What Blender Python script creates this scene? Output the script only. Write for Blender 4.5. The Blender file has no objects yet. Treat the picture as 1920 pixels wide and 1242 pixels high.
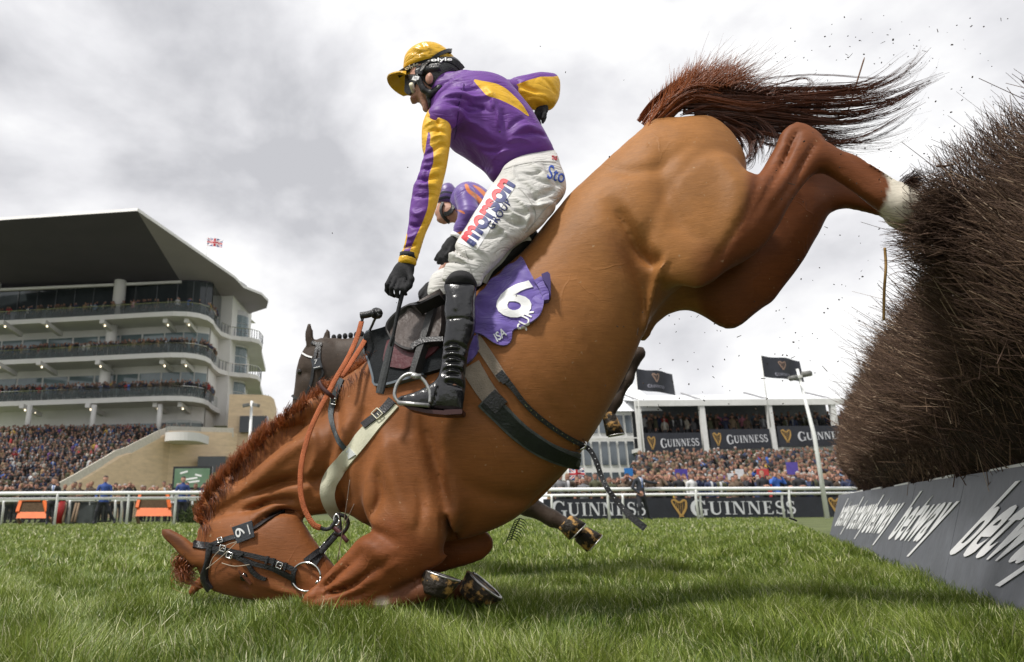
import bpy, bmesh, math, random
import numpy as np
from mathutils import Vector, Matrix
from mathutils.bvhtree import BVHTree

# ------------------------------------------------------------------ camera, sky, sun, exposure
random.seed(7)
rng = np.random.default_rng(7)
S = bpy.context.scene
COL = S.collection
F, CX, CY, HC = 1290.0, 760.0, 621.0, 0.40        # focal length and principal point in photo pixels, eye height
PITCH = math.atan(337 / F); ROLL = 0.009
_f = np.array([0, math.cos(PITCH), math.sin(PITCH)])
_u0 = np.array([0, -math.sin(PITCH), math.cos(PITCH)])
_r0 = np.array([1.0, 0, 0])
_r = _r0 * math.cos(ROLL) - _u0 * math.sin(ROLL)
_u = _u0 * math.cos(ROLL) + _r0 * math.sin(ROLL)
EYE = np.array([0, 0, HC])
cam = bpy.data.cameras.new('camera'); camo = bpy.data.objects.new('camera', cam); COL.objects.link(camo)
M = Matrix.Identity(4)
for i in range(3):
    M[i][0] = _r[i]; M[i][1] = _u[i]; M[i][2] = -_f[i]; M[i][3] = EYE[i]
camo.matrix_world = M
cam.sensor_width = 36; cam.lens = F / 1920 * 36
cam.shift_x = (960 - CX) / 1920; cam.shift_y = 0
cam.clip_start = 0.05; cam.clip_end = 4000
cam.dof.use_dof = True; cam.dof.focus_distance = 2.45; cam.dof.aperture_fstop = 4.5
S.camera = camo

W = bpy.data.worlds.new('World'); S.world = W; W.use_nodes = True
SUN_DIR = Vector((-0.42, -0.30, 0.86)).normalized()
SUN_EL = math.asin(SUN_DIR.z); SUN_AZ = math.atan2(SUN_DIR.x, SUN_DIR.y)
def build_world():
    nt = W.node_tree; nt.nodes.clear(); N = nt.nodes.new; L = nt.links.new
    out = N('ShaderNodeOutputWorld'); bg = N('ShaderNodeBackground'); bg.inputs[1].default_value = 0.1
    sky = N('ShaderNodeTexSky'); sky.sky_type = 'NISHITA'; sky.sun_disc = False
    sky.sun_elevation = SUN_EL; sky.sun_rotation = SUN_AZ; sky.dust_density = 2.0
    tc = N('ShaderNodeTexCoord')
    mp = N('ShaderNodeMapping'); mp.inputs['Scale'].default_value = (1.0, 1.0, 1.55); mp.inputs['Location'].default_value = (0.35, 0.2, 0.1)
    n1 = N('ShaderNodeTexNoise'); n1.inputs['Scale'].default_value = 2.6; n1.inputs['Detail'].default_value = 9; n1.inputs['Roughness'].default_value = 0.52
    n1.inputs['Distortion'].default_value = 0.15
    r1 = N('ShaderNodeValToRGB')
    e = r1.color_ramp.elements
    e[0].position = 0.38; e[0].color = (5.9, 5.95, 6.3, 1)
    e[1].position = 0.60; e[1].color = (11.0, 11.0, 11.0, 1)
    m = e.new(0.50); m.color = (8.6, 8.6, 8.9, 1)
    n2 = N('ShaderNodeTexNoise'); n2.inputs['Scale'].default_value = 1.3; n2.inputs['Detail'].default_value = 4
    r2 = N('ShaderNodeValToRGB'); r2.color_ramp.elements[0].position = 0.3; r2.color_ramp.elements[1].position = 0.42
    mix = N('ShaderNodeMixRGB')
    L(tc.outputs['Generated'], mp.inputs[0]); L(mp.outputs[0], n1.inputs['Vector']); L(mp.outputs[0], n2.inputs['Vector'])
    L(n1.outputs[0], r1.inputs[0]); L(n2.outputs[0], r2.inputs[0])
    L(r2.outputs[0], mix.inputs[0]); L(sky.outputs[0], mix.inputs[1]); L(r1.outputs[0], mix.inputs[2])
    r2.color_ramp.elements[0].color = (0.93, 0.93, 0.93, 1)
    L(mix.outputs[0], bg.inputs[0]); L(bg.outputs[0], out.inputs[0])
build_world()
sl = bpy.data.lights.new('sun', 'SUN'); sl.energy = 3.7; sl.angle = math.radians(6); sl.color = (1, 0.96, 0.9)
so = bpy.data.objects.new('sun', sl); COL.objects.link(so)
so.rotation_euler = (-SUN_DIR).to_track_quat('-Z', 'Y').to_euler(); so.location = (0, 0, 30)
S.view_settings.view_transform = 'Standard'; S.view_settings.look = 'None'; S.view_settings.gamma = 1
S.view_settings.exposure = 0.0
S.render.engine = 'CYCLES'
S.cycles.max_bounces = 6; S.cycles.diffuse_bounces = 3; S.cycles.glossy_bounces = 3; S.cycles.transparent_max_bounces = 6
S.cycles.use_denoising = True
S.cycles.use_adaptive_sampling = True; S.cycles.adaptive_threshold = 0.015

# ------------------------------------------------------------------ pixel <-> world
def ray(px, py):
    return _f + _r * ((px - CX) / F) + _u * ((CY - py) / F)
def U(px, py, Y):                                   # the point at world depth Y that the photo shows at a pixel
    d = ray(px, py); return EYE + d * (Y / d[1])
def G(px, py, z=0.0):
    d = ray(px, py); return EYE + d * ((z - HC) / d[2])
def proj(P):
    P = np.asarray(P, float) - EYE
    z = P @ _f
    return np.stack([CX + F * (P @ _r) / z, CY - F * (P @ _u) / z], -1)

# ------------------------------------------------------------------ materials
def srgb(r, g, b):
    f = lambda c: (c / 255 / 12.92) if c <= 10 else ((c / 255 + 0.055) / 1.055) ** 2.4
    return (f(r), f(g), f(b), 1)
MATS = {}
def mat(name, col, rough=0.6, spec=0.4, var=0.15, vscale=6.0, bump=0.0, bscale=40.0, metal=0.0, sheen=0.0, coat=0.0, stretch=None, aniso=None):
    if name in MATS: return MATS[name]
    m = bpy.data.materials.new(name); m.use_nodes = True; MATS[name] = m
    nt = m.node_tree; N = nt.nodes.new; L = nt.links.new
    b = nt.nodes['Principled BSDF']
    b.inputs['Roughness'].default_value = rough; b.inputs['Metallic'].default_value = metal
    b.inputs['Specular IOR Level'].default_value = spec
    if sheen: b.inputs['Sheen Weight'].default_value = sheen
    if coat: b.inputs['Coat Weight'].default_value = coat; b.inputs['Coat Roughness'].default_value = 0.15
    tc = N('ShaderNodeTexCoord'); mp = N('ShaderNodeMapping')
    if stretch: mp.inputs['Scale'].default_value = stretch
    L(tc.outputs['Object'], mp.inputs[0])
    n = N('ShaderNodeTexNoise'); n.inputs['Scale'].default_value = vscale; n.inputs['Detail'].default_value = 6; n.inputs['Roughness'].default_value = 0.6
    L(mp.outputs[0], n.inputs['Vector'])
    mx = N('ShaderNodeMixRGB')
    c = col if len(col) == 4 else (*col, 1)
    mx.inputs[1].default_value = (c[0] * (1 - var), c[1] * (1 - var), c[2] * (1 - var), 1)
    mx.inputs[2].default_value = (min(1, c[0] * (1 + var)), min(1, c[1] * (1 + var)), min(1, c[2] * (1 + var)), 1)
    cr = N('ShaderNodeValToRGB'); cr.color_ramp.elements[0].position = 0.3; cr.color_ramp.elements[1].position = 0.7
    L(n.outputs[0], cr.inputs[0]); L(cr.outputs[0], mx.inputs[0]); L(mx.outputs[0], b.inputs['Base Color'])
    if bump:
        n2 = N('ShaderNodeTexNoise'); n2.inputs['Scale'].default_value = bscale; n2.inputs['Detail'].default_value = 5
        L(mp.outputs[0], n2.inputs['Vector'])
        bp = N('ShaderNodeBump'); bp.inputs['Strength'].default_value = bump; bp.inputs['Distance'].default_value = 0.02
        L(n2.outputs[0], bp.inputs['Height']); L(bp.outputs[0], b.inputs['Normal'])
    return m
def nodes(m): return m.node_tree.nodes, m.node_tree.links.new, m.node_tree.nodes['Principled BSDF']

# ------------------------------------------------------------------ objects
def tag(o, label=None, cat=None, group=None, kind=None):
    if label: o['label'] = label
    if cat: o['category'] = cat
    if group: o['group'] = group
    if kind: o['kind'] = kind
    return o
def empty(name, loc=(0, 0, 0), label=None, cat=None, group=None, rz=0.0):
    o = bpy.data.objects.new(name, None); COL.objects.link(o); o.location = loc; o.rotation_euler = (0, 0, rz)
    o.empty_display_size = 0.1
    return tag(o, label, cat, group)
def world_mat(o):
    m = Matrix.LocRotScale(o.location, o.rotation_euler, o.scale)
    return (world_mat(o.parent) @ o.matrix_parent_inverse @ m) if o.parent else m
def link(name, me, m=None, parent=None, smooth=False):
    o = bpy.data.objects.new(name, me); COL.objects.link(o)
    if m is not None:
        for k in (m if isinstance(m, (list, tuple)) else [m]): me.materials.append(k)
    if parent is not None:
        o.parent = parent; o.matrix_parent_inverse = world_mat(parent).inverted()
    me.polygons.foreach_set('use_smooth', [bool(smooth)] * len(me.polygons))
    return o
def npmesh(name, V, Fc, attrs=None):
    """V (n,3); Fc (m,3) or (m,4) int array"""
    V = np.ascontiguousarray(V, np.float32); Fc = np.ascontiguousarray(Fc, np.int32)
    me = bpy.data.meshes.new(name); n, k = Fc.shape
    me.vertices.add(len(V)); me.vertices.foreach_set('co', V.ravel())
    me.loops.add(n * k); me.loops.foreach_set('vertex_index', Fc.ravel())
    me.polygons.add(n); me.polygons.foreach_set('loop_start', np.arange(0, n * k, k, dtype=np.int32))
    me.polygons.foreach_set('loop_total', np.full(n, k, np.int32))
    me.update(calc_edges=True)
    for an, arr in (attrs or {}).items():
        arr = np.asarray(arr, np.float32)
        if arr.ndim == 1:
            a = me.attributes.new(an, 'FLOAT', 'POINT'); a.data.foreach_set('value', arr)
        else:
            if arr.shape[1] == 3: arr = np.concatenate([arr, np.ones((len(arr), 1), np.float32)], 1)
            a = me.attributes.new(an, 'FLOAT_COLOR', 'POINT'); a.data.foreach_set('color', np.ascontiguousarray(arr).ravel())
    return me
class MB:
    def __init__(s): s.v = []; s.f = []; s.mi = []
    def add(s, vs, fs, mi=0):
        o = len(s.v); s.v += [tuple(map(float, p)) for p in vs]
        s.f += [tuple(i + o for i in f) for f in fs]; s.mi += [mi] * len(fs)
    def box(s, c, d, rz=0.0, ax=None, mi=0):           # centre, full sizes, optional axes
        c = np.array(c, float); d = np.array(d, float) / 2
        if ax is None:
            a = np.array([[math.cos(rz), math.sin(rz), 0], [-math.sin(rz), math.cos(rz), 0], [0, 0, 1.0]])
        else: a = np.array(ax, float)
        vs = [c + a[0] * d[0] * i + a[1] * d[1] * j + a[2] * d[2] * k for k in (-1, 1) for j in (-1, 1) for i in (-1, 1)]
        s.add(vs, [(0, 2, 3, 1), (4, 5, 7, 6), (0, 1, 5, 4), (2, 6, 7, 3), (0, 4, 6, 2), (1, 3, 7, 5)], mi)
    def bar(s, a, b, wx, wy=None, mi=0, up=(0, 0, 1)):   # rectangular bar from a to b
        a = np.array(a, float); b = np.array(b, float); t = b - a; l = np.linalg.norm(t); t = t / l
        upv = np.array(up, float)
        if abs(t @ upv) > 0.98: upv = np.array([0, 1.0, 0])
        x = np.cross(t, upv); x /= np.linalg.norm(x); y = np.cross(x, t)
        s.box((a + b) / 2, (wx, wy or wx, l), ax=[x, y, t], mi=mi)
    def tube(s, pts, r, n=8, mi=0, caps=True, flat=None, up=(0, 0, 1)):
        pts = [np.array(p, float) for p in pts]
        rr = [r] * len(pts) if np.isscalar(r) else list(r)
        vs = []; fs = []; ref = None
        for i, p in enumerate(pts):
            t = pts[min(i + 1, len(pts) - 1)] - pts[max(i - 1, 0)]; t = t / (np.linalg.norm(t) + 1e-9)
            if ref is None:
                ref = np.array(up, float)
                if abs(ref @ t) > 0.95: ref = np.array([1.0, 0, 0])
            x = np.cross(t, ref); x /= (np.linalg.norm(x) + 1e-9); y = np.cross(x, t); ref = y
            fx = 1 if flat is None else flat
            for k in range(n):
                a = 2 * math.pi * k / n
                vs.append(p + x * math.cos(a) * rr[i] + y * math.sin(a) * rr[i] * fx)
        for i in range(len(pts) - 1):
            for k in range(n):
                k2 = (k + 1) % n
                fs.append((i * n + k, i * n + k2, (i + 1) * n + k2, (i + 1) * n + k))
        if caps: fs.append(tuple(range(n - 1, -1, -1))); fs.append(tuple(range((len(pts) - 1) * n, len(pts) * n)))
        s.add(vs, fs, mi)
    def extrude(s, poly, off, mi=0):                      # polygon of 3-D points, pushed by a vector
        n = len(poly); poly = [np.array(p, float) for p in poly]; off = np.array(off, float)
        s.add(poly + [p + off for p in poly], [tuple(range(n - 1, -1, -1)), tuple(range(n, 2 * n))] +
              [(i, (i + 1) % n, n + (i + 1) % n, n + i) for i in range(n)], mi)
    def quad(s, a, b, c, d, mi=0): s.add([a, b, c, d], [(0, 1, 2, 3)], mi)
    def build(s, name, m, parent=None, smooth=False, bevel=0.0):
        me = bpy.data.meshes.new(name); me.from_pydata(s.v, [], s.f); me.update()
        if any(s.mi): me.polygons.foreach_set('material_index', s.mi)
        o = link(name, me, m, parent, smooth)
        bm = bmesh.new(); bm.from_mesh(me); bmesh.ops.recalc_face_normals(bm, faces=bm.faces); bm.to_mesh(me); bm.free()
        if bevel:
            b = o.modifiers.new('bevel', 'BEVEL'); b.width = bevel; b.segments = 2; b.limit_method = 'ANGLE'
        return o
def catmull(pts, n=6, closed=False):
    P = np.array(pts, float); m = len(P); out = []
    rg = range(m) if closed else range(m - 1)
    for i in rg:
        if closed: p0, p1, p2, p3 = P[(i - 1) % m], P[i], P[(i + 1) % m], P[(i + 2) % m]
        else: p0, p1, p2, p3 = P[max(i - 1, 0)], P[i], P[i + 1], P[min(i + 2, m - 1)]
        for k in range(n):
            t = k / n
            out.append(0.5 * ((2 * p1) + (-p0 + p2) * t + (2 * p0 - 5 * p1 + 4 * p2 - p3) * t * t + (-p0 + 3 * p1 - 3 * p2 + p3) * t ** 3))
    if not closed: out.append(P[-1])
    return np.array(out)
def poly_sd(poly, X, Y):
    """signed distance (positive inside) to a closed polygon"""
    P = np.asarray(poly, float); Q = np.roll(P, -1, 0)
    X = np.asarray(X, np.float32); Y = np.asarray(Y, np.float32)
    d2 = np.full(X.shape, 1e12, np.float32); ins = np.zeros(X.shape, bool)
    for (ax, ay), (bx, by) in zip(P, Q):
        ex, ey = bx - ax, by - ay; L2 = ex * ex + ey * ey
        if L2 < 1e-14: continue
        wx = X - ax; wy = Y - ay
        t = np.clip((wx * ex + wy * ey) / L2, 0, 1)
        d2 = np.minimum(d2, (wx - ex * t) ** 2 + (wy - ey * t) ** 2)
        if ay != by:
            ins ^= ((ay > Y) != (by > Y)) & (X < (bx - ax) * (Y - ay) / (by - ay) + ax)
    d = np.sqrt(d2); return np.where(ins, d, -d)
def line_d(pts, X, Y):
    P = np.asarray(pts, float); d2 = np.full(X.shape, 1e12, np.float32)
    for (ax, ay), (bx, by) in zip(P[:-1], P[1:]):
        ex, ey = bx - ax, by - ay; L2 = ex * ex + ey * ey + 1e-12
        t = np.clip(((X - ax) * ex + (Y - ay) * ey) / L2, 0, 1)
        d2 = np.minimum(d2, (X - ax - ex * t) ** 2 + (Y - ay - ey * t) ** 2)
    return np.sqrt(d2)

# ------------------------------------------------------------------ organic bodies: fields blended on a grid, skinned as one surface
class Plane:
    """upright plane with a yaw; u to the right, v up, w away from the eye"""
    def __init__(s, Y0, yaw):
        s.o = np.array([0, Y0, 0.0]); s.u = np.array([math.cos(yaw), -math.sin(yaw), 0]); s.w = np.array([math.sin(yaw), math.cos(yaw), 0])
    def pix(s, px, py, w=0.0):
        d = ray(px, py); t = ((s.o + s.w * w - EYE) @ s.w) / (d @ s.w); P = EYE + d * t - s.o
        return P @ s.u, P[2]
    def pixs(s, pts, w=0.0): return np.array([s.pix(x, y, w) for x, y in pts])
    def world(s, u, v, w):
        return s.o + np.multiply.outer(u, s.u) + np.multiply.outer(v, np.array([0, 0, 1.0])) + np.multiply.outer(w, s.w)
    def at(s, px, py, w=0.0):
        u, v = s.pix(px, py, w); return s.o + s.u * u + s.w * w + np.array([0, 0, v])
    def local(s, P):
        P = np.asarray(P) - s.o; return P @ s.u, P[..., 2], P @ s.w
    def px_per_m(s, px, py, w=0.0):
        d = ray(px, py); t = ((s.o + s.w * w - EYE) @ s.w) / (d @ s.w); return F / t
class Body:
    def __init__(s, plane, bounds, h, gk=0.5):
        s.pl = plane; s.h = h; (s.u0, s.u1), (s.v0, s.v1), (s.w0, s.w1) = bounds
        s.nu = int((s.u1 - s.u0) / h) + 1; s.nv = int((s.v1 - s.v0) / h) + 1; s.nw = int((s.w1 - s.w0) / h) + 1
        s.gk = gk; s.phi = np.full((s.nu, s.nv, s.nw), 0.3, np.float32)
    def sub(s, u0, u1, v0, v1, w0, w1):
        h = s.h; c = lambda x, n: int(min(max(x, 0), n))
        a = c((u0 - s.u0) / h, s.nu); b = c((u1 - s.u0) / h + 2, s.nu); e = c((v0 - s.v0) / h, s.nv); f = c((v1 - s.v0) / h + 2, s.nv)
        g = c((w0 - s.w0) / h, s.nw); k = c((w1 - s.w0) / h + 2, s.nw)
        return (slice(a, b), slice(e, f), slice(g, k)), (s.u0 + h * np.arange(a, b, dtype=np.float32), s.v0 + h * np.arange(e, f, dtype=np.float32), s.w0 + h * np.arange(g, k, dtype=np.float32))
    def merge(s, sl, d, k, op):
        p = s.phi[sl]
        if op == 'union':
            if k > 0:
                hh = np.clip(0.5 + 0.5 * (d - p) / k, 0, 1); r = d * (1 - hh) + p * hh - k * hh * (1 - hh)
            else: r = np.minimum(p, d)
        else:
            dd = -d
            if k > 0:
                hh = np.clip(0.5 - 0.5 * (dd - p) / k, 0, 1); r = dd * (1 - hh) + p * hh + k * hh * (1 - hh); r = np.maximum(r, p)
            else: r = np.maximum(p, dd)
        s.phi[sl] = r
    def blob(s, pts, w0=0.0, tau=0.8, R=0.1, k=0.03, ctrl=None, op='union', sm=5, tmax=None, tilt=None, iters=None):
        """inflate an outline (photo pixels, read at depth w0) into a rounded volume"""
        C_ = catmull(pts, sm, True) if sm else np.array(pts, float)
        if tilt is not None:
            (ax, ay, aw), (bx, by, bw) = tilt; e_ = np.array([bx - ax, by - ay], float)
            tt = np.clip(((C_ - [ax, ay]) @ e_) / (e_ @ e_), -.3, 1.3); P = np.array([s.pl.pix(x, y, aw + (bw - aw) * q) for (x, y), q in zip(C_, tt)])
        else: P = s.pl.pixs(C_, w0)
        mg = 0.06
        (sl, (uu, vv, ww)) = s.sub(P[:, 0].min() - mg, P[:, 0].max() + mg, P[:, 1].min() - mg, P[:, 1].max() + mg, s.w0, s.w1)
        X, Y = np.meshgrid(uu, vv, indexing='ij')
        sd = poly_sd(P, X, Y)
        inside = sd > 0; f = np.where(inside, np.maximum(sd, 0) * 2 * R, 0).astype(np.float32)
        h2 = s.h * s.h
        it = iters or int(max(60, min(700, (max(sd.max(), .01) / s.h) ** 2 * 1.6)))
        ii, jj = np.meshgrid(np.arange(f.shape[0]), np.arange(f.shape[1]), indexing='ij')
        masks = [inside & ((ii + jj) % 2 == c) for c in (0, 1)]
        om = 1.85 if it > 150 else 1.7
        # boundary cells keep a sub-cell value so the outline stays smooth
        for _ in range(it):
            for mk in masks:
                nb = np.zeros_like(f)
                nb[1:-1, 1:-1] = f[2:, 1:-1] + f[:-2, 1:-1] + f[1:-1, 2:] + f[1:-1, :-2]
                f = np.where(mk, f + om * ((nb + 2 * h2) * 0.25 - f), f)
        near = np.clip(sd / (2.0 * s.h), 0, 1)
        grad = 2 * np.maximum(sd, 0) * np.sqrt(np.maximum(f, 1e-8)).max()
        f = np.where(inside, near * f + (1 - near) * np.minimum(f, grad), 0)
        if ctrl is not None:
            C = np.array([[*s.pl.pix(a, b, w0), t] for a, b, t in ctrl]); wt = 0; ac = 0
            for cu, cv, t in C:
                q = 1 / (((X - cu) ** 2 + (Y - cv) ** 2) + 0.003) ** 1.5; wt = wt + q; ac = ac + q * t
            T = ac / wt
        else: T = tau
        hh = f * T * T
        if tmax: hh = tmax ** 2 * (1 - np.exp(-hh / tmax ** 2))
        Fv = np.where(inside, hh, 2 * R * sd)
        wc = w0
        if tilt is not None:                              # let the mid-surface lean in depth
            (ax, ay, aw), (bx, by, bw) = tilt
            A = np.array(s.pl.pix(ax, ay, aw)); B = np.array(s.pl.pix(bx, by, bw)); e = B - A
            t = np.clip(((X - A[0]) * e[0] + (Y - A[1]) * e[1]) / (e @ e), -0.3, 1.3); wc = aw + (bw - aw) * t
            wc = wc[:, :, None]
        D = ((ww[None, None, :] - wc) ** 2 - Fv[:, :, None]) / (2 * R)
        D = np.where(D > 0, np.minimum(D, 0.3), D)
        s.merge(sl, D.astype(np.float32), k, op)
    def chain(s, pts, k=0.02, flat=1.0, op='union', world=False):
        """pts: (px, py, w, r) joints of a tapering limb"""
        J = []
        for a, b, w, r in pts:
            u, v = (a, b) if world else s.pl.pix(a, b, w); J.append((u, v, w, r))
        for A, B in zip(J[:-1], J[1:]):
            A = np.array(A); B = np.array(B); rm = max(A[3], B[3]) + k + 2 * s.h
            (sl, (uu, vv, ww)) = s.sub(min(A[0], B[0]) - rm, max(A[0], B[0]) + rm, min(A[1], B[1]) - rm, max(A[1], B[1]) + rm, min(A[2], B[2]) - rm, max(A[2], B[2]) + rm)
            if 0 in s.phi[sl].shape: continue
            X = uu[:, None, None] - A[0]; Y = vv[None, :, None] - A[1]; Z = (ww[None, None, :] - A[2])
            e = B[:3] - A[:3]; L2 = e @ e + 1e-12
            t = np.clip((X * e[0] + Y * e[1] + Z * e[2]) / L2, 0, 1)
            dz = (Z - e[2] * t) / flat
            d = np.sqrt((X - e[0] * t) ** 2 + (Y - e[1] * t) ** 2 + dz ** 2) - (A[3] + (B[3] - A[3]) * t)
            s.merge(sl, d.astype(np.float32), k, op)
    def ball(s, px, py, w, r, k=0.02, op='union', flat=(1, 1, 1)):
        u, v = s.pl.pix(px, py, w); rm = max(r * max(flat), r) + k + 2 * s.h
        (sl, (uu, vv, ww)) = s.sub(u - rm, u + rm, v - rm, v + rm, w - rm, w + rm)
        d = np.sqrt(((uu[:, None, None] - u) / flat[0]) ** 2 + ((vv[None, :, None] - v) / flat[1]) ** 2 + ((ww[None, None, :] - w) / flat[2]) ** 2) - r
        s.merge(sl, d.astype(np.float32), k, op)
    def groove(s, pts, width, depth, w0=0.0, wlim=0.0, side=-1, sm=5):
        """press a soft furrow (depth>0) or raise a ridge (depth<0) along a line on one side; width and depth in metres"""
        P = s.pl.pixs(catmull(pts, sm), w0); m = 3 * width
        (sl, (uu, vv, ww)) = s.sub(P[:, 0].min() - m, P[:, 0].max() + m, P[:, 1].min() - m, P[:, 1].max() + m, s.w0 if side < 0 else wlim, wlim if side < 0 else s.w1)
        X, Y = np.meshgrid(uu, vv, indexing='ij'); d2 = np.full(X.shape, 1e9, np.float32); amp = np.zeros(X.shape, np.float32)
        n = len(P) - 1
        for i in range(n):
            e = P[i + 1] - P[i]; t = np.clip(((X - P[i][0]) * e[0] + (Y - P[i][1]) * e[1]) / (e @ e + 1e-12), 0, 1)
            q = (X - P[i][0] - e[0] * t) ** 2 + (Y - P[i][1] - e[1] * t) ** 2; m_ = q < d2
            d2 = np.where(m_, q, d2); amp = np.where(m_, np.sin(math.pi * np.clip((i + t) / n, .02, .98)) ** .6, amp)
        s.phi[sl] += (depth * s.gk * amp * np.exp(-d2 / width ** 2))[:, :, None].astype(np.float32)
    def cutbelow(s, z):
        pass
    def surface(s, smooth=2):
        p = s.phi; p[0] = p[-1] = 0.1; p[:, 0] = p[:, -1] = 0.1; p[:, :, 0] = p[:, :, -1] = 0.1
        neg = p < 0
        c = neg[:-1, :-1, :-1].astype(np.uint8)
        for dx, dy, dz in [(1, 0, 0), (0, 1, 0), (0, 0, 1), (1, 1, 0), (1, 0, 1), (0, 1, 1), (1, 1, 1)]:
            c = c + neg[dx:p.shape[0] - 1 + dx, dy:p.shape[1] - 1 + dy, dz:p.shape[2] - 1 + dz]
        act = (c > 0) & (c < 8); I = np.argwhere(act); idx = np.full(act.shape, -1, np.int64); idx[act] = np.arange(len(I))
        acc = np.zeros((len(I), 3)); cnt = np.zeros(len(I))
        cor = [(0, 0, 0), (1, 0, 0), (0, 1, 0), (1, 1, 0), (0, 0, 1), (1, 0, 1), (0, 1, 1), (1, 1, 1)]
        val = [p[I[:, 0] + a, I[:, 1] + b, I[:, 2] + d] for a, b, d in cor]
        for a in range(8):
            for b in range(a + 1, 8):
                da = np.array(cor[b]) - np.array(cor[a])
                if np.abs(da).sum() != 1: continue
                x, y = val[a], val[b]; m = (x < 0) != (y < 0); t = np.where(m, x / np.where(m, x - y, 1), 0)
                acc += np.where(m[:, None], np.array(cor[a]) + t[:, None] * da, 0); cnt += m
        V = I + acc / cnt[:, None]
        faces = []
        for ax in range(3):
            sh = [slice(None)] * 3; s1 = list(sh); s2 = list(sh); s1[ax] = slice(0, -1); s2[ax] = slice(1, None)
            A = neg[tuple(s1)]; B = neg[tuple(s2)]
            E = np.argwhere(A != B); o1, o2 = [(1, 2), (2, 0), (0, 1)][ax]
            ok = (E[:, o1] > 0) & (E[:, o2] > 0) & (E[:, o1] < p.shape[o1] - 1) & (E[:, o2] < p.shape[o2] - 1); E = E[ok]
            fl = A[tuple(E.T)]
            def cell(d1, d2):
                Q = E.copy(); Q[:, o1] -= d1; Q[:, o2] -= d2; return idx[tuple(Q.T)]
            q = np.stack([cell(0, 0), cell(1, 0), cell(1, 1), cell(0, 1)], 1)
            q[~fl] = q[~fl][:, ::-1]
            faces.append(q)
        Fq = np.concatenate(faces); Fq = Fq[(Fq >= 0).all(1)]
        e = np.concatenate([Fq[:, [0, 1]], Fq[:, [1, 2]], Fq[:, [2, 3]], Fq[:, [3, 0]]]); e = np.concatenate([e, e[:, ::-1]])
        for it in range(smooth):
            for lam in ((0.5, -0.52) if it < smooth else (0.5,)):
                av = np.stack([np.bincount(e[:, 0], V[e[:, 1], i], len(V)) for i in range(3)], 1)
                n = np.bincount(e[:, 0], minlength=len(V))[:, None]
                V = V + lam * (av / np.maximum(n, 1) - V)
        u = s.u0 + V[:, 0] * s.h; v = s.v0 + V[:, 1] * s.h; w = s.w0 + V[:, 2] * s.h
        s.uvw = (u, v, w)
        return s.pl.world(u, v, w), Fq

# ------------------------------------------------------------------ things laid on a body: rays from the eye find the surface, geometry keeps its own thickness
class Drape:
    def __init__(s, *vf, plane=None):
        V = []; Fs = []; o = 0
        for v, f in vf:
            V.append(v); Fs.append(f + o); o += len(v)
        V = np.concatenate(V); Fs = np.concatenate(Fs)
        s.b = BVHTree.FromPolygons([Vector(p) for p in V], [tuple(int(i) for i in f) for f in Fs]); s.pl = plane
    def hits(s, P, w0=None):
        """P (n,2) pixels -> points, normals; missed rays borrow the depth of their nearest neighbour"""
        n = len(P); pos = np.zeros((n, 3)); nor = np.zeros((n, 3)); wv = np.full(n, np.nan)
        for i, (x, y) in enumerate(P):
            d = ray(x, y); h = s.b.ray_cast(Vector(EYE), Vector(d / np.linalg.norm(d)))
            if h[0] is not None:
                pos[i] = h[0]; nn = np.array(h[1]);
                if nn @ d > 0: nn = -nn
                nor[i] = nn; wv[i] = (pos[i] - s.pl.o) @ s.pl.w
        ok = ~np.isnan(wv)
        if not ok.any(): wv[:] = 0 if w0 is None else w0; nor[:] = -s.pl.w; pos = np.array([s.pl.at(x, y, wv[0]) for x, y in P]); return pos, nor
        for i in np.where(~ok)[0]:
            j = np.where(ok)[0][np.argmin(((P[ok] - P[i]) ** 2).sum(1))]
            pos[i] = s.pl.at(P[i][0], P[i][1], wv[j]); nor[i] = nor[j]
        return pos, nor
def grid_shell(name, pos, nor, n, m, e, m_, parent=None, smooth=True, back=0.004, relax=2, attrs=None):
    """closed shell over an n x m grid of surface points"""
    pos = pos.reshape(n, m, 3).copy(); nor = nor.reshape(n, m, 3).copy()
    for _ in range(relax):
        q = pos.copy(); q[1:-1, 1:-1] = 0.5 * pos[1:-1, 1:-1] + 0.125 * (pos[2:, 1:-1] + pos[:-2, 1:-1] + pos[1:-1, 2:] + pos[1:-1, :-2]); pos = q
        q = nor.copy(); q[1:-1] = 0.5 * nor[1:-1] + 0.25 * (nor[2:] + nor[:-2]); nor = q
        q = nor.copy(); q[:, 1:-1] = 0.5 * nor[:, 1:-1] + 0.25 * (nor[:, 2:] + nor[:, :-2]); nor = q
    nor /= np.linalg.norm(nor, axis=2, keepdims=True) + 1e-9
    ee = e if np.isscalar(e) else np.asarray(e).reshape(n, m, 1)
    top = (pos + nor * ee).reshape(-1, 3); bot = (pos - nor * back).reshape(-1, 3)
    V = np.concatenate([top, bot]); N_ = n * m; Fc = []
    for i in range(n - 1):
        for j in range(m - 1):
            a, b, c, d = i * m + j, i * m + j + 1, (i + 1) * m + j + 1, (i + 1) * m + j
            Fc.append((a, b, c, d)); Fc.append((N_ + d, N_ + c, N_ + b, N_ + a))
    rim = [(0, j) for j in range(m)] + [(i, m - 1) for i in range(1, n)] + [(n - 1, j) for j in range(m - 2, -1, -1)] + [(i, 0) for i in range(n - 2, 0, -1)]
    R = [i * m + j for i, j in rim]
    for a, b in zip(R, R[1:] + R[:1]): Fc.append((b, a, N_ + a, N_ + b))
    me = npmesh(name, V, np.array(Fc), attrs)
    o = link(name, me, m_, parent, smooth)
    bm = bmesh.new(); bm.from_mesh(me); bmesh.ops.recalc_face_normals(bm, faces=bm.faces); bm.to_mesh(me); bm.free()
    try: me.set_sharp_from_angle(angle=math.radians(50))
    except Exception: pass
    return o
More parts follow.
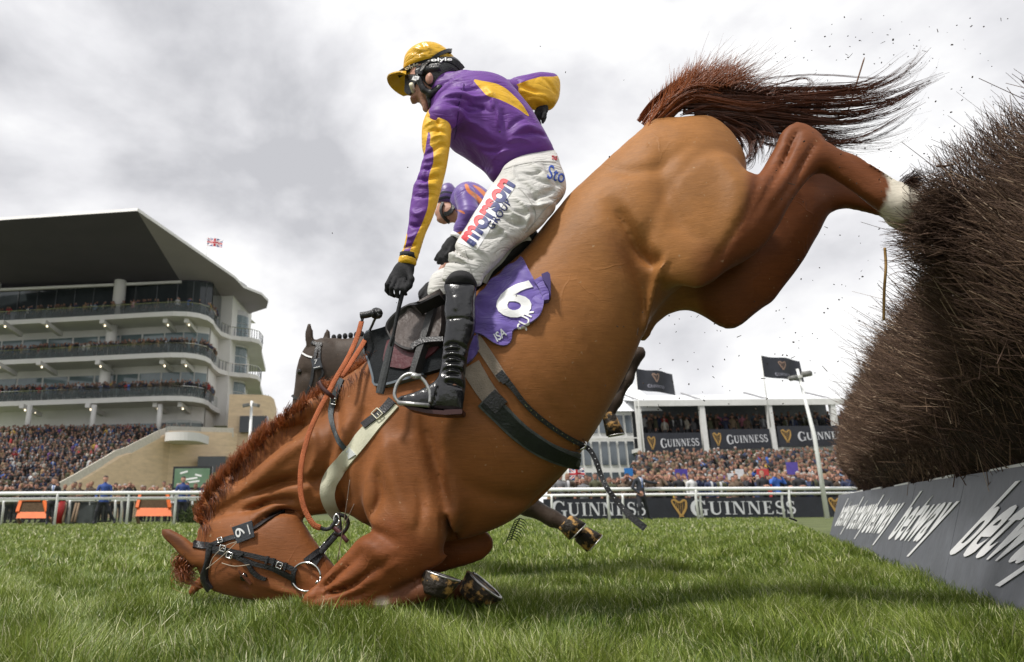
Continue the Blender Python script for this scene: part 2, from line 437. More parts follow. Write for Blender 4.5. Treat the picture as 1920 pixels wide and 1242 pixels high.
def resample(pts, n):
    P = np.array(pts, float); d = np.concatenate([[0], np.cumsum(np.linalg.norm(np.diff(P, axis=0), axis=1))]); t = np.linspace(0, d[-1], n)
    return np.stack([np.interp(t, d, P[:, i]) for i in range(P.shape[1])], 1)
def strap(name, dr, pts, wid, e, m_, parent=None, n=None, m=5, off=0.0, sm=6, crown=0.0):
    """ribbon along a pixel path lying on a body; wid in pixels (scalar or list)"""
    C = catmull(pts, sm) if sm else np.array(pts, float)
    L = np.linalg.norm(np.diff(C, axis=0), axis=1).sum(); n = n or int(max(6, L / 6)); C = resample(C, n)
    wd = np.interp(np.linspace(0, 1, n), np.linspace(0, 1, len(wid)), wid) if not np.isscalar(wid) else np.full(n, wid)
    T = np.gradient(C, axis=0); T /= np.linalg.norm(T, axis=1, keepdims=True) + 1e-9; Nn = np.stack([-T[:, 1], T[:, 0]], 1)
    G_ = np.array([C[i] + Nn[i] * wd[i] * t for i in range(n) for t in np.linspace(-0.5, 0.5, m)])
    pos, nor = dr.hits(G_); pos = pos + nor * off
    ee = np.array([e + crown * (1 - (2 * abs(t)) ** 2) for i in range(n) for t in np.linspace(-0.5, 0.5, m)])
    return grid_shell(name, pos, nor, n, m, ee, m_, parent)
def patch(name, dr, A, B, n, m, e, m_, parent=None, off=0.0, sm=5, wave=None, relax=3):
    A = resample(catmull(A, sm) if sm else A, n); B = resample(catmull(B, sm) if sm else B, n)
    G_ = np.array([A[i] * (1 - t) + B[i] * t for i in range(n) for t in np.linspace(0, 1, m)])
    pos, nor = dr.hits(G_); pos = pos + nor * off
    if wave is not None: pos = pos + nor * wave(G_)[:, None]
    return grid_shell(name, pos, nor, n, m, e, m_, parent, relax=relax)
_txt_cache = {}
def text_mesh(txt, bold=0.0, cell=0.08, shear=0.0, space=1.0):
    key = (txt, bold, cell, shear, space)
    if key in _txt_cache: return _txt_cache[key]
    cu = bpy.data.curves.new('lettering', 'FONT'); cu.body = txt; cu.offset = bold; cu.shear = shear; cu.resolution_u = 4
    cu.align_x = 'CENTER'; cu.align_y = 'CENTER'; cu.size = 1; cu.space_character = space
    o = bpy.data.objects.new('lettering', cu); COL.objects.link(o)
    dg = bpy.context.evaluated_depsgraph_get(); dg.update(); me = bpy.data.meshes.new_from_object(o.evaluated_get(dg), depsgraph=dg)
    bm = bmesh.new(); bm.from_mesh(me); bmesh.ops.triangulate(bm, faces=bm.faces)
    if cell:
        for _ in range(4):
            le = [e for e in bm.edges if e.calc_length() > cell]
            if not le: break
            bmesh.ops.subdivide_edges(bm, edges=le, cuts=1); bmesh.ops.triangulate(bm, faces=bm.faces)
    V = np.array([v.co[:] for v in bm.verts]); Fc = np.array([[v.index for v in f.verts] for f in bm.faces]); bm.free()
    bpy.data.objects.remove(o); bpy.data.curves.remove(cu); bpy.data.meshes.remove(me)
    lo = V[:, :2].min(0); hi = V[:, :2].max(0); V[:, :2] -= (lo + hi) / 2; V = V[:, :2]
    _txt_cache[key] = (V, Fc, hi - lo); return _txt_cache[key]
def shell_tris(V, N_, Fc, e, back):
    n = len(V); top = V + N_ * e; bot = V - N_ * back
    from collections import Counter
    ed = Counter()
    for f in Fc:
        for a, b in ((f[0], f[1]), (f[1], f[2]), (f[2], f[0])): ed[(a, b)] += 1
    rim = [(a, b) for (a, b) in ed if (b, a) not in ed]
    F2 = np.concatenate([Fc, Fc[:, ::-1] + n])
    R = []
    for a, b in rim: R += [(b, a, n + a), (b, n + a, n + b)]
    if R: F2 = np.concatenate([F2, np.array(R)])
    return np.concatenate([top, bot]), F2
def text_drape(name, dr, txt, c, xdir, ydir, m_, parent=None, bold=0.0, e=0.0025, shear=0.0, cell=0.08, off=0.0, geo=None):
    """lettering laid on a body: c centre px, xdir = px vector spanning the whole word, ydir = px vector spanning its height (up)"""
    V, Fc, sz = geo or text_mesh(txt, bold, cell, shear)
    P = np.array(c) + (V[:, :1] / sz[0]) * np.array(xdir) + (V[:, 1:2] / sz[1]) * np.array(ydir)
    pos, nor = dr.hits(P); pos = pos + nor * off
    X, F2 = shell_tris(pos, nor, Fc, e, 0.001)
    at = np.concatenate([V[:, 1] / sz[1]] * 2)
    return link(name, npmesh(name, X, F2, {'ty': at}), m_, parent)
def text_flat(name, txt, c, ux, uy, w, h, m_, parent=None, bold=0.0, e=0.004, shear=0.0, geo=None, off=0.0):
    V, Fc, sz = geo or text_mesh(txt, bold, 0, shear)
    ux = np.array(ux, float); ux /= np.linalg.norm(ux); uy = np.array(uy, float); uy -= ux * (uy @ ux); uy /= np.linalg.norm(uy); nn = np.cross(ux, uy)
    P = np.array(c, float) + nn * off + V[:, :1] / sz[0] * w * ux + V[:, 1:2] / sz[1] * h * uy
    N_ = np.tile(nn, (len(P), 1)); X, F2 = shell_tris(P, N_, Fc, e, 0.0)
    return link(name, npmesh(name, X, F2), m_, parent)
def hair_batch(name, P, r0, r1, t, m_, parent=None):
    n, k, _ = P.shape; T = np.gradient(P, axis=1); T /= np.linalg.norm(T, axis=2, keepdims=True) + 1e-9
    x = np.cross(T, np.array([0.13, 0.31, 0.94])); x /= np.linalg.norm(x, axis=2, keepdims=True) + 1e-9; y = np.cross(T, x)
    rr = (r0[:, None] + (r1 - r0)[:, None] * np.linspace(0, 1, k)[None])[..., None]
    ring = np.stack([P + (x * math.cos(a) + y * math.sin(a)) * rr for a in (0, 2.094, 4.189)], 2).reshape(-1, 3)
    i = (np.arange(n)[:, None] * k + np.arange(k - 1)[None]).reshape(-1, 1) * 3
    Fc = np.concatenate([np.concatenate([i + j, i + (j + 1) % 3, i + 3 + (j + 1) % 3, i + 3 + j], 1) for j in range(3)])
    return link(name, npmesh(name, ring, Fc, {'t': np.repeat(t, k * 3)}), m_, parent, True)
def hair(name, strands, m_, parent=None):
    """strands: list of (points (k,3), radius0, radius1) built as three-sided tapering tubes in one mesh"""
    VV = []; FF = []; CC = []; o = 0
    for P, r0, r1, c in strands:
        k = len(P); T = np.gradient(P, axis=0); T /= np.linalg.norm(T, axis=1, keepdims=True) + 1e-9
        ref = np.array([0.13, 0.31, 0.94]); x = np.cross(T, ref); x /= np.linalg.norm(x, axis=1, keepdims=True) + 1e-9; y = np.cross(T, x)
        rr = np.linspace(r0, r1, k)[:, None]
        ring = np.stack([P + (x * math.cos(a) + y * math.sin(a)) * rr for a in (0, 2.094, 4.189)], 1)
        VV.append(ring.reshape(-1, 3)); i = np.arange(k - 1)[:, None] * 3 + o
        for j in range(3):
            j2 = (j + 1) % 3; FF.append(np.concatenate([i + j, i + j2, i + 3 + j2, i + 3 + j], 1))
        CC.append(np.full(k * 3, c)); o += k * 3
    me = npmesh(name, np.concatenate(VV), np.concatenate(FF), {'t': np.concatenate(CC)})
    return link(name, me, m_, parent, True)
# ------------------------------------------------------------------ the falling chestnut horse
HP = Plane(2.6, math.radians(12))
NEAR, FAR = -0.16, 0.16
def build_horse_field():
    B = Body(HP, ((-1.08, 1.95), (-0.06, 1.86), (-0.42, 0.42)), 0.0105, 1.5)
    trunk = [(1215, 238), (1250, 221), (1292, 216), (1330, 224), (1362, 247), (1386, 281), (1397, 325), (1385, 400), (1345, 470), (1290, 525), (1250, 560), (1226, 592), (1205, 632),
             (1180, 690), (1150, 750), (1120, 803), (1085, 855), (1045, 903), (1000, 947), (950, 982), (900, 1003), (850, 1015), (790, 1020), (730, 1008), (690, 988), (668, 973),
             (650, 965), (630, 962), (605, 965), (575, 970), (540, 975), (500, 985), (450, 1000), (400, 1005), (376, 985), (380, 948), (400, 912), (432, 877), (470, 838), (512, 800), (560, 763),
             (610, 732), (660, 700), (705, 668), (745, 640), (800, 605), (860, 563), (920, 522), (965, 490), (990, 465), (1012, 437), (1036, 408), (1067, 371), (1112, 329), (1162, 283)]
    B.blob(trunk, 0.0, R=0.28, k=0.0, ctrl=[(1300, 330, .78), (1180, 430, .74), (1000, 700, .76), (900, 800, .70), (780, 880, .60), (680, 850, .54), (560, 870, .50), (450, 930, .46), (400, 960, .46), (1250, 500, .6), (650, 760, .42)])
    # hind legs
    nearh = [(1402, 330), (1423, 325), (1441, 297), (1454, 274), (1463, 251), (1477, 237), (1495, 231), (1513, 236), (1531, 249), (1558, 271), (1585, 287), (1612, 305), (1635, 319), (1657, 335), (1672, 341),
             (1695, 347), (1716, 362), (1722, 392), (1706, 414), (1684, 417), (1655, 398), (1630, 379), (1603, 360), (1576, 341), (1556, 327), (1538, 322), (1521, 331), (1504, 351), (1488, 373), (1474, 396),
             (1460, 423), (1442, 450), (1423, 471), (1396, 490), (1362, 509), (1335, 530), (1312, 539), (1290, 537), (1262, 528), (1238, 512), (1222, 478), (1236, 420), (1268, 360), (1318, 312), (1366, 304)]
    B.blob(nearh, NEAR + 0.01, R=0.10, k=0.05, ctrl=[(1310, 420, .52), (1250, 440, .5), (1400, 420, .72), (1450, 360, .85), (1490, 270, .62), (1530, 290, .66), (1600, 325, .66), (1690, 380, .8)], tilt=((1310, 420, -0.13), (1600, 330, -0.10)))
    farh = [(1545, 318), (1600, 345), (1650, 385), (1695, 415), (1700, 428), (1668, 411), (1642, 402), (1618, 395), (1588, 390), (1563, 396), (1549, 410), (1536, 436), (1522, 460), (1507, 487), (1486, 517), (1464, 545),
            (1449, 565), (1431, 577), (1409, 594), (1391, 609), (1369, 617), (1345, 608), (1320, 592), (1296, 582), (1273, 583), (1250, 592), (1229, 611), (1208, 640), (1180, 600), (1240, 480), (1340, 400), (1440, 350), (1500, 318)]
    B.blob(farh, FAR - 0.02, R=0.10, k=0.05, ctrl=[(1310, 480, .5), (1400, 500, .7), (1500, 400, .75), (1580, 360, .55), (1650, 395, .8)])
    # fore legs: shoulder, elbow, forearm folded under, cannon flat on the turf
    nearf = [(690, 990), (664, 1020), (630, 1056), (596, 1092), (566, 1124), (570, 1139), (604, 1143), (655, 1134), (706, 1122), (770, 1094), (811, 1067), (834, 1052), (845, 1032), (846, 1005), (862, 950), (846, 880), (800, 830), (740, 830), (700, 880), (684, 940)]
    B.blob(nearf, NEAR + 0.02, R=0.10, k=0.055, ctrl=[(770, 900, .42), (720, 880, .40), (780, 1010, .62), (700, 1060, .62), (600, 1120, .62)], tilt=((780, 920, -0.15), (600, 1120, -0.19)))
    B.chain([(592, 1127, -.19, .036), (640, 1131, -.19, .030), (700, 1133, -.18, .024), (738, 1128, -.17, .034), (765, 1118, -.17, .030), (792, 1108, -.17, .036)], k=.015)
    farf = [(835, 985), (880, 985), (912, 996), (924, 1012), (923, 1030), (908, 1047), (882, 1058), (847, 1068), (800, 1084), (740, 1110), (690, 1125), (650, 1125), (700, 1080), (760, 1030)]
    B.blob(farf, FAR - 0.04, R=0.09, k=0.03, tau=.7)
    B.chain([(660, 1128, .10, .04), (740, 1128, .09, .026), (820, 1120, .05, .034), (850, 1108, .04, .03), (880, 1105, .02, .036)], k=.015)
    # head, tucked under the neck, face down in the turf
    head = [(384, 986), (371, 1008), (364, 1025), (366, 1048), (372, 1066), (384, 1090), (402, 1108), (440, 1119), (500, 1130), (560, 1144), (612, 1154), (655, 1155), (680, 1138), (668, 1110), (645, 1088), (625, 1061), (600, 1029),
            (582, 1004), (566, 978), (544, 960), (512, 955), (470, 962), (425, 970)]
    B.blob(head, -0.035, R=0.10, k=0.018, ctrl=[(400, 1040, .52), (470, 1030, .66), (540, 1010, .62), (560, 1080, .66), (640, 1120, .75), (440, 1090, .66)])
    B.blob([(301, 995), (314, 991), (330, 997), (348, 1008), (365, 1023), (382, 1040), (386, 1062), (366, 1064), (350, 1052), (334, 1037), (322, 1024), (309, 1011)], -0.09, R=0.03, k=0.012, tau=.62)
    B.blob([(352, 1112), (360, 1096), (372, 1083), (392, 1070), (400, 1090), (385, 1100), (368, 1112), (358, 1120)], 0.04, R=0.03, k=0.012, tau=.6)
    # brow bone, eye socket, cheek crest, nostril end
    B.ball(448, 1076, -0.105, .028, k=.02, flat=(1.3, .9, .6))
    B.groove([(446, 1082), (458, 1094), (470, 1106)], .012, .008, -0.1)
    B.groove([(484, 1092), (530, 1108), (575, 1122)], .009, -.006, -0.1)
    B.groove([(500, 1072), (540, 1088), (580, 1108)], .014, .005, -0.1)
    B.groove([(548, 962), (520, 960), (492, 974), (470, 998), (455, 1018)], .011, .012, -0.08)
    B.chain([(1690, 380, -.10, .045), (1722, 390, -.10, .036), (1745, 398, -.10, .042)], k=.02); B.chain([(1680, 412, .14, .03), (1740, 440, .14, .032), (1770, 455, .14, .045)], k=.02)
    # dock of the tail
    B.chain([(1232, 244, 0, .045), (1262, 205, 0, .038), (1305, 178, 0, .032), (1350, 178, 0, .026), (1400, 190, 0, .018)], k=.03)
    g = B.groove
    g([(1150, 425), (1172, 462), (1196, 500), (1232, 528)], .022, .016); g([(1135, 400), (1160, 470), (1195, 560), (1205, 620)], .035, .010)
    g([(1238, 512), (1222, 545), (1212, 590), (1205, 630)], .012, -.008)
    g([(1402, 332), (1396, 375), (1376, 432), (1340, 492), (1318, 530)], .012, .006)
    g([(1240, 300), (1230, 380), (1255, 450), (1300, 500)], .035, .006); g([(1130, 345), (1180, 360), (1230, 350), (1290, 300)], .03, .005)
    g([(1330, 330), (1355, 400), (1345, 460)], .03, -.006)
    g([(1474, 280), (1460, 310), (1440, 352), (1404, 412), (1370, 470)], .010, .007); g([(1505, 300), (1480, 340), (1450, 392), (1410, 446)], .010, .006)
    g([(1512, 290), (1540, 302), (1590, 326), (1650, 366)], .008, .004); g([(1545, 300), (1600, 340), (1660, 382)], .006, -.004)
    g([(812, 760), (822, 830), (838, 900), (852, 965)], .030, .016); g([(846, 960), (852, 1000), (846, 1035)], .012, .014)
    g([(735, 800), (752, 870), (776, 940), (800, 990)], .030, -.010); g([(706, 770), (680, 830), (664, 890), (672, 950)], .028, .012)
    g([(690, 985), (716, 992), (745, 1000), (775, 1015)], .020, .008); g([(700, 1010), (742, 1030), (770, 1060)], .028, -.008)
    g([(775, 1034), (732, 1058), (692, 1086), (650, 1102), (606, 1122)], .010, .0075); g([(740, 1085), (690, 1108), (640, 1122)], .008, .004); g([(720, 1020), (676, 1062), (630, 1100)], .012, .005)
    g([(870, 900), (930, 930), (1000, 930), (1060, 885)], .03, .006); g([(860, 760), (930, 800), (1000, 860)], .03, .004)
    for a in range(5):
        g([(395 + a * 22, 975 - a * 4), (440 + a * 22, 945 - a * 6), (500 + a * 20, 915 - a * 4), (560 + a * 14, 900 - a * 12)], .010, .0016)
    g([(728, 880), (738, 930), (720, 975)], .02, .008); g([(800, 900), (812, 950), (806, 1000)], .014, .006); g([(640, 900), (650, 940), (640, 962)], .02, .008); g([(480, 925), (540, 905), (600, 902), (640, 880)], .018, .006); g([(470, 960), (520, 940), (570, 938)], .012, .005)
    g([(430, 905), (500, 850), (580, 800), (660, 760)], .05, .010); g([(640, 760), (650, 820), (628, 880), (600, 930)], .02, .007); g([(500, 900), (560, 850), (620, 820)], .03, -.006)
    g([(598, 800), (615, 850), (590, 910)], .016, -.005)
    for a in range(6):                                   # faint ribs
        g([(900 + a * 38, 700 - a * 12), (950 + a * 34, 790 - a * 18), (1000 + a * 28, 860 - a * 26)], .014, .0022)
    V, Fq = B.surface(3)
    return B, V, Fq
HB, HV, HF = build_horse_field()

def coat_mat(name, bumpk=1.0, rough=0.56):
    m = bpy.data.materials.new(name); m.use_nodes = True; N, L, b = nodes(m)
    N = m.node_tree.nodes.new
    at = N('ShaderNodeAttribute'); at.attribute_name = 'col'
    tc = N('ShaderNodeTexCoord'); n1 = N('ShaderNodeTexNoise'); n1.inputs['Scale'].default_value = 5; n1.inputs['Detail'].default_value = 7
    L(tc.outputs['Object'], n1.inputs['Vector'])
    hs = N('ShaderNodeHueSaturation'); mr = N('ShaderNodeMapRange'); mr.inputs[1].default_value = .3; mr.inputs[2].default_value = .7; mr.inputs[3].default_value = .84; mr.inputs[4].default_value = 1.12
    L(n1.outputs[0], mr.inputs[0]); L(mr.outputs[0], hs.inputs['Value']); L(at.outputs['Color'], hs.inputs['Color'])
    # dried splashes and specks of dirt
    n3 = N('ShaderNodeTexNoise'); n3.inputs['Scale'].default_value = 55; n3.inputs['Detail'].default_value = 3; L(tc.outputs['Object'], n3.inputs['Vector'])
    r3 = N('ShaderNodeValToRGB'); r3.color_ramp.elements[0].position = .70; r3.color_ramp.elements[1].position = .76; L(n3.outputs[0], r3.inputs[0])
    mx = N('ShaderNodeMixRGB'); mx.inputs[2].default_value = (.42, .30, .18, 1); ml = N('ShaderNodeMath'); ml.operation = 'MULTIPLY'; ml.inputs[1].default_value = .5
    L(r3.outputs[0], ml.inputs[0]); L(ml.outputs[0], mx.inputs[0])
    mps = N('ShaderNodeMapping'); mps.inputs['Rotation'].default_value = (0, math.radians(-52), 0); mps.inputs['Scale'].default_value = (9, 30, 120); L(tc.outputs['Object'], mps.inputs[0])
    nst = N('ShaderNodeTexNoise'); nst.inputs['Scale'].default_value = 1.3; nst.inputs['Detail'].default_value = 5; nst.inputs['Roughness'].default_value = .7; L(mps.outputs[0], nst.inputs['Vector'])
    mst = N('ShaderNodeMapRange'); mst.inputs[1].default_value = .3; mst.inputs[2].default_value = .7; mst.inputs[3].default_value = .86; mst.inputs[4].default_value = 1.12; L(nst.outputs[0], mst.inputs[0])
    hs2 = N('ShaderNodeHueSaturation'); L(mst.outputs[0], hs2.inputs['Value']); L(hs.outputs[0], hs2.inputs['Color']); L(hs2.outputs[0], mx.inputs[1]); L(mx.outputs[0], b.inputs['Base Color'])
    b.inputs['Roughness'].default_value = rough; b.inputs['Specular IOR Level'].default_value = .24
    b.inputs['Sheen Weight'].default_value = .05; b.inputs['Sheen Roughness'].default_value = .4
    # veins: warped network, and fine hair lie
    nw = N('ShaderNodeTexNoise'); nw.inputs['Scale'].default_value = 6; L(tc.outputs['Object'], nw.inputs['Vector'])
    va = N('ShaderNodeVectorMath'); va.operation = 'MULTIPLY_ADD'; va.inputs[1].default_value = (.22, .22, .22); L(nw.outputs['Color'], va.inputs[0]); L(tc.outputs['Object'], va.inputs[2])
    vo = N('ShaderNodeTexVoronoi'); vo.feature = 'DISTANCE_TO_EDGE'; vo.inputs['Scale'].default_value = 5.5; L(va.outputs[0], vo.inputs['Vector'])
    vr = N('ShaderNodeMapRange'); vr.inputs[1].default_value = 0; vr.inputs[2].default_value = .03; vr.inputs[3].default_value = .38; vr.inputs[4].default_value = 0; L(vo.outputs[0], vr.inputs[0])
    nm = N('ShaderNodeTexNoise'); nm.inputs['Scale'].default_value = 2.6; L(tc.outputs['Object'], nm.inputs['Vector'])
    nr = N('ShaderNodeMapRange'); nr.inputs[1].default_value = .52; nr.inputs[2].default_value = .7; L(nm.outputs[0], nr.inputs[0])
    mm = N('ShaderNodeMath'); mm.operation = 'MULTIPLY'; L(vr.outputs[0], mm.inputs[0]); L(nr.outputs[0], mm.inputs[1])
    mp = N('ShaderNodeMapping'); mp.inputs['Rotation'].default_value = (0, math.radians(-40), 0); mp.inputs['Scale'].default_value = (26, 60, 230); L(tc.outputs['Object'], mp.inputs[0])
    nh = N('ShaderNodeTexNoise'); nh.inputs['Scale'].default_value = 1.6; nh.inputs['Detail'].default_value = 4; L(mp.outputs[0], nh.inputs['Vector'])
    ad = N('ShaderNodeMath'); ad.operation = 'MULTIPLY_ADD'; ad.inputs[1].default_value = .28; L(nh.outputs[0], ad.inputs[0]); L(mm.outputs[0], ad.inputs[2])
    ns = N('ShaderNodeTexNoise'); ns.inputs['Scale'].default_value = 15; ns.inputs['Detail'].default_value = 5; L(tc.outputs['Object'], ns.inputs['Vector'])
    a2 = N('ShaderNodeMath'); a2.operation = 'MULTIPLY_ADD'; a2.inputs[1].default_value = 1.1; L(ns.outputs[0], a2.inputs[0]); L(ad.outputs[0], a2.inputs[2])
    bp = N('ShaderNodeBump'); bp.inputs['Strength'].default_value = .5 * bumpk; bp.inputs['Distance'].default_value = .006; L(a2.outputs[0], bp.inputs['Height']); L(bp.outputs[0], b.inputs['Normal'])
    return m
def smoothmask(poly, P, w=12, sm=4):
    sd = poly_sd(catmull(poly, sm, True) if sm else poly, P[:, 0], P[:, 1]); return np.clip(0.5 + sd / w, 0, 1)
def paint_horse(V):
    P = proj(V); n = len(V)
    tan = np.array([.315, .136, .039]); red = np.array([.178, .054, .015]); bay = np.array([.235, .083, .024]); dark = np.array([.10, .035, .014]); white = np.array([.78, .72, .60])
    t = np.clip((P[:, 0] + (600 - P[:, 1]) * .5 - 700) / 520, 0, 1)[:, None]; col = bay * (1 - t) + tan * t  # redder neck and belly, tan rump; part of the fade is painted-in light
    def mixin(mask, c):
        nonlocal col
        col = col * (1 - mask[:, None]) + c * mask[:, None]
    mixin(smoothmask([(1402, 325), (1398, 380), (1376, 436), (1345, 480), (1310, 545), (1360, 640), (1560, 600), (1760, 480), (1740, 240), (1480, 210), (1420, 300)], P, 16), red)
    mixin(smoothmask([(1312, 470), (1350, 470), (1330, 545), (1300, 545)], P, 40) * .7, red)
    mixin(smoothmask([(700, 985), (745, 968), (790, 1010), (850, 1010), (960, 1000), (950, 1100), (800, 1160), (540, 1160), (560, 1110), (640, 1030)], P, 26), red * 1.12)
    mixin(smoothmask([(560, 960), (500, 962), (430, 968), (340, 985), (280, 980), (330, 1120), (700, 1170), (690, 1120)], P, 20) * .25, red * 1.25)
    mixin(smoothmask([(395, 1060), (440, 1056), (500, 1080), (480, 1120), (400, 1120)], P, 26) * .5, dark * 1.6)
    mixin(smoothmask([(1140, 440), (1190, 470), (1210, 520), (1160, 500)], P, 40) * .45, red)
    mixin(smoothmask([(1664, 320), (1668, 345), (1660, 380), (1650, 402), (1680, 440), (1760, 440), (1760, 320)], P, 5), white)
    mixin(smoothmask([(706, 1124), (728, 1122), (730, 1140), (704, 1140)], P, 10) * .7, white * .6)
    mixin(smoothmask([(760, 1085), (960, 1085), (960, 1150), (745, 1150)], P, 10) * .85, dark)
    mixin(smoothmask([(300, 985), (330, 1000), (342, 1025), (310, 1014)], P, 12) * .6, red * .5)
    mixin(smoothmask([(312, 1000), (334, 1008), (352, 1026), (358, 1040), (340, 1030), (322, 1014)], P, 7) * .75, dark)  # shade of the ear hollow painted into the coat, surface not hollowed
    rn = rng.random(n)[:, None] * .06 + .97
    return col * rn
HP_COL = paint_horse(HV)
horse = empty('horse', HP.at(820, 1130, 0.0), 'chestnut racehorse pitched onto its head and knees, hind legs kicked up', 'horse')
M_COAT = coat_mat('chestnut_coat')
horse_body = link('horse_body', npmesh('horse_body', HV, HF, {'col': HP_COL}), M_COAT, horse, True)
DR = Drape((HV, HF), plane=HP)
def coat_hair(V, Fq, col, n):
    r = np.random.default_rng(31); a = V[Fq[:, 2]] - V[Fq[:, 0]]; b = V[Fq[:, 3]] - V[Fq[:, 1]]; nf = np.cross(a, b); ar = np.linalg.norm(nf, axis=1); nf = nf / (ar[:, None] + 1e-12)
    vis = (nf * (EYE - V[Fq[:, 0]])).sum(1) > -.15; p = ar * vis; k = r.choice(len(Fq), n, p=p / p.sum())
    w = r.dirichlet((1, 1, 1, 1), n)[..., None]; P = (V[Fq[k]] * w).sum(1); N_ = nf[k]; C = col[Fq[k, 0]] * r.uniform(.6, 1.45, (n, 1))
    u = (P - HP.o) @ HP.u; D = np.where((u > 1.15)[:, None], HP.u * .9 - np.array([0, 0, .35]), HP.u * .55 + np.array([0, 0, -.25])) + r.normal(0, .22, (n, 3))
    D = D - N_ * (D * N_).sum(1, keepdims=True); D /= np.linalg.norm(D, axis=1, keepdims=True) + 1e-9; l = r.uniform(.004, .010, (n, 1)); D = D + N_ * r.uniform(.12, .38, (n, 1))
    s = np.cross(D, N_); s /= np.linalg.norm(s, axis=1, keepdims=True) + 1e-9; s *= .00055
    T = np.stack([P - s, P + s, P + D * l], 1).reshape(-1, 3); Fh = np.arange(3 * n).reshape(-1, 3)
    link('coat_hair', npmesh('coat_hair', T, Fh, {'col': np.repeat(C, 3, 0)}), M_COAT, horse, True)
coat_hair(HV, HF, HP_COL, 260000)

print('knee z', HP.at(600, 1143, -.19), 'muzzle', HP.at(640,1150,-.035), 'yaw Y0')
# ------------------------------------------------------------------ cloth and leather materials
M_SKIN = mat('skin', (.46, .24, .17), .5, .35, .12, 18, .15, 120)
M_BLACK = mat('black_leather', (.018, .018, .020), .33, .5, .3, 30, .25, 160)
M_BLACK_MATT = mat('black_webbing', (.016, .016, .018), .7, .3, .3, 60, .3, 300)
M_BOOT = mat('polished_boot', (.012, .012, .014), .22, .6, .3, 14, .22, 40, coat=.3)
M_STEEL = mat('steel', (.62, .62, .60), .25, .5, .1, 20, .05, 80, metal=1.0)
M_WHITE = mat('white_print', (.82, .82, .82), .55, .3, .04)
def cloth(name, ca, cb, rough=.42, fold=.6, attr='sd', thr=0.0, scale=5.0, sheen=.3, spec=.5, rot=35):
    """two-tone woven fabric: the seam is where a stored distance changes sign; soft crumples in the bump"""
    m = bpy.data.materials.new(name); m.use_nodes = True; N, L, b = nodes(m); N = m.node_tree.nodes.new
    at = N('ShaderNodeAttribute'); at.attribute_name = attr
    gt = N('ShaderNodeMath'); gt.operation = 'GREATER_THAN'; gt.inputs[1].default_value = thr; L(at.outputs['Fac'], gt.inputs[0])
    mx = N('ShaderNodeMixRGB'); mx.inputs[1].default_value = (*ca, 1); mx.inputs[2].default_value = (*cb, 1); L(gt.outputs[0], mx.inputs[0])
    tc = N('ShaderNodeTexCoord'); nz = N('ShaderNodeTexNoise'); nz.inputs['Scale'].default_value = 7; nz.inputs['Detail'].default_value = 5; L(tc.outputs['Object'], nz.inputs['Vector'])
    mr = N('ShaderNodeMapRange'); mr.inputs[1].default_value = .3; mr.inputs[2].default_value = .7; mr.inputs[3].default_value = .88; mr.inputs[4].default_value = 1.1; L(nz.outputs[0], mr.inputs[0])
    hs = N('ShaderNodeHueSaturation'); L(mr.outputs[0], hs.inputs['Value']); L(mx.outputs[0], hs.inputs['Color']); L(hs.outputs[0], b.inputs['Base Color'])
    b.inputs['Roughness'].default_value = rough; b.inputs['Sheen Weight'].default_value = sheen; b.inputs['Specular IOR Level'].default_value = spec
    w1 = N('ShaderNodeTexNoise'); w1.inputs['Scale'].default_value = scale; w1.inputs['Detail'].default_value = 3; w1.inputs['Distortion'].default_value = 1.6; w1.inputs['Roughness'].default_value = .45
    mp_ = N('ShaderNodeMapping'); mp_.inputs['Rotation'].default_value = (0, math.radians(rot), 0); mp_.inputs['Scale'].default_value = (.55, 1, 1.7); L(tc.outputs['Object'], mp_.inputs[0]); L(mp_.outputs[0], w1.inputs['Vector'])
    ab = N('ShaderNodeMath'); ab.operation = 'SUBTRACT'; ab.inputs[1].default_value = .5; L(w1.outputs[0], ab.inputs[0])
    a2 = N('ShaderNodeMath'); a2.operation = 'ABSOLUTE'; L(ab.outputs[0], a2.inputs[0])
    a3 = N('ShaderNodeMath'); a3.operation = 'POWER'; a3.inputs[1].default_value = .6; L(a2.outputs[0], a3.inputs[0])
    bp = N('ShaderNodeBump'); bp.inputs['Strength'].default_value = fold; bp.inputs['Distance'].default_value = .03; L(a3.outputs[0], bp.inputs['Height']); L(bp.outputs[0], b.inputs['Normal'])
    return m
PURPLE = (.135, .036, .265); YELLOW = (.74, .42, .018)
M_SILK = cloth('purple_and_yellow_silk', PURPLE, YELLOW, .54, .26, scale=7.0, sheen=.04, spec=.4)
M_CAP = cloth('yellow_cap_silk', YELLOW, YELLOW, .28, .35, scale=9, sheen=.0)
M_BREECH = cloth('white_breeches_cloth', (.60, .59, .56), (.60, .59, .56), .6, .4, scale=9, sheen=.05, spec=.3)

# ------------------------------------------------------------------ the rider
def field(polys_bounds, h, w=(-.42, .42), gk=1.5):
    P = np.array([HP.pix(x, y, ww) for x, y in polys_bounds for ww in (-.3, .3)])
    return Body(HP, ((P[:, 0].min() - .05, P[:, 0].max() + .05), (P[:, 1].min() - .05, P[:, 1].max() + .05), w), h, gk)
def finish(name, B, m, parent, smooth=2, poly=None, attrs=None):
    V, Fq = B.surface(smooth); A = dict(attrs or {})
    if poly is not None:
        P = proj(V); sd = np.full(len(V), -99.0)
        for q in poly: sd = np.maximum(sd, poly_sd(catmull(q, 4, True), P[:, 0], P[:, 1]))
        A['sd'] = sd
    else: A['sd'] = np.zeros(len(V)) - 1
    o = link(name, npmesh(name, V, Fq, A), m, parent, True)
    return o, V, Fq
rider = empty('person', HP.at(960, 460, 0), 'jockey in yellow cap and purple and yellow silks on the falling horse', 'person')
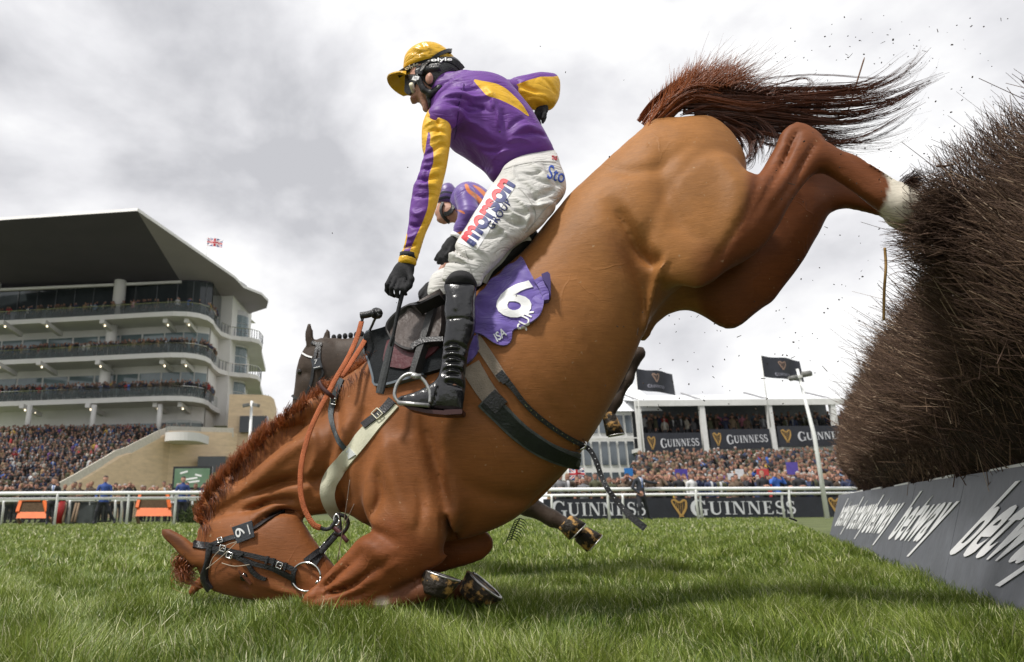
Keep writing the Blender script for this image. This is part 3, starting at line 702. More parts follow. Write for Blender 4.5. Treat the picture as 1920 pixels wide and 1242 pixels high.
# body: head, neck and the limbs inside the clothes, one surface
b = field([(715, 70), (1075, 800)], .0062)
face = [(776, 118), (770, 135), (767, 150), (764, 163), (766, 172), (770, 181), (769.5, 187), (773, 192), (780, 192), (784, 194), (786, 198), (785, 201), (789, 203), (791, 206), (797, 210), (806, 210), (816, 205), (826, 190), (838, 170), (848, 145), (838, 118), (815, 106), (790, 108)]
b.blob(face, -.02, R=.07, k=0, tmax=.09, ctrl=[(810, 130, .8), (775, 180, .55), (800, 205, .6), (800, 170, .78)], sm=4)
b.chain([(825, 165, -.01, .062), (850, 190, 0, .065), (880, 215, 0, .10)], k=.03)
b.chain([(885, 225, 0, .075), (940, 265, 0, .05), (990, 330, 0, .035)], k=.04)
b.chain([(835, 225, -.19, .035), (815, 320, -.22, .026), (768, 478, -.24, .022), (760, 505, -.24, .022)], k=.02)
b.chain([(975, 175, .19, .02), (1022, 172, .235, .02), (1012, 205, .24, .018)], k=.02)
b.chain([(1000, 355, -.05, .05), (868, 500, -.25, .035), (862, 600, -.31, .03), (850, 735, -.315, .022), (800, 750, -.315, .02)], k=.02)
b.chain([(1000, 350, .06, .06), (868, 500, .25, .035), (862, 600, .31, .03), (850, 735, .315, .022), (800, 750, .315, .02)], k=.02)
b.ball(805, 148, -.106, .022, k=.01, flat=(.8, 1.2, .45)); b.ball(806, 145, -.114, .018, k=.004, flat=(.62, 1.15, .5)); b.ball(807, 145, -.130, .010, k=.004, op='cut')
b.groove([(778, 180), (783, 188), (788, 197)], .006, .006, -.05); b.groove([(779, 199), (784, 200), (790, 201)], .004, .006, -.03); b.groove([(794, 178), (803, 190), (806, 204)], .009, .004, -.05)
b.groove([(768, 187), (774, 187), (779, 184)], .004, -.004, -.03)
rider_body, RBV, RBF = finish('body', b, M_SKIN, rider, 2)
# silks: body of the shirt
b = field([(800, 130), (1060, 350)], .0058)
torso = [(826, 168), (842, 154), (860, 147), (880, 146), (897, 148), (921, 149), (941, 154), (955, 161), (970, 179), (985, 197), (1001, 217), (1013, 238), (1026, 259), (1040, 290), (1022, 306), (978, 320), (950, 334), (931, 341), (920, 336),
         (909, 321), (897, 309), (884, 300), (872, 291), (859, 282), (845, 274), (830, 255), (814, 230), (806, 208), (814, 187)]
b.blob(torso, 0, R=.14, k=0, ctrl=[(860, 190, 1.45), (900, 220, 1.25), (990, 290, 1.25), (930, 320, 1.05), (840, 180, .95)], tmax=.235)
b.chain([(850, 200, -.16, .07), (828, 222, -.21, .058)], k=.05); b.chain([(930, 175, .14, .06), (965, 172, .20, .05)], k=.04)
b.chain([(835, 170, -.01, .078), (850, 190, 0, .10)], k=.03)
g = b.groove
for q, wd, dp in [([(848, 224), (880, 212), (912, 206)], .010, .007), ([(848, 240), (880, 232), (918, 222), (934, 218)], .010, -.008), ([(850, 256), (884, 250), (918, 240)], .008, .008),
                  ([(920, 205), (928, 218), (932, 232), (929, 244)], .010, -.011), ([(935, 235), (940, 255), (939, 275)], .008, -.009), ([(946, 240), (950, 260), (947, 282)], .012, .007),
                  ([(866, 272), (894, 282), (915, 292), (940, 298)], .010, .008), ([(870, 262), (900, 268), (926, 284)], .009, -.007), ([(905, 300), (925, 305), (944, 306)], .008, .006),
                  ([(1024, 270), (1000, 275), (975, 284)], .009, .008), ([(1008, 262), (985, 270), (962, 288)], .010, -.007), ([(990, 250), (970, 262), (955, 280)], .008, .006),
                  ([(960, 225), (985, 240), (1005, 262)], .012, .005), ([(815, 196), (845, 180), (870, 172)], .008, .006), ([(822, 204), (850, 192), (880, 182)], .008, -.006),
                  ([(880, 290), (905, 310), (925, 330)], .008, .007), ([(845, 160), (865, 160), (885, 156)], .008, -.005), ([(846, 250), (872, 240), (894, 238)], .006, .006), ([(858, 262), (884, 244), (905, 240), (925, 250)], .006, .008),
                  ([(955, 296), (975, 290), (1000, 292)], .007, -.007), ([(930, 190), (955, 206), (975, 232)], .016, .005), ([(926, 318), (944, 310), (965, 306)], .007, -.006)]: g(q, wd, dp)
YPOLY = [(888, 150), (905, 152), (930, 157), (948, 166), (962, 178), (974, 190), (984, 203), (992, 219), (975, 207), (958, 197), (934, 186), (914, 180), (901, 167)]
silk, TV, TF = finish('silk_shirt', b, M_SILK, rider, 1, [YPOLY])
# sleeves
b = field([(735, 190), (860, 500)], .0055)
arm = [(813, 201), (801, 214), (793, 234), (791, 255), (792, 280), (795, 293), (790, 313), (784, 333), (776, 351), (773, 368), (769, 392), (767, 417), (763, 441), (758, 462), (750, 480), (752, 486), (764, 489), (780, 489), (785, 478), (791, 458), (798, 436),
       (808, 414), (818, 387), (825, 361), (830, 342), (836, 318), (840, 296), (843, 275), (845, 255), (845, 232), (840, 214), (828, 202)]
b.blob(arm, -.225, R=.05, k=0, tau=.92, tilt=((830, 220, -.215), (765, 480, -.245)))
g = b.groove
for q, wd, dp in [([(800, 222), (815, 228), (828, 240)], .007, .006), ([(797, 240), (810, 236), (824, 226)], .006, -.006), ([(802, 258), (818, 250), (838, 254)], .007, .006), ([(808, 270), (822, 262), (838, 262)], .006, -.006),
                  ([(796, 296), (812, 290), (828, 278), (840, 276)], .008, .007), ([(794, 306), (815, 304), (834, 292)], .008, -.006), ([(788, 322), (808, 322), (830, 312)], .007, .006), ([(782, 340), (802, 344), (826, 334)], .009, .008),
                  ([(780, 352), (798, 356), (822, 352)], .008, -.007), ([(776, 372), (795, 378), (816, 370)], .007, .005), ([(772, 400), (786, 410), (806, 398)], .008, -.005), ([(770, 425), (784, 430), (798, 420)], .007, .006),
                  ([(764, 450), (776, 452), (790, 442)], .006, -.005), ([(758, 470), (770, 468), (784, 462)], .006, .005), ([(812, 210), (820, 232), (822, 256), (818, 280)], .010, .005), ([(806, 300), (804, 330), (796, 360)], .008, .004)]: g(q, wd, dp, -.24, -.225)
APOLY = [(803, 248), (807, 255), (806, 272), (812, 280), (812, 306), (806, 323), (803, 340), (804, 363), (802, 388), (796, 407), (789, 424), (781, 441), (772, 462), (765, 479), (758, 484), (754, 478), (760, 462), (763, 436), (745, 420), (752, 360), (770, 320), (794, 292), (799, 270)]
V, Fq = b.surface(1); P = proj(V); sd = poly_sd(catmull(APOLY, 4, True), P[:, 0], P[:, 1])
sleeve = link('sleeve', npmesh('sleeve', V, Fq, {'sd': -sd}), M_SILK, rider, True); SLV, SLF = V, Fq
b = field([(940, 125), (1065, 225)], .0055)
fa = [(940, 170), (953, 156), (963, 149), (989, 143.5), (1013, 138.5), (1037, 139.5), (1046, 144), (1050.5, 156), (1049, 180), (1042, 195), (1034, 204), (1022, 206.5), (1003, 207), (992, 201), (970, 190), (950, 190)]
b.blob(fa, .20, R=.06, k=0, tau=.85, tilt=((960, 170, .19), (1040, 170, .25)))
for q, wd, dp in [([(965, 160), (985, 175), (1010, 182)], .010, .006), ([(975, 180), (1000, 186), (1030, 184)], .008, -.006), ([(1000, 198), (1020, 196), (1040, 186)], .007, .007), ([(1015, 150), (1030, 160), (1040, 172)], .010, .005), ([(962, 172), (975, 170), (990, 162)], .008, -.006), ([(985, 196), (1000, 192), (1020, 192)], .006, -.005)]: b.groove(q, wd, dp, .2, .25)
V, Fq = b.surface(1); P = proj(V); sd = poly_sd(np.array([(930, 120), (1055, 120), (1048, 142), (1037, 144), (1013, 144), (989, 151), (970, 158), (955, 170), (930, 190)]), P[:, 0], P[:, 1])
link('sleeve', npmesh('sleeve', V, Fq, {'sd': -sd}), M_SILK, rider, True)
# breeches
b = field([(815, 270), (1080, 550)], .006)
br = [(946, 312), (965, 300), (985, 293), (1010, 288), (1036, 281), (1045, 290), (1051, 310), (1058, 336), (1060, 357), (1050, 374), (1038, 392), (1028, 410), (1012, 428), (994, 441), (980, 452), (968, 458), (953, 471), (936, 491), (921, 505), (909, 518), (902, 534),
      (890, 538), (865, 534), (845, 531), (831, 527), (829, 520), (834, 501), (847, 475), (859, 450), (873, 429), (888, 403), (902, 383), (910, 365), (921, 350), (930, 339), (938, 326)]
b.blob(br, -.13, R=.11, k=0, ctrl=[(1000, 320, .80), (1010, 380, .85), (930, 420, .74), (865, 510, .85)], tilt=((1000, 330, -.07), (865, 510, -.265)), tmax=.17)
b.chain([(1000, 348, -.03, .09), (1005, 355, -.02, .10)], k=.04); b.chain([(1000, 350, .06, .10), (940, 410, .16, .10), (872, 500, .26, .072)], k=.04)
g = b.groove
for q, wd, dp in [([(1040, 350), (1015, 372), (990, 382)], .010, .010), ([(1045, 375), (1015, 395), (985, 402)], .008, -.009), ([(1050, 340), (1020, 345), (985, 335)], .010, .006), ([(965, 385), (985, 400), (995, 420), (985, 436)], .008, -.009),
                  ([(975, 345), (1000, 372), (1010, 400)], .010, .008), ([(940, 420), (955, 432), (972, 436), (990, 430)], .008, .008), ([(950, 400), (966, 418), (982, 424)], .007, -.007), ([(905, 470), (930, 466), (950, 452)], .009, .007),
                  ([(880, 470), (900, 490), (915, 500)], .008, -.007), ([(855, 480), (875, 505), (900, 515)], .008, .007), ([(845, 495), (868, 510), (890, 526)], .007, -.006), ([(836, 510), (860, 516), (885, 524)], .005, .006),
                  ([(1020, 300), (1030, 325), (1048, 340)], .010, .007), ([(990, 300), (1015, 318), (1035, 348)], .012, -.007), ([(920, 440), (940, 446), (956, 462)], .008, -.007), ([(965, 305), (962, 330), (975, 350)], .005, -.004),
                  ([(1000, 410), (985, 415), (965, 412)], .007, .007), ([(1020, 320), (1000, 330), (980, 330)], .007, .006)]: g(q, wd, dp, -.15, 0.0)
breeches, BV, BF = finish('breeches', b, M_BREECH, rider, 1)
DBS = Drape((BV, BF), plane=HP); M_SEAM = mat('seam_thread', (.42, .41, .39), .8)
for q in ([(1046, 372), (1022, 392), (1006, 412), (990, 430)], [(972, 352), (990, 372), (1004, 398), (1000, 420), (985, 436)], [(945, 318), (962, 312), (988, 306), (1014, 303), (1042, 304)], [(873, 470), (878, 492), (884, 512), (890, 530)]): strap('seam', DBS, q, 1.6, .0016, M_SEAM, breeches, m=3)
DTS = Drape((TV, TF), plane=HP)
for q in ([(870, 158), (862, 190), (858, 222), (852, 262)], [(1036, 286), (1012, 297), (975, 311), (950, 322)]): strap('seam', DTS, q, 1.6, .0014, mat('purple_seam', (.07, .02, .15), .7), silk, m=3)
# boots
def boot(w, sgn):
    b = field([(735, 520), (905, 785)], .0055, (w - .12, w + .12))
    bt = [(834, 532), (860, 530), (891, 536), (891, 570), (892, 607), (888, 630), (881, 650), (877, 668), (875, 684), (872, 705), (873, 727), (870, 753), (866, 772), (850, 774), (835, 772), (800, 770), (770, 766), (750, 758), (744, 750), (752, 743), (778, 736),
          (804, 723), (819, 711), (826, 692), (829, 668), (831, 645), (836, 610), (833, 585), (836, 561)]
    b.blob(bt, w, R=.055, k=0, ctrl=[(862, 570, .95), (850, 690, .85), (850, 750, .75), (770, 750, .95)], tmax=.052)
    if sgn < 0:
        g = b.groove
        for i, y in enumerate((652, 664, 675, 686, 697, 708)):
            s_ = (-1) ** i
            g([(832, y + 4 * s_), (850, y - 3), (876, y + 5 * s_)], .0055, .0045, w, w); g([(834, y + 6), (852, y + 3), (874, y + 9)], .0055, -.0035, w, w)
        g([(835, 606), (862, 602), (892, 607)], .003, .0025, w, w); g([(826, 716), (820, 745), (814, 762)], .003, .004, w, w); g([(838, 724), (848, 722), (872, 730)], .006, .005, w, w)
        g([(856, 560), (858, 590)], .014, -.003, w, w)
    V, Fq = b.surface(1); link('boot', npmesh('boot', V, Fq), M_BOOT, rider, True); return V, Fq
BTV, BTF = boot(-.315, -1); boot(.315, 1)
mb = MB(); mb.tube([HP.at(865, 524, -.29), HP.at(864, 534, -.30), HP.at(863, 542, -.312)], [.046, .056, .055], 20); mb.build('knee_sock', M_BLACK_MATT, rider, True)
mb = MB()
so_ = [(744, 752), (765, 767), (800, 775), (835, 778), (866, 776), (867, 768), (835, 770), (800, 768), (765, 761)]
pa = [HP.at(x, y, -.36) for x, y in so_]; mb.extrude(pa, HP.w * .085)
mb.box(HP.at(852, 776, -.315), (.055, .075, .018), ax=[HP.u, HP.w, (0, 0, 1)])
mb.build('boot_sole', mat('maroon_sole', (.05, .018, .018), .5), rider)
# gloves: palm, four bent fingers and a thumb each
def glove(palm, fingers, thumb, r=.0105, pr=.036):
    xs = [p[0] for f in fingers + [thumb] for p in f]; ys = [p[1] for f in fingers + [thumb] for p in f]
    ws = [p[2] for f in fingers + [thumb] for p in f]
    b = field([(min(xs) - 18, min(ys) - 45), (max(xs) + 18, max(ys) + 18)], .0042, (min(ws) - .06, max(ws) + .06))
    b.chain(palm, k=.012, flat=.62)
    for f in fingers: b.chain([(x, y, w, r * (1 - .12 * i)) for i, (x, y, w) in enumerate(f)], k=.003)
    b.chain([(x, y, w, r * 1.12) for x, y, w in thumb], k=.006)
    V, Fq = b.surface(1); return link('glove', npmesh('glove', V, Fq), M_BLACK_MATT, rider, True)
glove([(765, 492, -.245, .027), (757, 508, -.25, .036), (747, 524, -.25, .038)],
      [[(734, 520, -.262), (726, 534, -.272), (725, 545, -.262), (730, 552, -.25)], [(741, 525, -.268), (734, 540, -.28), (734, 552, -.268), (740, 556, -.25)],
       [(750, 528, -.266), (744, 543, -.28), (745, 555, -.268), (750, 558, -.25)], [(758, 526, -.262), (754, 541, -.276), (757, 550, -.265), (761, 552, -.25)]],
      [(766, 508, -.262), (771, 524, -.272), (767, 536, -.272), (759, 544, -.272)])
glove([(1016, 200, .23, .024), (1016, 206, .23, .026), (1012, 214, .23, .026)],
      [[(1007, 212, .22), (1004, 222, .215), (1008, 229, .22)], [(1012, 214, .235), (1010, 226, .23), (1013, 234, .235)], [(1017, 214, .245), (1017, 223, .245), (1018, 230, .245)], [(1021, 210, .25), (1022, 220, .25), (1020, 227, .25)]],
      [(1018, 206, .215), (1021, 215, .205), (1019, 221, .205)], r=.0085)
# cuffs
mb = MB(); c0, c1 = HP.at(765, 483, -.243), HP.at(763, 498, -.245)
mb.tube([c0, c0 * .7 + c1 * .3, c0 * .3 + c1 * .7, c1], [.031, .034, .034, .028], 14); o = mb.build('cuff', M_CAP, rider, True)
mb = MB(); c0, c1 = HP.at(767, 477, -.243), HP.at(765.5, 486, -.243); mb.tube([c0, c1], [.0345, .0335], 14); mb.build('wrist_band', M_BLACK_MATT, rider, True)
# helmet: silk cap, dark shell behind and round the ear, peak, band, harness, goggles
b = field([(740, 70), (880, 170)], .0048, (-.2, .2), gk=.6)
dome = [(758, 128), (759, 118), (763, 109), (772, 100), (786, 92), (800, 88), (813, 88), (826, 91), (837, 97), (846, 105), (853, 112), (858, 119), (850, 126), (825, 133), (800, 137), (780, 140), (766, 141), (757, 135)]
b.blob(dome, -.01, R=.09, k=0, tau=1.6, tmax=.112)
for q, wd, dp in [([(790, 84), (797, 95), (803, 112)], .005, .006), ([(800, 83), (806, 95), (808, 108)], .005, -.006), ([(766, 106), (778, 104), (790, 112)], .006, .005), ([(772, 96), (785, 98), (796, 106)], .006, -.005), ([(812, 84), (820, 96), (832, 102)], .008, .004),
                  ([(760, 120), (780, 118), (800, 110)], .006, -.005), ([(838, 104), (845, 110), (852, 116)], .006, .005), ([(784, 108), (800, 104), (816, 102)], .005, .005), ([(796, 110), (806, 112), (818, 106)], .004, -.005)]: b.groove(q, wd, dp, -.06)
helmet = finish('helmet', b, M_CAP, rider, 1); HLV, HLF = helmet[1], helmet[2]; helmet = helmet[0]
b = field([(770, 90), (885, 200)], .0048, (-.2, .2))
shell = [(785, 137), (800, 130), (830, 122), (852, 114), (860, 118), (868, 127), (864, 140), (857, 150), (846, 157), (838, 170), (830, 184), (816, 188), (803, 182), (793, 170), (786, 152)]
b.blob(shell, -.01, R=.07, k=0, tau=1.9, tmax=.104)
b.chain([(784, 134, -.092, .013), (786, 152, -.094, .013), (794, 168, -.088, .013), (808, 176, -.08, .014), (824, 166, -.085, .016)], k=.008)
b.chain([(800, 172, -.078, .010), (803, 184, -.066, .008), (806, 194, -.058, .008), (808, 206, -.04, .007)], k=.004)
b.chain([(784, 134, -.092, .012), (800, 131, -.095, .012), (822, 128, -.095, .012)], k=.01)
shell_o, SHV, SHF = finish('helmet_shell', b, M_BLACK, helmet, 1)
DH = Drape((HLV, HLF), (SHV, SHF), plane=HP)
strap('brim_band', DH, [(747, 141), (762, 131), (785, 121), (812, 113), (838, 112), (858, 121), (866, 130)], [11, 11, 10, 9, 9, 10], .004, M_BLACK_MATT, helmet)
strap('harness_strap', DH, [(786, 141), (793, 127), (806, 114), (822, 103), (838, 97), (846, 97)], 6.5, .0065, M_BLACK, helmet)
text_drape('lettering', DH, 'olyle', (773, 124.5), (24, -9), (-3, -8), M_WHITE, helmet, .02, .0055)
text_drape('lettering', DH, 'olyle', (828, 114.5), (38, -2), (0, -7.5), M_WHITE, helmet, .02, .0055)
# peak: a curved visor
pts = []; nn = 15
for i in range(nn):
    a = math.pi * i / (nn - 1)
    for t, dy in ((0, 0), (.5, 1), (1, 0)):
        pass
V = []; Fq = []
top0 = HP.at(760, 141, 0); tip = HP.at(729, 156, 0); low = HP.at(768, 166, -.02)
m2 = 8
for i in range(nn):
    a = -1 + 2 * i / (nn - 1)                               # across the head
    w = a * .085
    for j in range(m2):
        t = j / (m2 - 1); reach = math.sqrt(max(0, 1 - (a * .93) ** 2))
        base = HP.at(764 + 6 * abs(a), 143 + 22 * a * a, 0); pk = HP.at(728 + 34 * (1 - reach), 157 + 8 * (1 - reach), 0)
        p = base * (1 - t) + pk * t + np.array([0, 0, .008]) * math.sin(math.pi * t)
        V.append(p + HP.w * w - HP.w * .012)
V = np.array(V); nrm = np.tile(np.array([-.25, -.1, .95]), (len(V), 1))
grid_shell('peak', V, nrm, nn, m2, .0025, M_CAP, helmet, back=.0025, relax=0)
DF = Drape((RBV, RBF), plane=HP)
gog = patch('goggles', DF, [(764, 143), (776, 142), (785, 143)], [(763, 170), (771, 179), (781, 158)], 10, 8, .012, M_BLACK, rider)
DG = Drape((RBV, RBF), plane=HP)
cc = HP.at(771, 158.5, -.118)
mb = MB(); mb.tube([cc, cc + HP.w * .05], [.0095, .0095], 16); mb.build('goggle_vent', mat('cream_plastic', (.75, .68, .5), .35), gog, True)
mb = MB()
for dx in (0, 4): mb.bar(HP.at(776 + dx, 151 - dx * .4, -.118), HP.at(779 + dx * .8, 145 - dx * .4, -.118), .003, .02)
mb.build('goggle_clip', M_WHITE, gog)
# prints on the breeches
DB = Drape((BV, BF), (TV, TF), plane=HP)
LOGO_RED = (.55, .015, .03); LOGO_BLUE = (.025, .035, .16)
M_LOGO = cloth('red_over_navy_print', LOGO_BLUE, LOGO_RED, .5, .0, 'ty', .05)
patch('sponsor_panel', DB, [(925, 346), (900, 385), (876, 428), (858, 455)], [(965, 353), (940, 390), (918, 432), (893, 470)], 26, 10, .002, mat('panel_cloth', (.80, .80, .82), .5, .3, .04, 9, .1, 30), breeches)
text_drape('lettering', DB, 'morson', (916, 398), (78, -114), (-24, -16), M_LOGO, breeches, .035, .0042, cell=.06)
text_drape('lettering', DB, 'GROUP', (936, 402), (36, -52), (-12, -8), mat('navy_print', (.03, .035, .12), .5), breeches, .0, .0042)
text_drape('lettering', DB, 'Sto', (1043, 327), (31, 10), (5, -25), mat('blue_print', (.03, .08, .42), .5), breeches, .0, .003)
text_drape('lettering', DB, 'TG', (1039, 297), (10, 2), (1, -7), mat('red_print', (.45, .02, .03), .5), breeches, .02, .003)
# whip held in the near hand
whip = empty('whip', HP.at(735, 640, -.26), 'black riding whip held downward in the gloved hand of the yellow-capped jockey', 'whip')
mb = MB(); mb.tube([HP.at(763, 527, -.262), HP.at(755, 548, -.262), HP.at(746, 585, -.265), HP.at(737, 632, -.27), HP.at(733, 650, -.27)], [.009, .0085, .007, .006, .006], 10); mb.build('shaft', M_BLACK_MATT, whip, True)
mb = MB(); mb.tube([HP.at(737, 632, -.27), HP.at(731, 655, -.27), HP.at(722, 695, -.275), HP.at(712, 738, -.28)], [.008, .0125, .0145, .0145], 8, flat=.4, up=HP.w); o = mb.build('flap', mat('whip_padding', (.035, .038, .04), .55, .4, .2, 40, .2, 200), whip, False)
# ------------------------------------------------------------------ tack on the falling horse
M_RUBBER = mat('orange_rein_rubber', (.42, .115, .04), .6, .3, .2, 25, .5, 260)
M_CREAM = mat('cream_webbing', (.56, .55, .42), .65, .3, .12, 12, .25, 240)
M_GREYWEB = mat('grey_webbing', (.30, .25, .20), .7, .25, .25, 14, .35, 200)
M_SADDLE = mat('brown_saddle_leather', (.075, .058, .052), .5, .4, .18, 10, .25, 60)
M_MAROON = mat('maroon_saddle_leather', (.085, .022, .026), .35, .45, .2, 12, .2, 50)
M_CLOTHP = cloth('purple_number_cloth', (.115, .07, .33), (.115, .07, .33), .6, .4, scale=7)
saddle = empty('saddle', HP.at(840, 620, 0), 'brown racing saddle under the jockey in yellow cap, with stirrups hanging', 'saddle')
# black pad, tree and flaps
patch('saddle_pad', DR, [(688, 636), (700, 629), (735, 618), (780, 594), (830, 566), (880, 535)], [(690, 668), (699, 684), (709, 726), (745, 723), (790, 708), (850, 690)], 26, 14, .022, mat('black_felt_pad', (.014, .016, .018), .85, .2, .2, 30, .4, 200), saddle)
strap('pad_edge', DR, [(700, 630), (690, 640), (688, 664), (697, 682), (706, 712), (709, 726), (735, 724), (762, 716), (800, 706)], 4, .026, mat('grey_piping', (.10, .12, .14), .6), saddle)
seat = Body(HP, ((-.1, .75), (.55, 1.5), (-.3, .3)), .008, 1)
seat.blob([(835, 600), (838, 575), (880, 532), (912, 505), (945, 480), (985, 447), (1004, 436), (1010, 452), (990, 480), (960, 512), (930, 545), (900, 580), (870, 600)], 0, R=.1, k=0, tau=3.0, tmax=.235)
SV, SF = seat.surface(2); link('seat', npmesh('seat', SV, SF), mat('black_seat_leather', (.012, .014, .012), .6, .35, .3, 10, .3, 80), saddle, True)
DS = Drape((HV, HF), (SV, SF), plane=HP)
strap('seat_edge', DS, [(905, 530), (918, 508), (936, 492), (953, 473), (968, 460), (980, 452), (990, 449)], 4, .012, mat('pale_edge', (.45, .45, .38), .6), saddle, off=.006)
DS0 = Drape((HV, HF), plane=HP)
patch('under_flap', DS0, [(734, 650), (729, 668), (727, 686), (738, 694)], [(820, 600), (835, 640), (824, 664), (792, 687), (765, 698)], 14, 14, .030, M_MAROON, saddle)
patch('flap', DS0, [(749, 612), (741, 626), (739, 640), (750, 656), (766, 664)], [(838, 560), (840, 600), (836, 640), (815, 660), (790, 668)], 16, 16, .048, M_SADDLE, saddle, relax=6)
strap('flap_edge', DS0, [(836, 566), (800, 583), (772, 596), (749, 614), (739, 632), (748, 650), (768, 664), (795, 667), (820, 654)], 3.5, .053, mat('dark_piping', (.02, .018, .018), .5), saddle)
strap('knee_roll', DS0, [(760, 626), (776, 608), (800, 598), (822, 590)], 9, .050, M_SADDLE, saddle, crown=.012)
DST = Drape((HV, HF), (SV, SF), plane=HP)
strap('stirrup_leather', DS0, [(832, 580), (820, 618), (808, 655), (796, 690), (790, 712)], [11, 11, 10, 10, 9], .064, mat('grey_leather', (.035, .035, .035), .5, .4, .2, 30, .2, 150), saddle)
strap('keeper_strap', DS0, [(846, 652), (820, 654), (800, 660), (790, 668)], 8, .068, M_BLACK, saddle)
# stirrup iron: arched ring with a tread, holding the toe
mb = MB(); ring = [(748, 756), (740, 742), (744, 722), (756, 706), (771, 701), (786, 706), (798, 718), (806, 736), (806, 756)]
mb.tube([HP.at(x, y, -.345) for x, y in catmull(ring, 4)], .0062, 10); mb.tube([HP.at(x, y, -.345) for x, y in [(772, 703), (778, 706), (790, 706)]], .010, 8)
mb.bar(HP.at(748, 757, -.35), HP.at(806, 762, -.35), .05, .012)
mb.build('stirrup_iron', mat('matt_alloy', (.42, .42, .41), .38, .5, .1, 30, .1, 80, metal=.85), saddle, True)
# girth, surcingle, breastplate
girth = empty('girth', HP.at(980, 790, -.2), 'grey and black girth straps round the belly of the falling horse', 'girth')
strap('girth_web', DR, [(882, 686), (905, 724), (930, 758)], [38, 36, 34], .006, M_GREYWEB, girth)
strap('girth_web', DR, [(893, 636), (918, 672), (944, 712)], [20, 20, 19], .006, M_GREYWEB, girth)
strap('girth_sleeve', DR, [(910, 748), (936, 774), (975, 812), (1020, 842), (1060, 858), (1082, 862)], [38, 38, 37, 35, 32, 28], .014, mat('grey_elastic_edge', (.09, .10, .095), .7, .3, .3, 30, .3, 200), girth)
strap('girth_padding', DR, [(912, 750), (936, 774), (975, 812), (1020, 842), (1060, 859), (1080, 864)], [29, 29, 28, 26, 23, 18], .019, mat('black_neoprene', (.010, .014, .012), .5, .4, .3, 20, .2, 100), girth)
strap('girth_patch', DR, [(918, 742), (940, 764)], [32, 32], .024, M_BLACK, girth)
strap('surcingle_strap', DR, [(938, 702), (960, 726), (985, 758), (1020, 790), (1060, 818), (1092, 834)], [14, 10, 9, 9, 9, 9], .010, M_BLACK, girth)
strap('keeper', DR, [(936, 700), (950, 716)], [16, 16], .016, M_BLACK, girth)
mb = MB()
for t in np.linspace(0, 1, 14):
    p = catmull([(985, 758), (1020, 790), (1060, 818), (1092, 834)], 8); q = p[int(t * (len(p) - 1))]; P_, N_ = DR.hits(np.array([q])); c = P_[0] + N_[0] * .0105
    mb.tube([c, c + N_[0] * .002], .0018, 6)
mb.build('eyelet', M_STEEL, girth)
# loose strap blowing free behind the belly
loose = empty('loose_strap', HP.at(1150, 920, 0), 'black punched strap end flying loose under the belly of the falling horse', 'strap')
mb = MB(); LS = catmull([(1086, 836, -.06), (1104, 842, -.08), (1118, 866, -.09), (1127, 892, -.09), (1140, 918, -.10), (1160, 944, -.10), (1182, 968, -.11), (1210, 991, -.12)], 5)
for i in range(len(LS) - 1):
    wv = .017 if i < 28 else .022
    mb.bar(HP.at(*LS[i]), HP.at(*LS[i + 1]), wv, .004 if i < 28 else .009, up=HP.w)
mb.build('strap', M_BLACK, loose, False)
mb = MB()
for i in range(3, 28, 2):
    c = HP.at(*LS[i]) - HP.w * .009; mb.tube([c, c - HP.w * .002], .0019, 6)
mb.build('eyelet', M_STEEL, loose)
mb = MB(); mb.tube([HP.at(1085 + 12 * math.cos(a), 836 + 7 * math.sin(a), -.09 - .015 * math.sin(a * 2)) for a in np.linspace(0, 6.28, 14)], .0035, 6); mb.tube([HP.at(1093, 824, -.09), HP.at(1100, 832, -.10), HP.at(1096, 842, -.10)], .003, 6); mb.build('buckle', M_STEEL, loose, True)
bp_ = empty('breastplate', HP.at(660, 850, -.2), 'cream breast girth strap across the shoulder of the falling horse', 'breastplate')
strap('chest_strap', DR, [(740, 756), (715, 783), (688, 814), (664, 842), (640, 872), (622, 898), (614, 925), (620, 950), (634, 970)], [22, 23, 25, 27, 28, 28, 26, 22, 17], .007, M_CREAM, bp_)
strap('buckle_strap', DR, [(738, 752), (722, 770), (702, 786), (684, 800)], [15, 14, 11, 11], .013, M_BLACK, bp_)
strap('neck_strap', DR, [(642, 712), (634, 730), (626, 752), (621, 775), (623, 798), (634, 824), (650, 846), (660, 856)], [9, 10, 12, 8, 8, 8, 9, 11], .007, mat('dark_blue_leather', (.035, .045, .05), .5, .4, .2, 30, .2, 150), bp_)
strap('tape', DR, [(652, 842), (664, 858)], [14, 15], .011, mat('clear_tape', (.55, .58, .58), .25), bp_)
def buckle(dr, c, ang, s, parent, e=.012, name='buckle', m=None):
    """small open frame lying on the body"""
    ca, sa = math.cos(ang), math.sin(ang); pt = [(-1, -1), (1, -1), (1, 1), (-1, 1), (-1, -1)]
    P = np.array([(c[0] + (x * ca - y * sa) * s, c[1] + (x * sa + y * ca) * s) for x, y in resample(pt, 17)]); pos, nor = dr.hits(P); pos = pos + nor * e
    mb = MB(); mb.tube(list(pos), .0022, 6); P2, N2 = dr.hits(np.array([c, (c[0] + ca * s, c[1] + sa * s)])); mb.tube(list(P2 + N2 * (e + .001)), .0016, 6)
    return mb.build(name, m or M_STEEL, parent, True)
buckle(DR, (628, 752), .1, 6, bp_); buckle(DR, (712, 779), .8, 7, bp_, .018, m=mat('pale_buckle', (.6, .58, .45), .4))
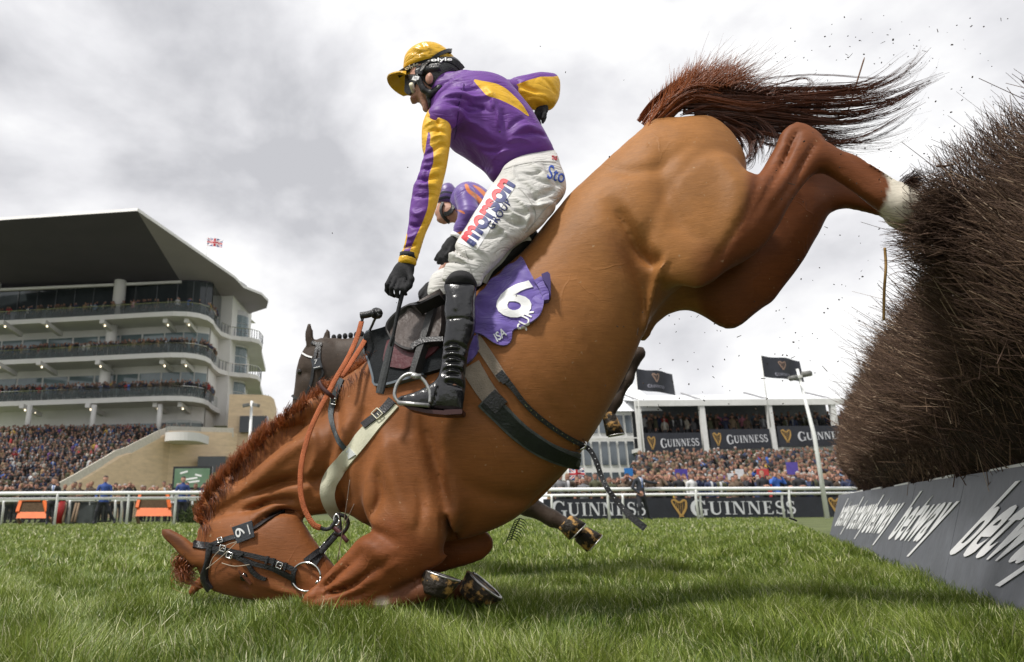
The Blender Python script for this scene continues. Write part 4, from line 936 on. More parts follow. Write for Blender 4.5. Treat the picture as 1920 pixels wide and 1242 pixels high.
# reins
rein = empty('reins', HP.at(600, 860, -.25), 'orange rubber reins looped over the neck of the falling horse', 'reins')
def ribbon(name, pts, wd, th, m_, parent, sm=6, up=None):
    C = catmull(pts, sm); mb = MB(); mb.tube([HP.at(*p) for p in C], wd / 2, 8, flat=th / wd, up=HP.w if up is None else up); return mb.build(name, m_, parent, True)
def ondr(dr, pts, e):
    out = []
    for x, y in pts:
        P_, N_ = dr.hits(np.array([(x, y)])); P_ = P_[0] + N_[0] * e; out.append((x, y, (P_ - HP.o) @ HP.w))
    return out
R1 = [(678, 603), (669, 634), (652, 672), (632, 706), (613, 742), (597, 772), (582, 806), (571, 842), (565, 872), (563, 903), (565, 932), (573, 960), (588, 984), (601, 990)]
R1w = [-.10, -.13, -.17, -.19, -.20, -.205, -.21, -.215, -.22, -.22, -.22, -.22, -.22, -.215]
ribbon('rein', [(x, y, w) for (x, y), w in zip(R1, R1w)], .021, .006, M_RUBBER, rein)
ribbon('rein', [(690, 627, -.02), (680, 646, -.06), (666, 668, -.10), (652, 690, -.14), (640, 706, -.16)], .022, .006, M_RUBBER, rein)
ribbon('rein_end', [(600, 990, -.215), (612, 993, -.21), (622, 988, -.205), (630, 975, -.20), (634, 962, -.19)], .013, .005, M_BLACK, rein)
ribbon('rein_end', [(634, 966, -.17), (646, 968, -.16), (653, 980, -.15), (648, 994, -.15), (636, 1003, -.16), (626, 1000, -.17)], .014, .005, M_BLACK, rein)
ribbon('rein_end', [(678, 604, -.10), (680, 596, -.10), (679, 588, -.10)], .012, .008, M_BLACK, rein)
ribbon('rein_end', [(688, 630, -.02), (697, 612, -.04), (704, 597, -.08), (712, 590, -.09)], .011, .006, M_BLACK, rein)
ribbon('hand_grip', [(676, 592, -.10), (690, 590, -.10), (703, 586, -.10), (712, 588, -.10)], .028, .026, M_BLACK, rein)
kn = MB(); kn.tube([HP.at(706 + 7 * math.cos(a), 588 + 6 * math.sin(a), -.10 - .01 * math.cos(2 * a)) for a in np.linspace(0, 6.28, 12)], .011, 8); kn.build('knot', M_BLACK, rein, True)
ribbon('rein', [(808, 565, .02), (796, 576, .03), (776, 590, .06), (752, 608, .08), (730, 628, .09), (712, 640, .09)], .012, .004, M_BLACK, rein)
ribbon('martingale_strap', [(598, 715, -.20), (604, 727, -.205), (616, 738, -.205), (626, 747, -.19)], .015, .004, mat('dark_red_leather', (.05, .012, .01), .5), rein)
mb = MB(); mb.tube([HP.at(631 + 5 * math.cos(a), 975 + 10 * math.sin(a), -.2) for a in np.linspace(0, 6.29, 16)], .0035, 6); mb.build('martingale_ring', M_STEEL, rein, True)
# purple number cloth
ncl = empty('number_cloth', HP.at(950, 570, -.2), 'purple saddle cloth with a white 6 behind the booted leg', 'saddle cloth')
wav = lambda P: .006 * np.sin(P[:, 0] * .09 + P[:, 1] * .05) + .004 * np.sin(P[:, 1] * .16 - P[:, 0] * .07) + .004
A_ = [(979, 486), (957, 502), (930, 527), (905, 556), (892, 580), (888, 603), (892, 626)]
B_ = [(984, 490), (994, 512), (1006, 536), (1019, 560), (1017, 584), (1004, 604), (982, 615), (963, 621), (959, 640), (947, 650), (927, 646), (906, 630)]
patch('cloth', DS0, A_, B_, 40, 22, .010, M_CLOTHP, ncl, wave=wav, off=.004)
DN = Drape((HV, HF), plane=HP)
patch('cloth_fold', DN, [(1003, 534), (1012, 548), (1020, 570)], [(1016, 526), (1028, 541), (1029, 568)], 8, 5, .026, M_CLOTHP, ncl, relax=1)
patch('cloth_fold', DN, [(1018, 527), (1022, 540), (1027, 548)], [(1029, 522), (1033, 528), (1032, 564)], 8, 4, .042, mat('cloth_reverse', (.035, .02, .11), .7), ncl, relax=1)
patch('cloth_fringe', DN, [(815, 670), (845, 655), (880, 640), (897, 626)], [(818, 685), (850, 682), (880, 682), (900, 655)], 18, 5, .012, M_CLOTHP, ncl, wave=lambda P: .008 * np.sin(P[:, 0] * .35))
DC = Drape(*[(np.array([v.co[:] for v in o.data.vertices]), np.array([list(p.vertices) for p in o.data.polygons])) for o in ncl.children if o.name.startswith('cloth')] or [(HV, HF)], plane=HP)
text_drape('lettering', DC, '6', (967, 560), (64, 10), (14, -72), M_WHITE, ncl, .022, .004, shear=.12)
text_drape('lettering', DC, 'SUR', (985, 600), (17, -38), (-17, -8), M_WHITE, ncl, .01, .004)
text_drape('lettering', DC, 'ISA', (938, 628), (19, -14), (-7, -15), mat('grey_print', (.5, .52, .55), .5), ncl, .02, .004)
# bridle
bri = empty('bridle', HP.at(480, 1050, -.15), 'black leather bridle with a steel ring bit on the grounded head', 'bridle')
strap('headpiece', DR, [(362, 1021), (375, 1023), (390, 1023), (401, 1024)], [13, 14, 13, 10], .007, M_BLACK, bri)
strap('browband', DR, [(398, 1020), (392, 1042), (386, 1068), (386, 1088), (396, 1104)], [10, 10, 10, 11, 10], .012, M_BLACK, bri, crown=.006)
strap('throat_lash', DR, [(398, 1022), (412, 1017), (430, 1010), (446, 1006), (474, 993), (498, 977), (520, 964), (534, 958)], [8, 8, 8, 7, 7, 7, 6, 6], .008, M_BLACK, bri)
strap('cheekpiece', DR, [(400, 1028), (420, 1030), (444, 1036), (470, 1041), (500, 1049), (522, 1056), (545, 1065), (556, 1071)], [8, 8, 9, 8, 9, 10, 9, 9], .010, M_BLACK, bri)
strap('noseband_strap', DR, [(400, 1034), (430, 1040), (452, 1048), (480, 1058), (515, 1067), (552, 1086)], [7, 7, 9, 8, 9, 9], .007, M_BLACK, bri)
strap('billet', DR, [(452, 1046), (466, 1056), (474, 1070), (488, 1082), (500, 1086)], [6, 7, 7, 7, 6], .013, M_BLACK, bri)
strap('keeper', DR, [(452, 1037), (455, 1042)], [12, 12], .014, M_BLACK, bri)
for k in ((502, 1050), (514, 1054), (536, 1062)): strap('keeper', DR, [(k[0] - 2, k[1] - .5), (k[0] + 2, k[1] + .5)], [14, 14], .015, M_BLACK, bri, n=3)
for c_, an, s_ in (((418, 1014), -.3, 4), ((423, 1029), .2, 5), ((435, 1041), .3, 5), ((526, 1060), .35, 5), ((603, 1031), 2.2, 6)): buckle(DR, c_, an, s_, bri, .016)
strap('cheek_strap', DR, [(586, 1062), (596, 1045), (606, 1030), (618, 1014), (630, 1000)], [12, 12, 12, 11, 10], .010, M_BLACK, bri)
strap('chin_strap', DR, [(572, 1054), (585, 1044), (598, 1034), (610, 1022)], [10, 10, 10, 9], .016, M_BLACK, bri)
ribbon('noseband', [(600, 1038, -.13), (616, 1020, -.13), (634, 998, -.12), (636, 985, -.10), (634, 970, -.06)], .020, .006, M_BLACK, bri)
ribbon('curb_end', [(620, 985, -.13), (634, 996, -.135), (652, 1016, -.14)], .016, .007, M_MAROON, bri)
pos, nor = DR.hits(np.array([(574 + 27 * math.cos(a), 1082 + 27 * math.sin(a)) for a in np.linspace(0, 6.2832, 36)])); wv = np.median((pos - HP.o) @ HP.w) - .014
mb = MB(); mb.tube([HP.at(574 + 27 * math.cos(a), 1082 + 27 * math.sin(a), wv - .008 * math.cos(a)) for a in np.linspace(0, 6.2832, 36)], .0038, 8); mb.build('bit_ring', M_STEEL, bri, True)
mb = MB(); mb.tube([HP.at(599, 1090, wv - .012), HP.at(601, 1091, wv - .012)], [.0085, .0085], 10); mb.tube([HP.at(596, 1091, wv), HP.at(590, 1097, wv + .05)], .006, 6); mb.build('bit', M_STEEL, bri, True)
strap('bit_loop', DR, [(552, 1070), (550, 1083), (552, 1098)], [8, 8, 8], .008, M_BLACK, bri)
def tagplate(dr, corners, e, m_, parent):
    P = HP; pos, nor = dr.hits(np.array(corners, float)); wv = ((pos - P.o) @ P.w).min() - e
    pts = [P.at(x, y, wv) for x, y in corners]; mb = MB(); mb.extrude(pts, P.w * .004); return mb.build('number_tag', m_, parent, bevel=.001), wv
tg, wv = tagplate(DR, [(434, 989), (472, 976), (477, 1007), (444, 1020)], .016, mat('grey_tag_leather', (.045, .05, .06), .5, .4, .15, 20, .15, 120), bri)
a_, b_, c_ = HP.at(440, 1008, wv), HP.at(468, 982, wv), HP.at(455, 998, wv)
text_flat('lettering', '6', HP.at(450, 998.5, wv - .0006), HP.at(451, 1009, wv) - HP.at(448, 989, wv), HP.at(462, 998, wv) - HP.at(440, 1002, wv), .032, .036, M_WHITE, tg, .0, .0012)
mb = MB(); mb.tube([HP.at(464, 984, wv - .002), HP.at(469, 1002, wv - .002)], .0022, 6); mb.build('printed_bar', M_WHITE, tg)
# birch twig caught in the bridle
tw = MB()
for q in ([(380, 1072), (400, 1057), (420, 1040), (444, 1017)], [(392, 1066), (398, 1048), (412, 1032), (426, 1022), (444, 1016)], [(416, 1056), (440, 1062), (468, 1059)]):
    w3 = ondr(DR, q, .022); tw.tube([HP.at(*p) for p in catmull(w3, 5)], .0014, 5)
o = tw.build('birch_twig', mat('pale_twig', (.42, .36, .28), .7), None, True); tag(o, 'thin pale birch twig caught on the cheek strap of the grounded head', 'twig')
tw = MB()
for q in ([(656, 900, -.30), (650, 945, -.31), (640, 1010, -.30), (632, 1055, -.29)], [(664, 945, -.31), (646, 985, -.31)]): tw.tube([HP.at(*p) for p in catmull(q, 5)], .0016, 5)
o = tw.build('birch_twig', mat('grey_twig', (.16, .11, .08), .8), None, True); tag(o, 'dark forked birch twig hanging in the air before the horse chest', 'twig')
# eye
mb = bpy.data.meshes.new('eye'); bm = bmesh.new(); bmesh.ops.create_uvsphere(bm, u_segments=20, v_segments=12, radius=.017); bm.to_mesh(mb); bm.free()
pos, nor = DR.hits(np.array([(457, 1083.)]))
eye = link('eye', mb, mat('dark_eye', (.012, .008, .006), .08, .6, .2), horse, True); 
def put(o, P, sc=(1, 1, 1)):
    o.scale = sc; o.matrix_parent_inverse = Matrix.Identity(4); o.location = Vector(P) - (o.parent.location if o.parent else Vector((0, 0, 0)))
put(eye, pos[0] - nor[0] * .007)
strap('eyelid', DR, [(449, 1070), (455, 1077), (463, 1085), (472, 1094)], [2, 5, 5, 2], .008, M_COAT, horse, crown=.004)
for o in horse.children:
    if o.name.startswith('eyelid'):
        o.data.attributes.new('col', 'FLOAT_COLOR', 'POINT').data.foreach_set('color', np.tile([.11, .04, .018, 1], len(o.data.vertices)).astype(np.float32))
# hooves with aluminium plates
def hoof(cor, sole, r0, r1, ax, parent, shoe=True, name='hoof'):
    cor = np.array(cor); sole = np.array(sole); n_ = sole - cor; ln = np.linalg.norm(n_); n_ = n_ / ln
    x = np.array(ax, float); x -= n_ * (x @ n_); x /= np.linalg.norm(x); y = np.cross(n_, x); mb = MB(); k = 20
    rings = []
    for t, r in ((0, r0 * .9), (.12, r0 * 1.02), (.5, (r0 + r1) / 2), (1, r1)):
        sh = x * (.012 * t)
        rings += [cor + n_ * ln * t + sh + (x * math.cos(a) * 1.08 + y * math.sin(a)) * r for a in np.linspace(0, 2 * math.pi, k, endpoint=False)]
    fs = [(i * k + j, i * k + (j + 1) % k, (i + 1) * k + (j + 1) % k, (i + 1) * k + j) for i in range(3) for j in range(k)]
    fs += [tuple(range(k)), tuple(range(3 * k, 4 * k))]
    mb.add(rings, fs); o = mb.build(name, M_HOOF, parent, True)
    if shoe:
        mb = MB(); mb.tube([sole + n_ * .003 + x * .012 + (x * math.cos(a) * 1.05 + y * math.sin(a)) * r1 * .93 for a in np.linspace(-2.5, 2.5, 24)], .0062, 8, flat=.6, up=n_); mb.build('horseshoe', mat('worn_shoe', (.55, .54, .52), .35, .5, .2, 50, .2, 90, metal=.9), o, True)
    return o
m = mat('muddy_hoof', (.10, .055, .022), .6, .4, .3, 8, .5, 60); M_HOOF = m
N_, L_, b_ = nodes(m); cr = [n for n in N_ if n.type == 'VALTORGB'][0]; mxn = [n for n in N_ if n.type == 'MIX_RGB'][0]
mxn.inputs[1].default_value = (.022, .016, .010, 1); mxn.inputs[2].default_value = (.46, .26, .08, 1); cr.color_ramp.elements[0].position = .52; cr.color_ramp.elements[1].position = .60
[n for n in N_ if n.type == 'TEX_NOISE'][0].inputs['Scale'].default_value = 24
hoof(HP.at(812, 1116, -.17), HP.at(822, 1079, -.165), .044, .060, HP.u, horse)
hoof(HP.at(880, 1124, .0), HP.at(903, 1093, .0), .046, .070, HP.at(938, 1112, 0) - HP.at(870, 1070, 0), horse)
hoof(HP.at(1755, 402, -.02), HP.at(1800, 420, .02), .042, .058, (0, 0, 1), horse)
# mane along the crest, tail streaming back
M_MANE = bpy.data.materials.new('mane_hair'); M_MANE.use_nodes = True; N_, L_, b_ = nodes(M_MANE)
at = M_MANE.node_tree.nodes.new('ShaderNodeAttribute'); at.attribute_name = 't'; cr = M_MANE.node_tree.nodes.new('ShaderNodeValToRGB')
cr.color_ramp.elements[0].color = (.022, .010, .007, 1); cr.color_ramp.elements[1].color = (.36, .105, .028, 1); m_ = cr.color_ramp.elements.new(.45); m_.color = (.13, .038, .014, 1)
L_(at.outputs['Fac'], cr.inputs[0]); L_(cr.outputs[0], b_.inputs['Base Color']); b_.inputs['Roughness'].default_value = .38; b_.inputs['Specular IOR Level'].default_value = .45
crest = catmull([(374, 975), (383, 945), (404, 912), (434, 877), (470, 840), (512, 802), (560, 765), (610, 733), (660, 702), (700, 670)], 20)
st = []; R_ = random.Random(3)
for c in range(230):                                     # tufts flicked up along the crest
    t = (c + R_.random()) / 230; j = int(t * (len(crest) - 2)); p = crest[j]; T = crest[j + 1] - crest[j]; T = T / np.linalg.norm(T); Nn = np.array([T[1], -T[0]])
    ln = R_.uniform(13, 31) * (.85 if t < .15 else 1); lean = R_.gauss(.25, .28); w = R_.gauss(0, .02); curl = R_.gauss(.25, .25); tone = R_.gauss(.82, .13)
    for k in range(22):
        b0 = p + T * R_.gauss(0, 3.2) - Nn * R_.uniform(0, 9); l = ln * R_.uniform(.55, 1.08); d = Nn + T * lean; d /= np.linalg.norm(d)
        m1 = b0 + d * l * .45 + T * R_.gauss(0, 1.2); e1 = b0 + d * l * .85 + T * l * curl + T * R_.gauss(0, 1.4)
        st.append((np.array([HP.at(*q) for q in catmull([(*b0, w), (*m1, w * 1.4 + R_.gauss(0, .004)), (*e1, w * 1.8 + R_.gauss(0, .008))], 3)]), .0016, .0004, min(1, max(0, R_.gauss(tone, .10)))))
for i in range(240):                                     # locks hanging on the near side near the poll and along the crest
    t = R_.random() ** 1.3; j = int(t * (len(crest) - 2)); p = crest[j]
    ln = R_.uniform(18, 48) * (1.1 - .4 * t); a = R_.gauss(1.15, .25)
    b0 = p + np.array([R_.gauss(2, 3), R_.gauss(3, 3)]); Q = [(b0[0], b0[1]), (b0[0] + ln * .4 * math.cos(a), b0[1] + ln * .45 * math.sin(a)), (b0[0] + ln * .5 * math.cos(a + .2), b0[1] + ln * math.sin(a))]
    w3 = ondr(DR, Q, .006 + R_.random() * .012)
    st.append((np.array([HP.at(*q) for q in catmull(w3, 3)]), .0015, .0004, min(1, max(0, R_.gauss(.5, .2)))))
for i in range(240):                                     # forelock falling forward under the ear
    b0 = np.array([362 + R_.gauss(0, 7), 1046 + R_.gauss(0, 9)]); k = R_.random()
    Q = [(*b0, -.06), (b0[0] - 16 - 10 * k, b0[1] + 6 + 8 * k, -.08), (b0[0] - 20 - 4 * k, b0[1] + 22 + 10 * k, -.08), (b0[0] - 4 + 8 * k, b0[1] + 34 + 8 * k, -.07)]
    st.append((np.array([HP.at(*q) for q in catmull([(x + R_.gauss(0, 2), y + R_.gauss(0, 2), w + R_.gauss(0, .01)) for x, y, w in Q], 4)]), .0016, .0004, min(1, max(0, R_.gauss(.75, .18)))))
hair('mane', st, M_MANE, horse)
st = []
def lock(path, n, spread, r, tone, w=0.0, ws=.05, cut=1.0, wig=1.0, per=13):
    C = catmull(path, 6); nc = max(3, n // per)
    for c in range(nc):
        off = max(-1.5, min(1.5, R_.gauss(0, 1))); ow = R_.gauss(0, 1); phc = R_.uniform(0, 6.28); amp = R_.uniform(1.5, 7) * wig; cutc = R_.uniform(cut * .55, cut * 1.04); tc = R_.gauss(0, .10); fan = R_.gauss(0, .42)
        for i in range(R_.randint(per // 2, per + 4)):
            L = max(6, int(len(C) * min(1, cutc * R_.uniform(.82, 1.0)))); s0 = int(R_.uniform(0, .15) * len(C)); q = C[s0:max(L, s0 + 6)]
            tt = np.linspace(s0 / len(C), (s0 + len(q)) / len(C), len(q)); T = np.gradient(q, axis=0); T /= np.linalg.norm(T, axis=1, keepdims=True) + 1e-9; Nn = np.stack([-T[:, 1], T[:, 0]], 1)
            sp = spread[0] + (spread[1] - spread[0]) * tt; o2 = R_.gauss(0, .13); ph = R_.uniform(0, 6.28)
            x = q + Nn * ((off + o2 + fan * tt ** 2) * sp + amp * np.sin(tt * 8 + phc) * tt + R_.gauss(0, 1) * 2.2 * tt ** 2 + .8 * np.sin(tt * 14 + ph) * tt)[:, None]
            step = max(1, len(x) // 10); x = x[::step]; t2 = tt[::step]
            st.append((np.array([HP.at(a, b, w + (ow + o2) * ws * (.3 + t)) for (a, b), t in zip(x, t2)]), r * R_.uniform(.7, 1.1), r * .2, min(1, max(0, tone(tt.mean()) + tc + R_.gauss(0, .07)))))
def tuft(path, n, ln, ang, jit, r, tone, w=0, ws=.03):
    C = catmull(path, 8)
    for i in range(n):
        p = C[R_.randrange(len(C))]; a = ang + R_.gauss(0, jit); l = ln * R_.uniform(.5, 1.1); w1 = w + R_.gauss(0, ws)
        d = np.array([math.cos(a), -math.sin(a)]); m_ = p + d * l * .5 + np.array([3, -3]); e_ = p + d * l + np.array([l * .12, 0])
        st.append((np.array([HP.at(*q) for q in catmull([(p[0] - d[0] * 4, p[1] - d[1] * 4, w1), (m_[0], m_[1], w1 * 1.3), (e_[0], e_[1], w1 * 1.7)], 3)]), r, r * .2, min(1, max(0, tone + R_.gauss(0, .12)))))
red_ = lambda t: .92 - .85 * t; drk = lambda t: .16; mdl = lambda t: .42 - .3 * t
lock([(1214, 240), (1240, 205), (1275, 175), (1320, 160), (1370, 168)], 520, (14, 16), .0022, lambda t: .75, cut=1.0)
lock([(1222, 234), (1262, 186), (1310, 168), (1380, 178), (1440, 192), (1500, 198)], 480, (12, 22), .0021, red_, cut=.95)
lock([(1260, 200), (1330, 178), (1400, 190), (1480, 182), (1560, 178), (1620, 170), (1672, 148), (1716, 116), (1756, 80)], 210, (15, 5), .0019, mdl, wig=2)
lock([(1280, 205), (1360, 200), (1440, 204), (1520, 205), (1600, 203), (1670, 190), (1722, 163), (1788, 132)], 300, (17, 11), .0019, mdl, wig=2.4)
lock([(1280, 215), (1360, 215), (1440, 222), (1510, 232), (1580, 240), (1650, 222), (1710, 190), (1752, 160)], 190, (20, 14), .0018, lambda t: .25, wig=2.6)
lock([(1320, 215), (1400, 232), (1470, 240), (1540, 256), (1610, 266), (1680, 255), (1735, 240)], 80, (18, 16), .0015, drk, wig=3)
lock([(1330, 215), (1420, 240), (1500, 255), (1570, 275), (1640, 268), (1730, 250)], 55, (16, 14), .0014, drk, wig=3)
lock([(1340, 205), (1390, 225), (1430, 255), (1425, 290), (1412, 318)], 300, (14, 12), .0018, drk, wig=2)
lock([(1360, 225), (1400, 250), (1410, 285), (1404, 312), (1396, 322)], 160, (12, 10), .0016, drk, wig=2)
lock([(1400, 215), (1440, 250), (1480, 262), (1540, 262), (1580, 285), (1640, 292)], 80, (16, 18), .0014, drk, wig=3)
lock([(1300, 190), (1400, 188), (1500, 182), (1600, 178), (1670, 158), (1720, 122), (1750, 96)], 60, (26, 12), .0010, mdl, wig=3.4, per=3)
lock([(1300, 205), (1400, 215), (1500, 226), (1600, 232), (1680, 210), (1745, 170)], 110, (34, 30), .0009, drk, wig=4, per=3)
tuft([(1214, 238), (1235, 208), (1262, 182), (1290, 165)], 700, 52, 1.12, .24, .0019, .90)
tuft([(1255, 186), (1290, 162), (1330, 154), (1370, 160)], 620, 60, .85, .34, .0015, .84)
tuft([(1300, 150), (1360, 152), (1410, 166)], 90, 100, .62, .3, .0009, .6)
tuft([(1330, 160), (1380, 165), (1450, 178), (1520, 186)], 200, 50, .55, .4, .0011, .5)
lock([(1400, 175), (1450, 160), (1500, 148), (1520, 155), (1522, 165)], 6, (3, 3), .0010, mdl)
hair('tail', st, M_MANE, horse)
# fetlock hair
st = []
for i in range(260):
    b0 = (1700 + R_.gauss(0, 7), 350 + R_.gauss(0, 7)); st.append((np.array([HP.at(*q) for q in [(b0[0], b0[1], -.1 + R_.gauss(0, .02)), (b0[0] + 12, b0[1] - 10, -.1 + R_.gauss(0, .03)), (b0[0] + 22 + R_.gauss(0, 4), b0[1] - 14 + R_.gauss(0, 5), -.1)]]), .0013, .0004, .1))
hair('fetlock_hair', st, M_MANE, horse)
# ------------------------------------------------------------------ second horse and rider passing behind
QP = Plane(4.3, math.radians(12))
def far_group():
    global HP
    keep = HP; HP = QP
    B = Body(QP, ((-.85, 1.75), (-.1, 2.3), (-.36, .36)), .016, 1)
    B.blob([(760, 618), (900, 560), (1060, 580), (1130, 640), (1160, 700), (1130, 780), (1050, 830), (900, 850), (780, 800), (740, 700)], 0, R=.3, k=0, tau=.75)
    B.blob([(600, 641), (650, 635), (700, 629), (780, 614), (860, 600), (860, 800), (760, 790), (680, 770), (640, 735), (606, 715)], 0, R=.2, k=.05, tau=.5)
    B.blob([(578, 646), (566, 664), (558, 688), (554, 718), (550, 750), (544, 790), (548, 806), (566, 806), (584, 780), (604, 752), (632, 730), (646, 700), (636, 660), (612, 640), (592, 639)], -.02, R=.12, k=.03, tau=.62)
    B.blob([(574, 648), (572, 630), (574, 614), (579, 605), (585, 612), (588, 628), (589, 644), (582, 650)], -.06, R=.04, k=.01, tau=.6)
    B.blob([(603, 642), (607, 628), (614, 615), (619, 622), (620, 640)], .05, R=.04, k=.01, tau=.6)
    B.chain([(1080, 700, -.08, .14), (1140, 685, -.08, .07), (1198, 662, -.08, .030), (1178, 712, -.08, .023), (1156, 752, -.08, .026), (1144, 776, -.08, .030)], k=.04)
    B.chain([(940, 900, 0, .10), (985, 945, 0, .06), (1035, 972, 0, .042), (1062, 984, -.02, .04)], k=.04); B.chain([(1000, 950, .1, .05), (1060, 985, .08, .038), (1092, 1004, .06, .038)], k=.03)
    B.chain([(800, 820, 0, .10), (760, 900, 0, .05), (720, 950, 0, .03)], k=.04)
    B.groove([(560, 712), (574, 700), (588, 716)], .02, .008, -.08)
    V, Fq = B.surface(2); P = proj(V); n = len(V)
    col = np.tile([.050, .034, .024], (n, 1)) * (.9 + .2 * rng.random((n, 1)))
    h2 = empty('horse', QP.at(900, 850), 'dark bay racehorse with a plaited mane and number 7 tag passing behind the fallen horse', 'horse')
    link('horse_body', npmesh('far_horse_body', V, Fq, {'col': col}), M_COAT, h2, True)
    D2 = Drape((V, Fq), plane=QP)
    for i in range(13):
        me = bpy.data.meshes.new('mane_plait'); bm = bmesh.new(); bmesh.ops.create_icosphere(bm, subdivisions=2, radius=.017); bm.to_mesh(me); bm.free()
        x = 626 + i * 10.5; o = link('mane_plait', me, M_BLACK_MATT, h2, True); put(o, QP.at(x, 633 - (x - 626) * .115, -.0), (1, 1, 1.25))
    mb = bpy.data.meshes.new('eye'); bm = bmesh.new(); bmesh.ops.create_uvsphere(bm, u_segments=16, v_segments=10, radius=.022); bm.to_mesh(mb); bm.free()
    p, nn = D2.hits(np.array([(561., 697.)])); o = link('eye', mb, MATS['dark_eye'], h2, True); put(o, p[0] - nn[0] * .012)
    hoof(QP.at(1140, 774, -.08), QP.at(1150, 816, -.08), .034, .048, QP.u, h2)
    hoof(QP.at(1058, 978, -.03), QP.at(1080, 1000, -.03), .05, .062, (0, 0, 1), h2); hoof(QP.at(1088, 1000, .06), QP.at(1112, 1022, .06), .05, .062, (0, 0, 1), h2)
    br = empty('bridle', QP.at(600, 690), 'dark bridle with a white browband and number 7 tag on the horse behind', 'bridle')
    for nm, pts, wd in (('browband', [(568, 663), (576, 668), (586, 671)], 3), ('cheekpiece', [(598, 644), (592, 664), (588, 690), (584, 716), (574, 742)], 5), ('cheekpiece', [(600, 650), (600, 680), (606, 700), (598, 712)], 4), ('headpiece', [(584, 642), (594, 646), (604, 646)], 6), ('noseband', [(549, 742), (556, 747), (566, 748)], 4)):
        strap(nm, D2, pts, wd, .008, M_WHITE if nm == 'browband' else (MATS['grey_leather'] if nm == 'noseband' else M_BLACK), br)
    tg, wv = tagplate(D2, [(582, 674), (600, 671), (605, 689), (588, 694)], .03, MATS['grey_tag_leather'], br)
    text_flat('lettering', '7', QP.at(592, 679, wv - .001), QP.at(600, 680, wv) - QP.at(584, 681, wv), QP.at(592, 672, wv) - QP.at(594, 688, wv), .020, .030, M_WHITE, tg, .0, .002)
    mb = MB(); mb.tube([QP.at(588, 690.5, wv - .003), QP.at(600, 687.5, wv - .003)], .0025, 6); mb.build('printed_bar', M_WHITE, tg)
    # rider
    r2 = empty('person', QP.at(900, 430), 'crouching jockey in purple and orange silks seen behind the white breeches', 'person')
    JP = Plane(4.3, math.radians(12)); HP = JP
    b = Body(JP, ((-.1, 1.0), (.9, 2.75), (-.36, .36)), .012, 1)
    b.blob([(824, 378), (818, 392), (815, 402), (819, 408), (818, 413), (824, 418), (834, 420), (844, 412), (850, 398), (848, 382), (838, 374)], 0, R=.08, k=0, tau=.8)
    b.chain([(846, 400, 0, .06), (880, 400, 0, .08), (950, 430, 0, .12), (960, 500, 0, .10), (840, 540, -.2, .06), (830, 640, -.24, .04)], k=.03); b.chain([(960, 500, 0, .10), (840, 540, .2, .06), (830, 640, .24, .04)], k=.03)
    b.chain([(880, 390, -.15, .04), (878, 410, -.2, .03), (856, 447, -.2, .022)], k=.02); b.chain([(880, 400, .15, .04), (850, 470, .16, .03), (806, 548, .1, .022)], k=.02)
    V, Fq = b.surface(1); link('body', npmesh('rear_rider_body', V, Fq), M_SKIN, r2, True); DF2 = Drape((V, Fq), plane=JP)
    def gar(name, prm, m, polys=None, h=.011):
        b = Body(JP, ((-.1, 1.1), (.9, 2.75), (-.4, .4)), h, 1)
        for kind, a, kw in prm:
            getattr(b, kind)(a, **kw)
        V, Fq = b.surface(1); P = proj(V); sd = np.full(len(V), -9.0)
        for q in polys or []: sd = np.maximum(sd, poly_sd(catmull(q, 4, True), P[:, 0], P[:, 1]))
        return link(name, npmesh(name, V, Fq, {'sd': sd}), m, r2, True)
    M_S2 = cloth('purple_and_orange_silk', (.115, .055, .28), (.60, .17, .035), .45, .3)
    gar('silk_shirt', [('blob', [(842, 380), (848, 366), (857, 354), (866, 347), (880, 344), (896, 348), (912, 358), (940, 380), (980, 420), (990, 460), (940, 470), (900, 440), (880, 432), (862, 414), (850, 400)], dict(w0=0, R=.14, k=0, tau=1.15)),
                       ('chain', [(872, 368, -.19, .07), (880, 402, -.22, .064), (866, 428, -.21, .046), (861, 440, -.21, .036)], dict(k=.03))], M_S2,
        [[(871, 346), (876, 360), (890, 372), (904, 388), (908, 380), (896, 366), (882, 356), (877, 346)], [(886, 347), (896, 357), (912, 372), (915, 366), (900, 352)], [(852, 392), (860, 397), (872, 402), (868, 396)], [(855, 438), (868, 434), (868, 445), (856, 446)]])
    gar('breeches', [('chain', [(960, 480, 0, .14), (900, 500, -.15, .11), (832, 532, -.22, .080), (824, 548, -.23, .075)], dict(k=.04)), ('chain', [(960, 480, 0, .14), (900, 500, .15, .11), (832, 532, .22, .075)], dict(k=.04))], M_BREECH)
    gar('boot', [('chain', [(822, 552, -.24, .058), (826, 600, -.25, .05), (836, 660, -.25, .04), (800, 670, -.25, .035)], dict(k=.01))], M_BOOT)
    hl = gar('helmet', [('blob', [(820, 380), (822, 362), (829, 350), (840, 344), (850, 348), (857, 360), (857, 376), (848, 384), (834, 383)], dict(w0=-.01, R=.12, k=0, tau=1.1))], cloth('striped_cap_silk', (.10, .05, .22), (.02, .015, .04), .4, .2),
             [[(822, 362), (836, 358), (858, 364), (858, 368), (836, 362), (822, 367)], [(822, 371), (838, 368), (857, 374), (857, 378), (838, 373), (822, 376)]])
    dhv = Drape((V, Fq), plane=JP)
    strap('harness_strap', DF2, [(832, 383), (828, 394), (832, 406), (842, 415)], 4, .02, M_BLACK, r2); strap('harness_strap', DF2, [(846, 378), (850, 390), (843, 400), (834, 402)], 7, .015, M_BLACK, r2)
    def gl(palm, fingers, r=.013):
        b = Body(JP, ((-.1, .8), (1.0, 2.2), (-.4, .4)), .0085, 1); b.chain(palm, k=.012, flat=.7)
        for f in fingers: b.chain([(x, y, w, r) for x, y, w in f], k=.004)
        V, Fq = b.surface(1); link('glove', npmesh('glove', V, Fq), M_BLACK_MATT, r2, True)
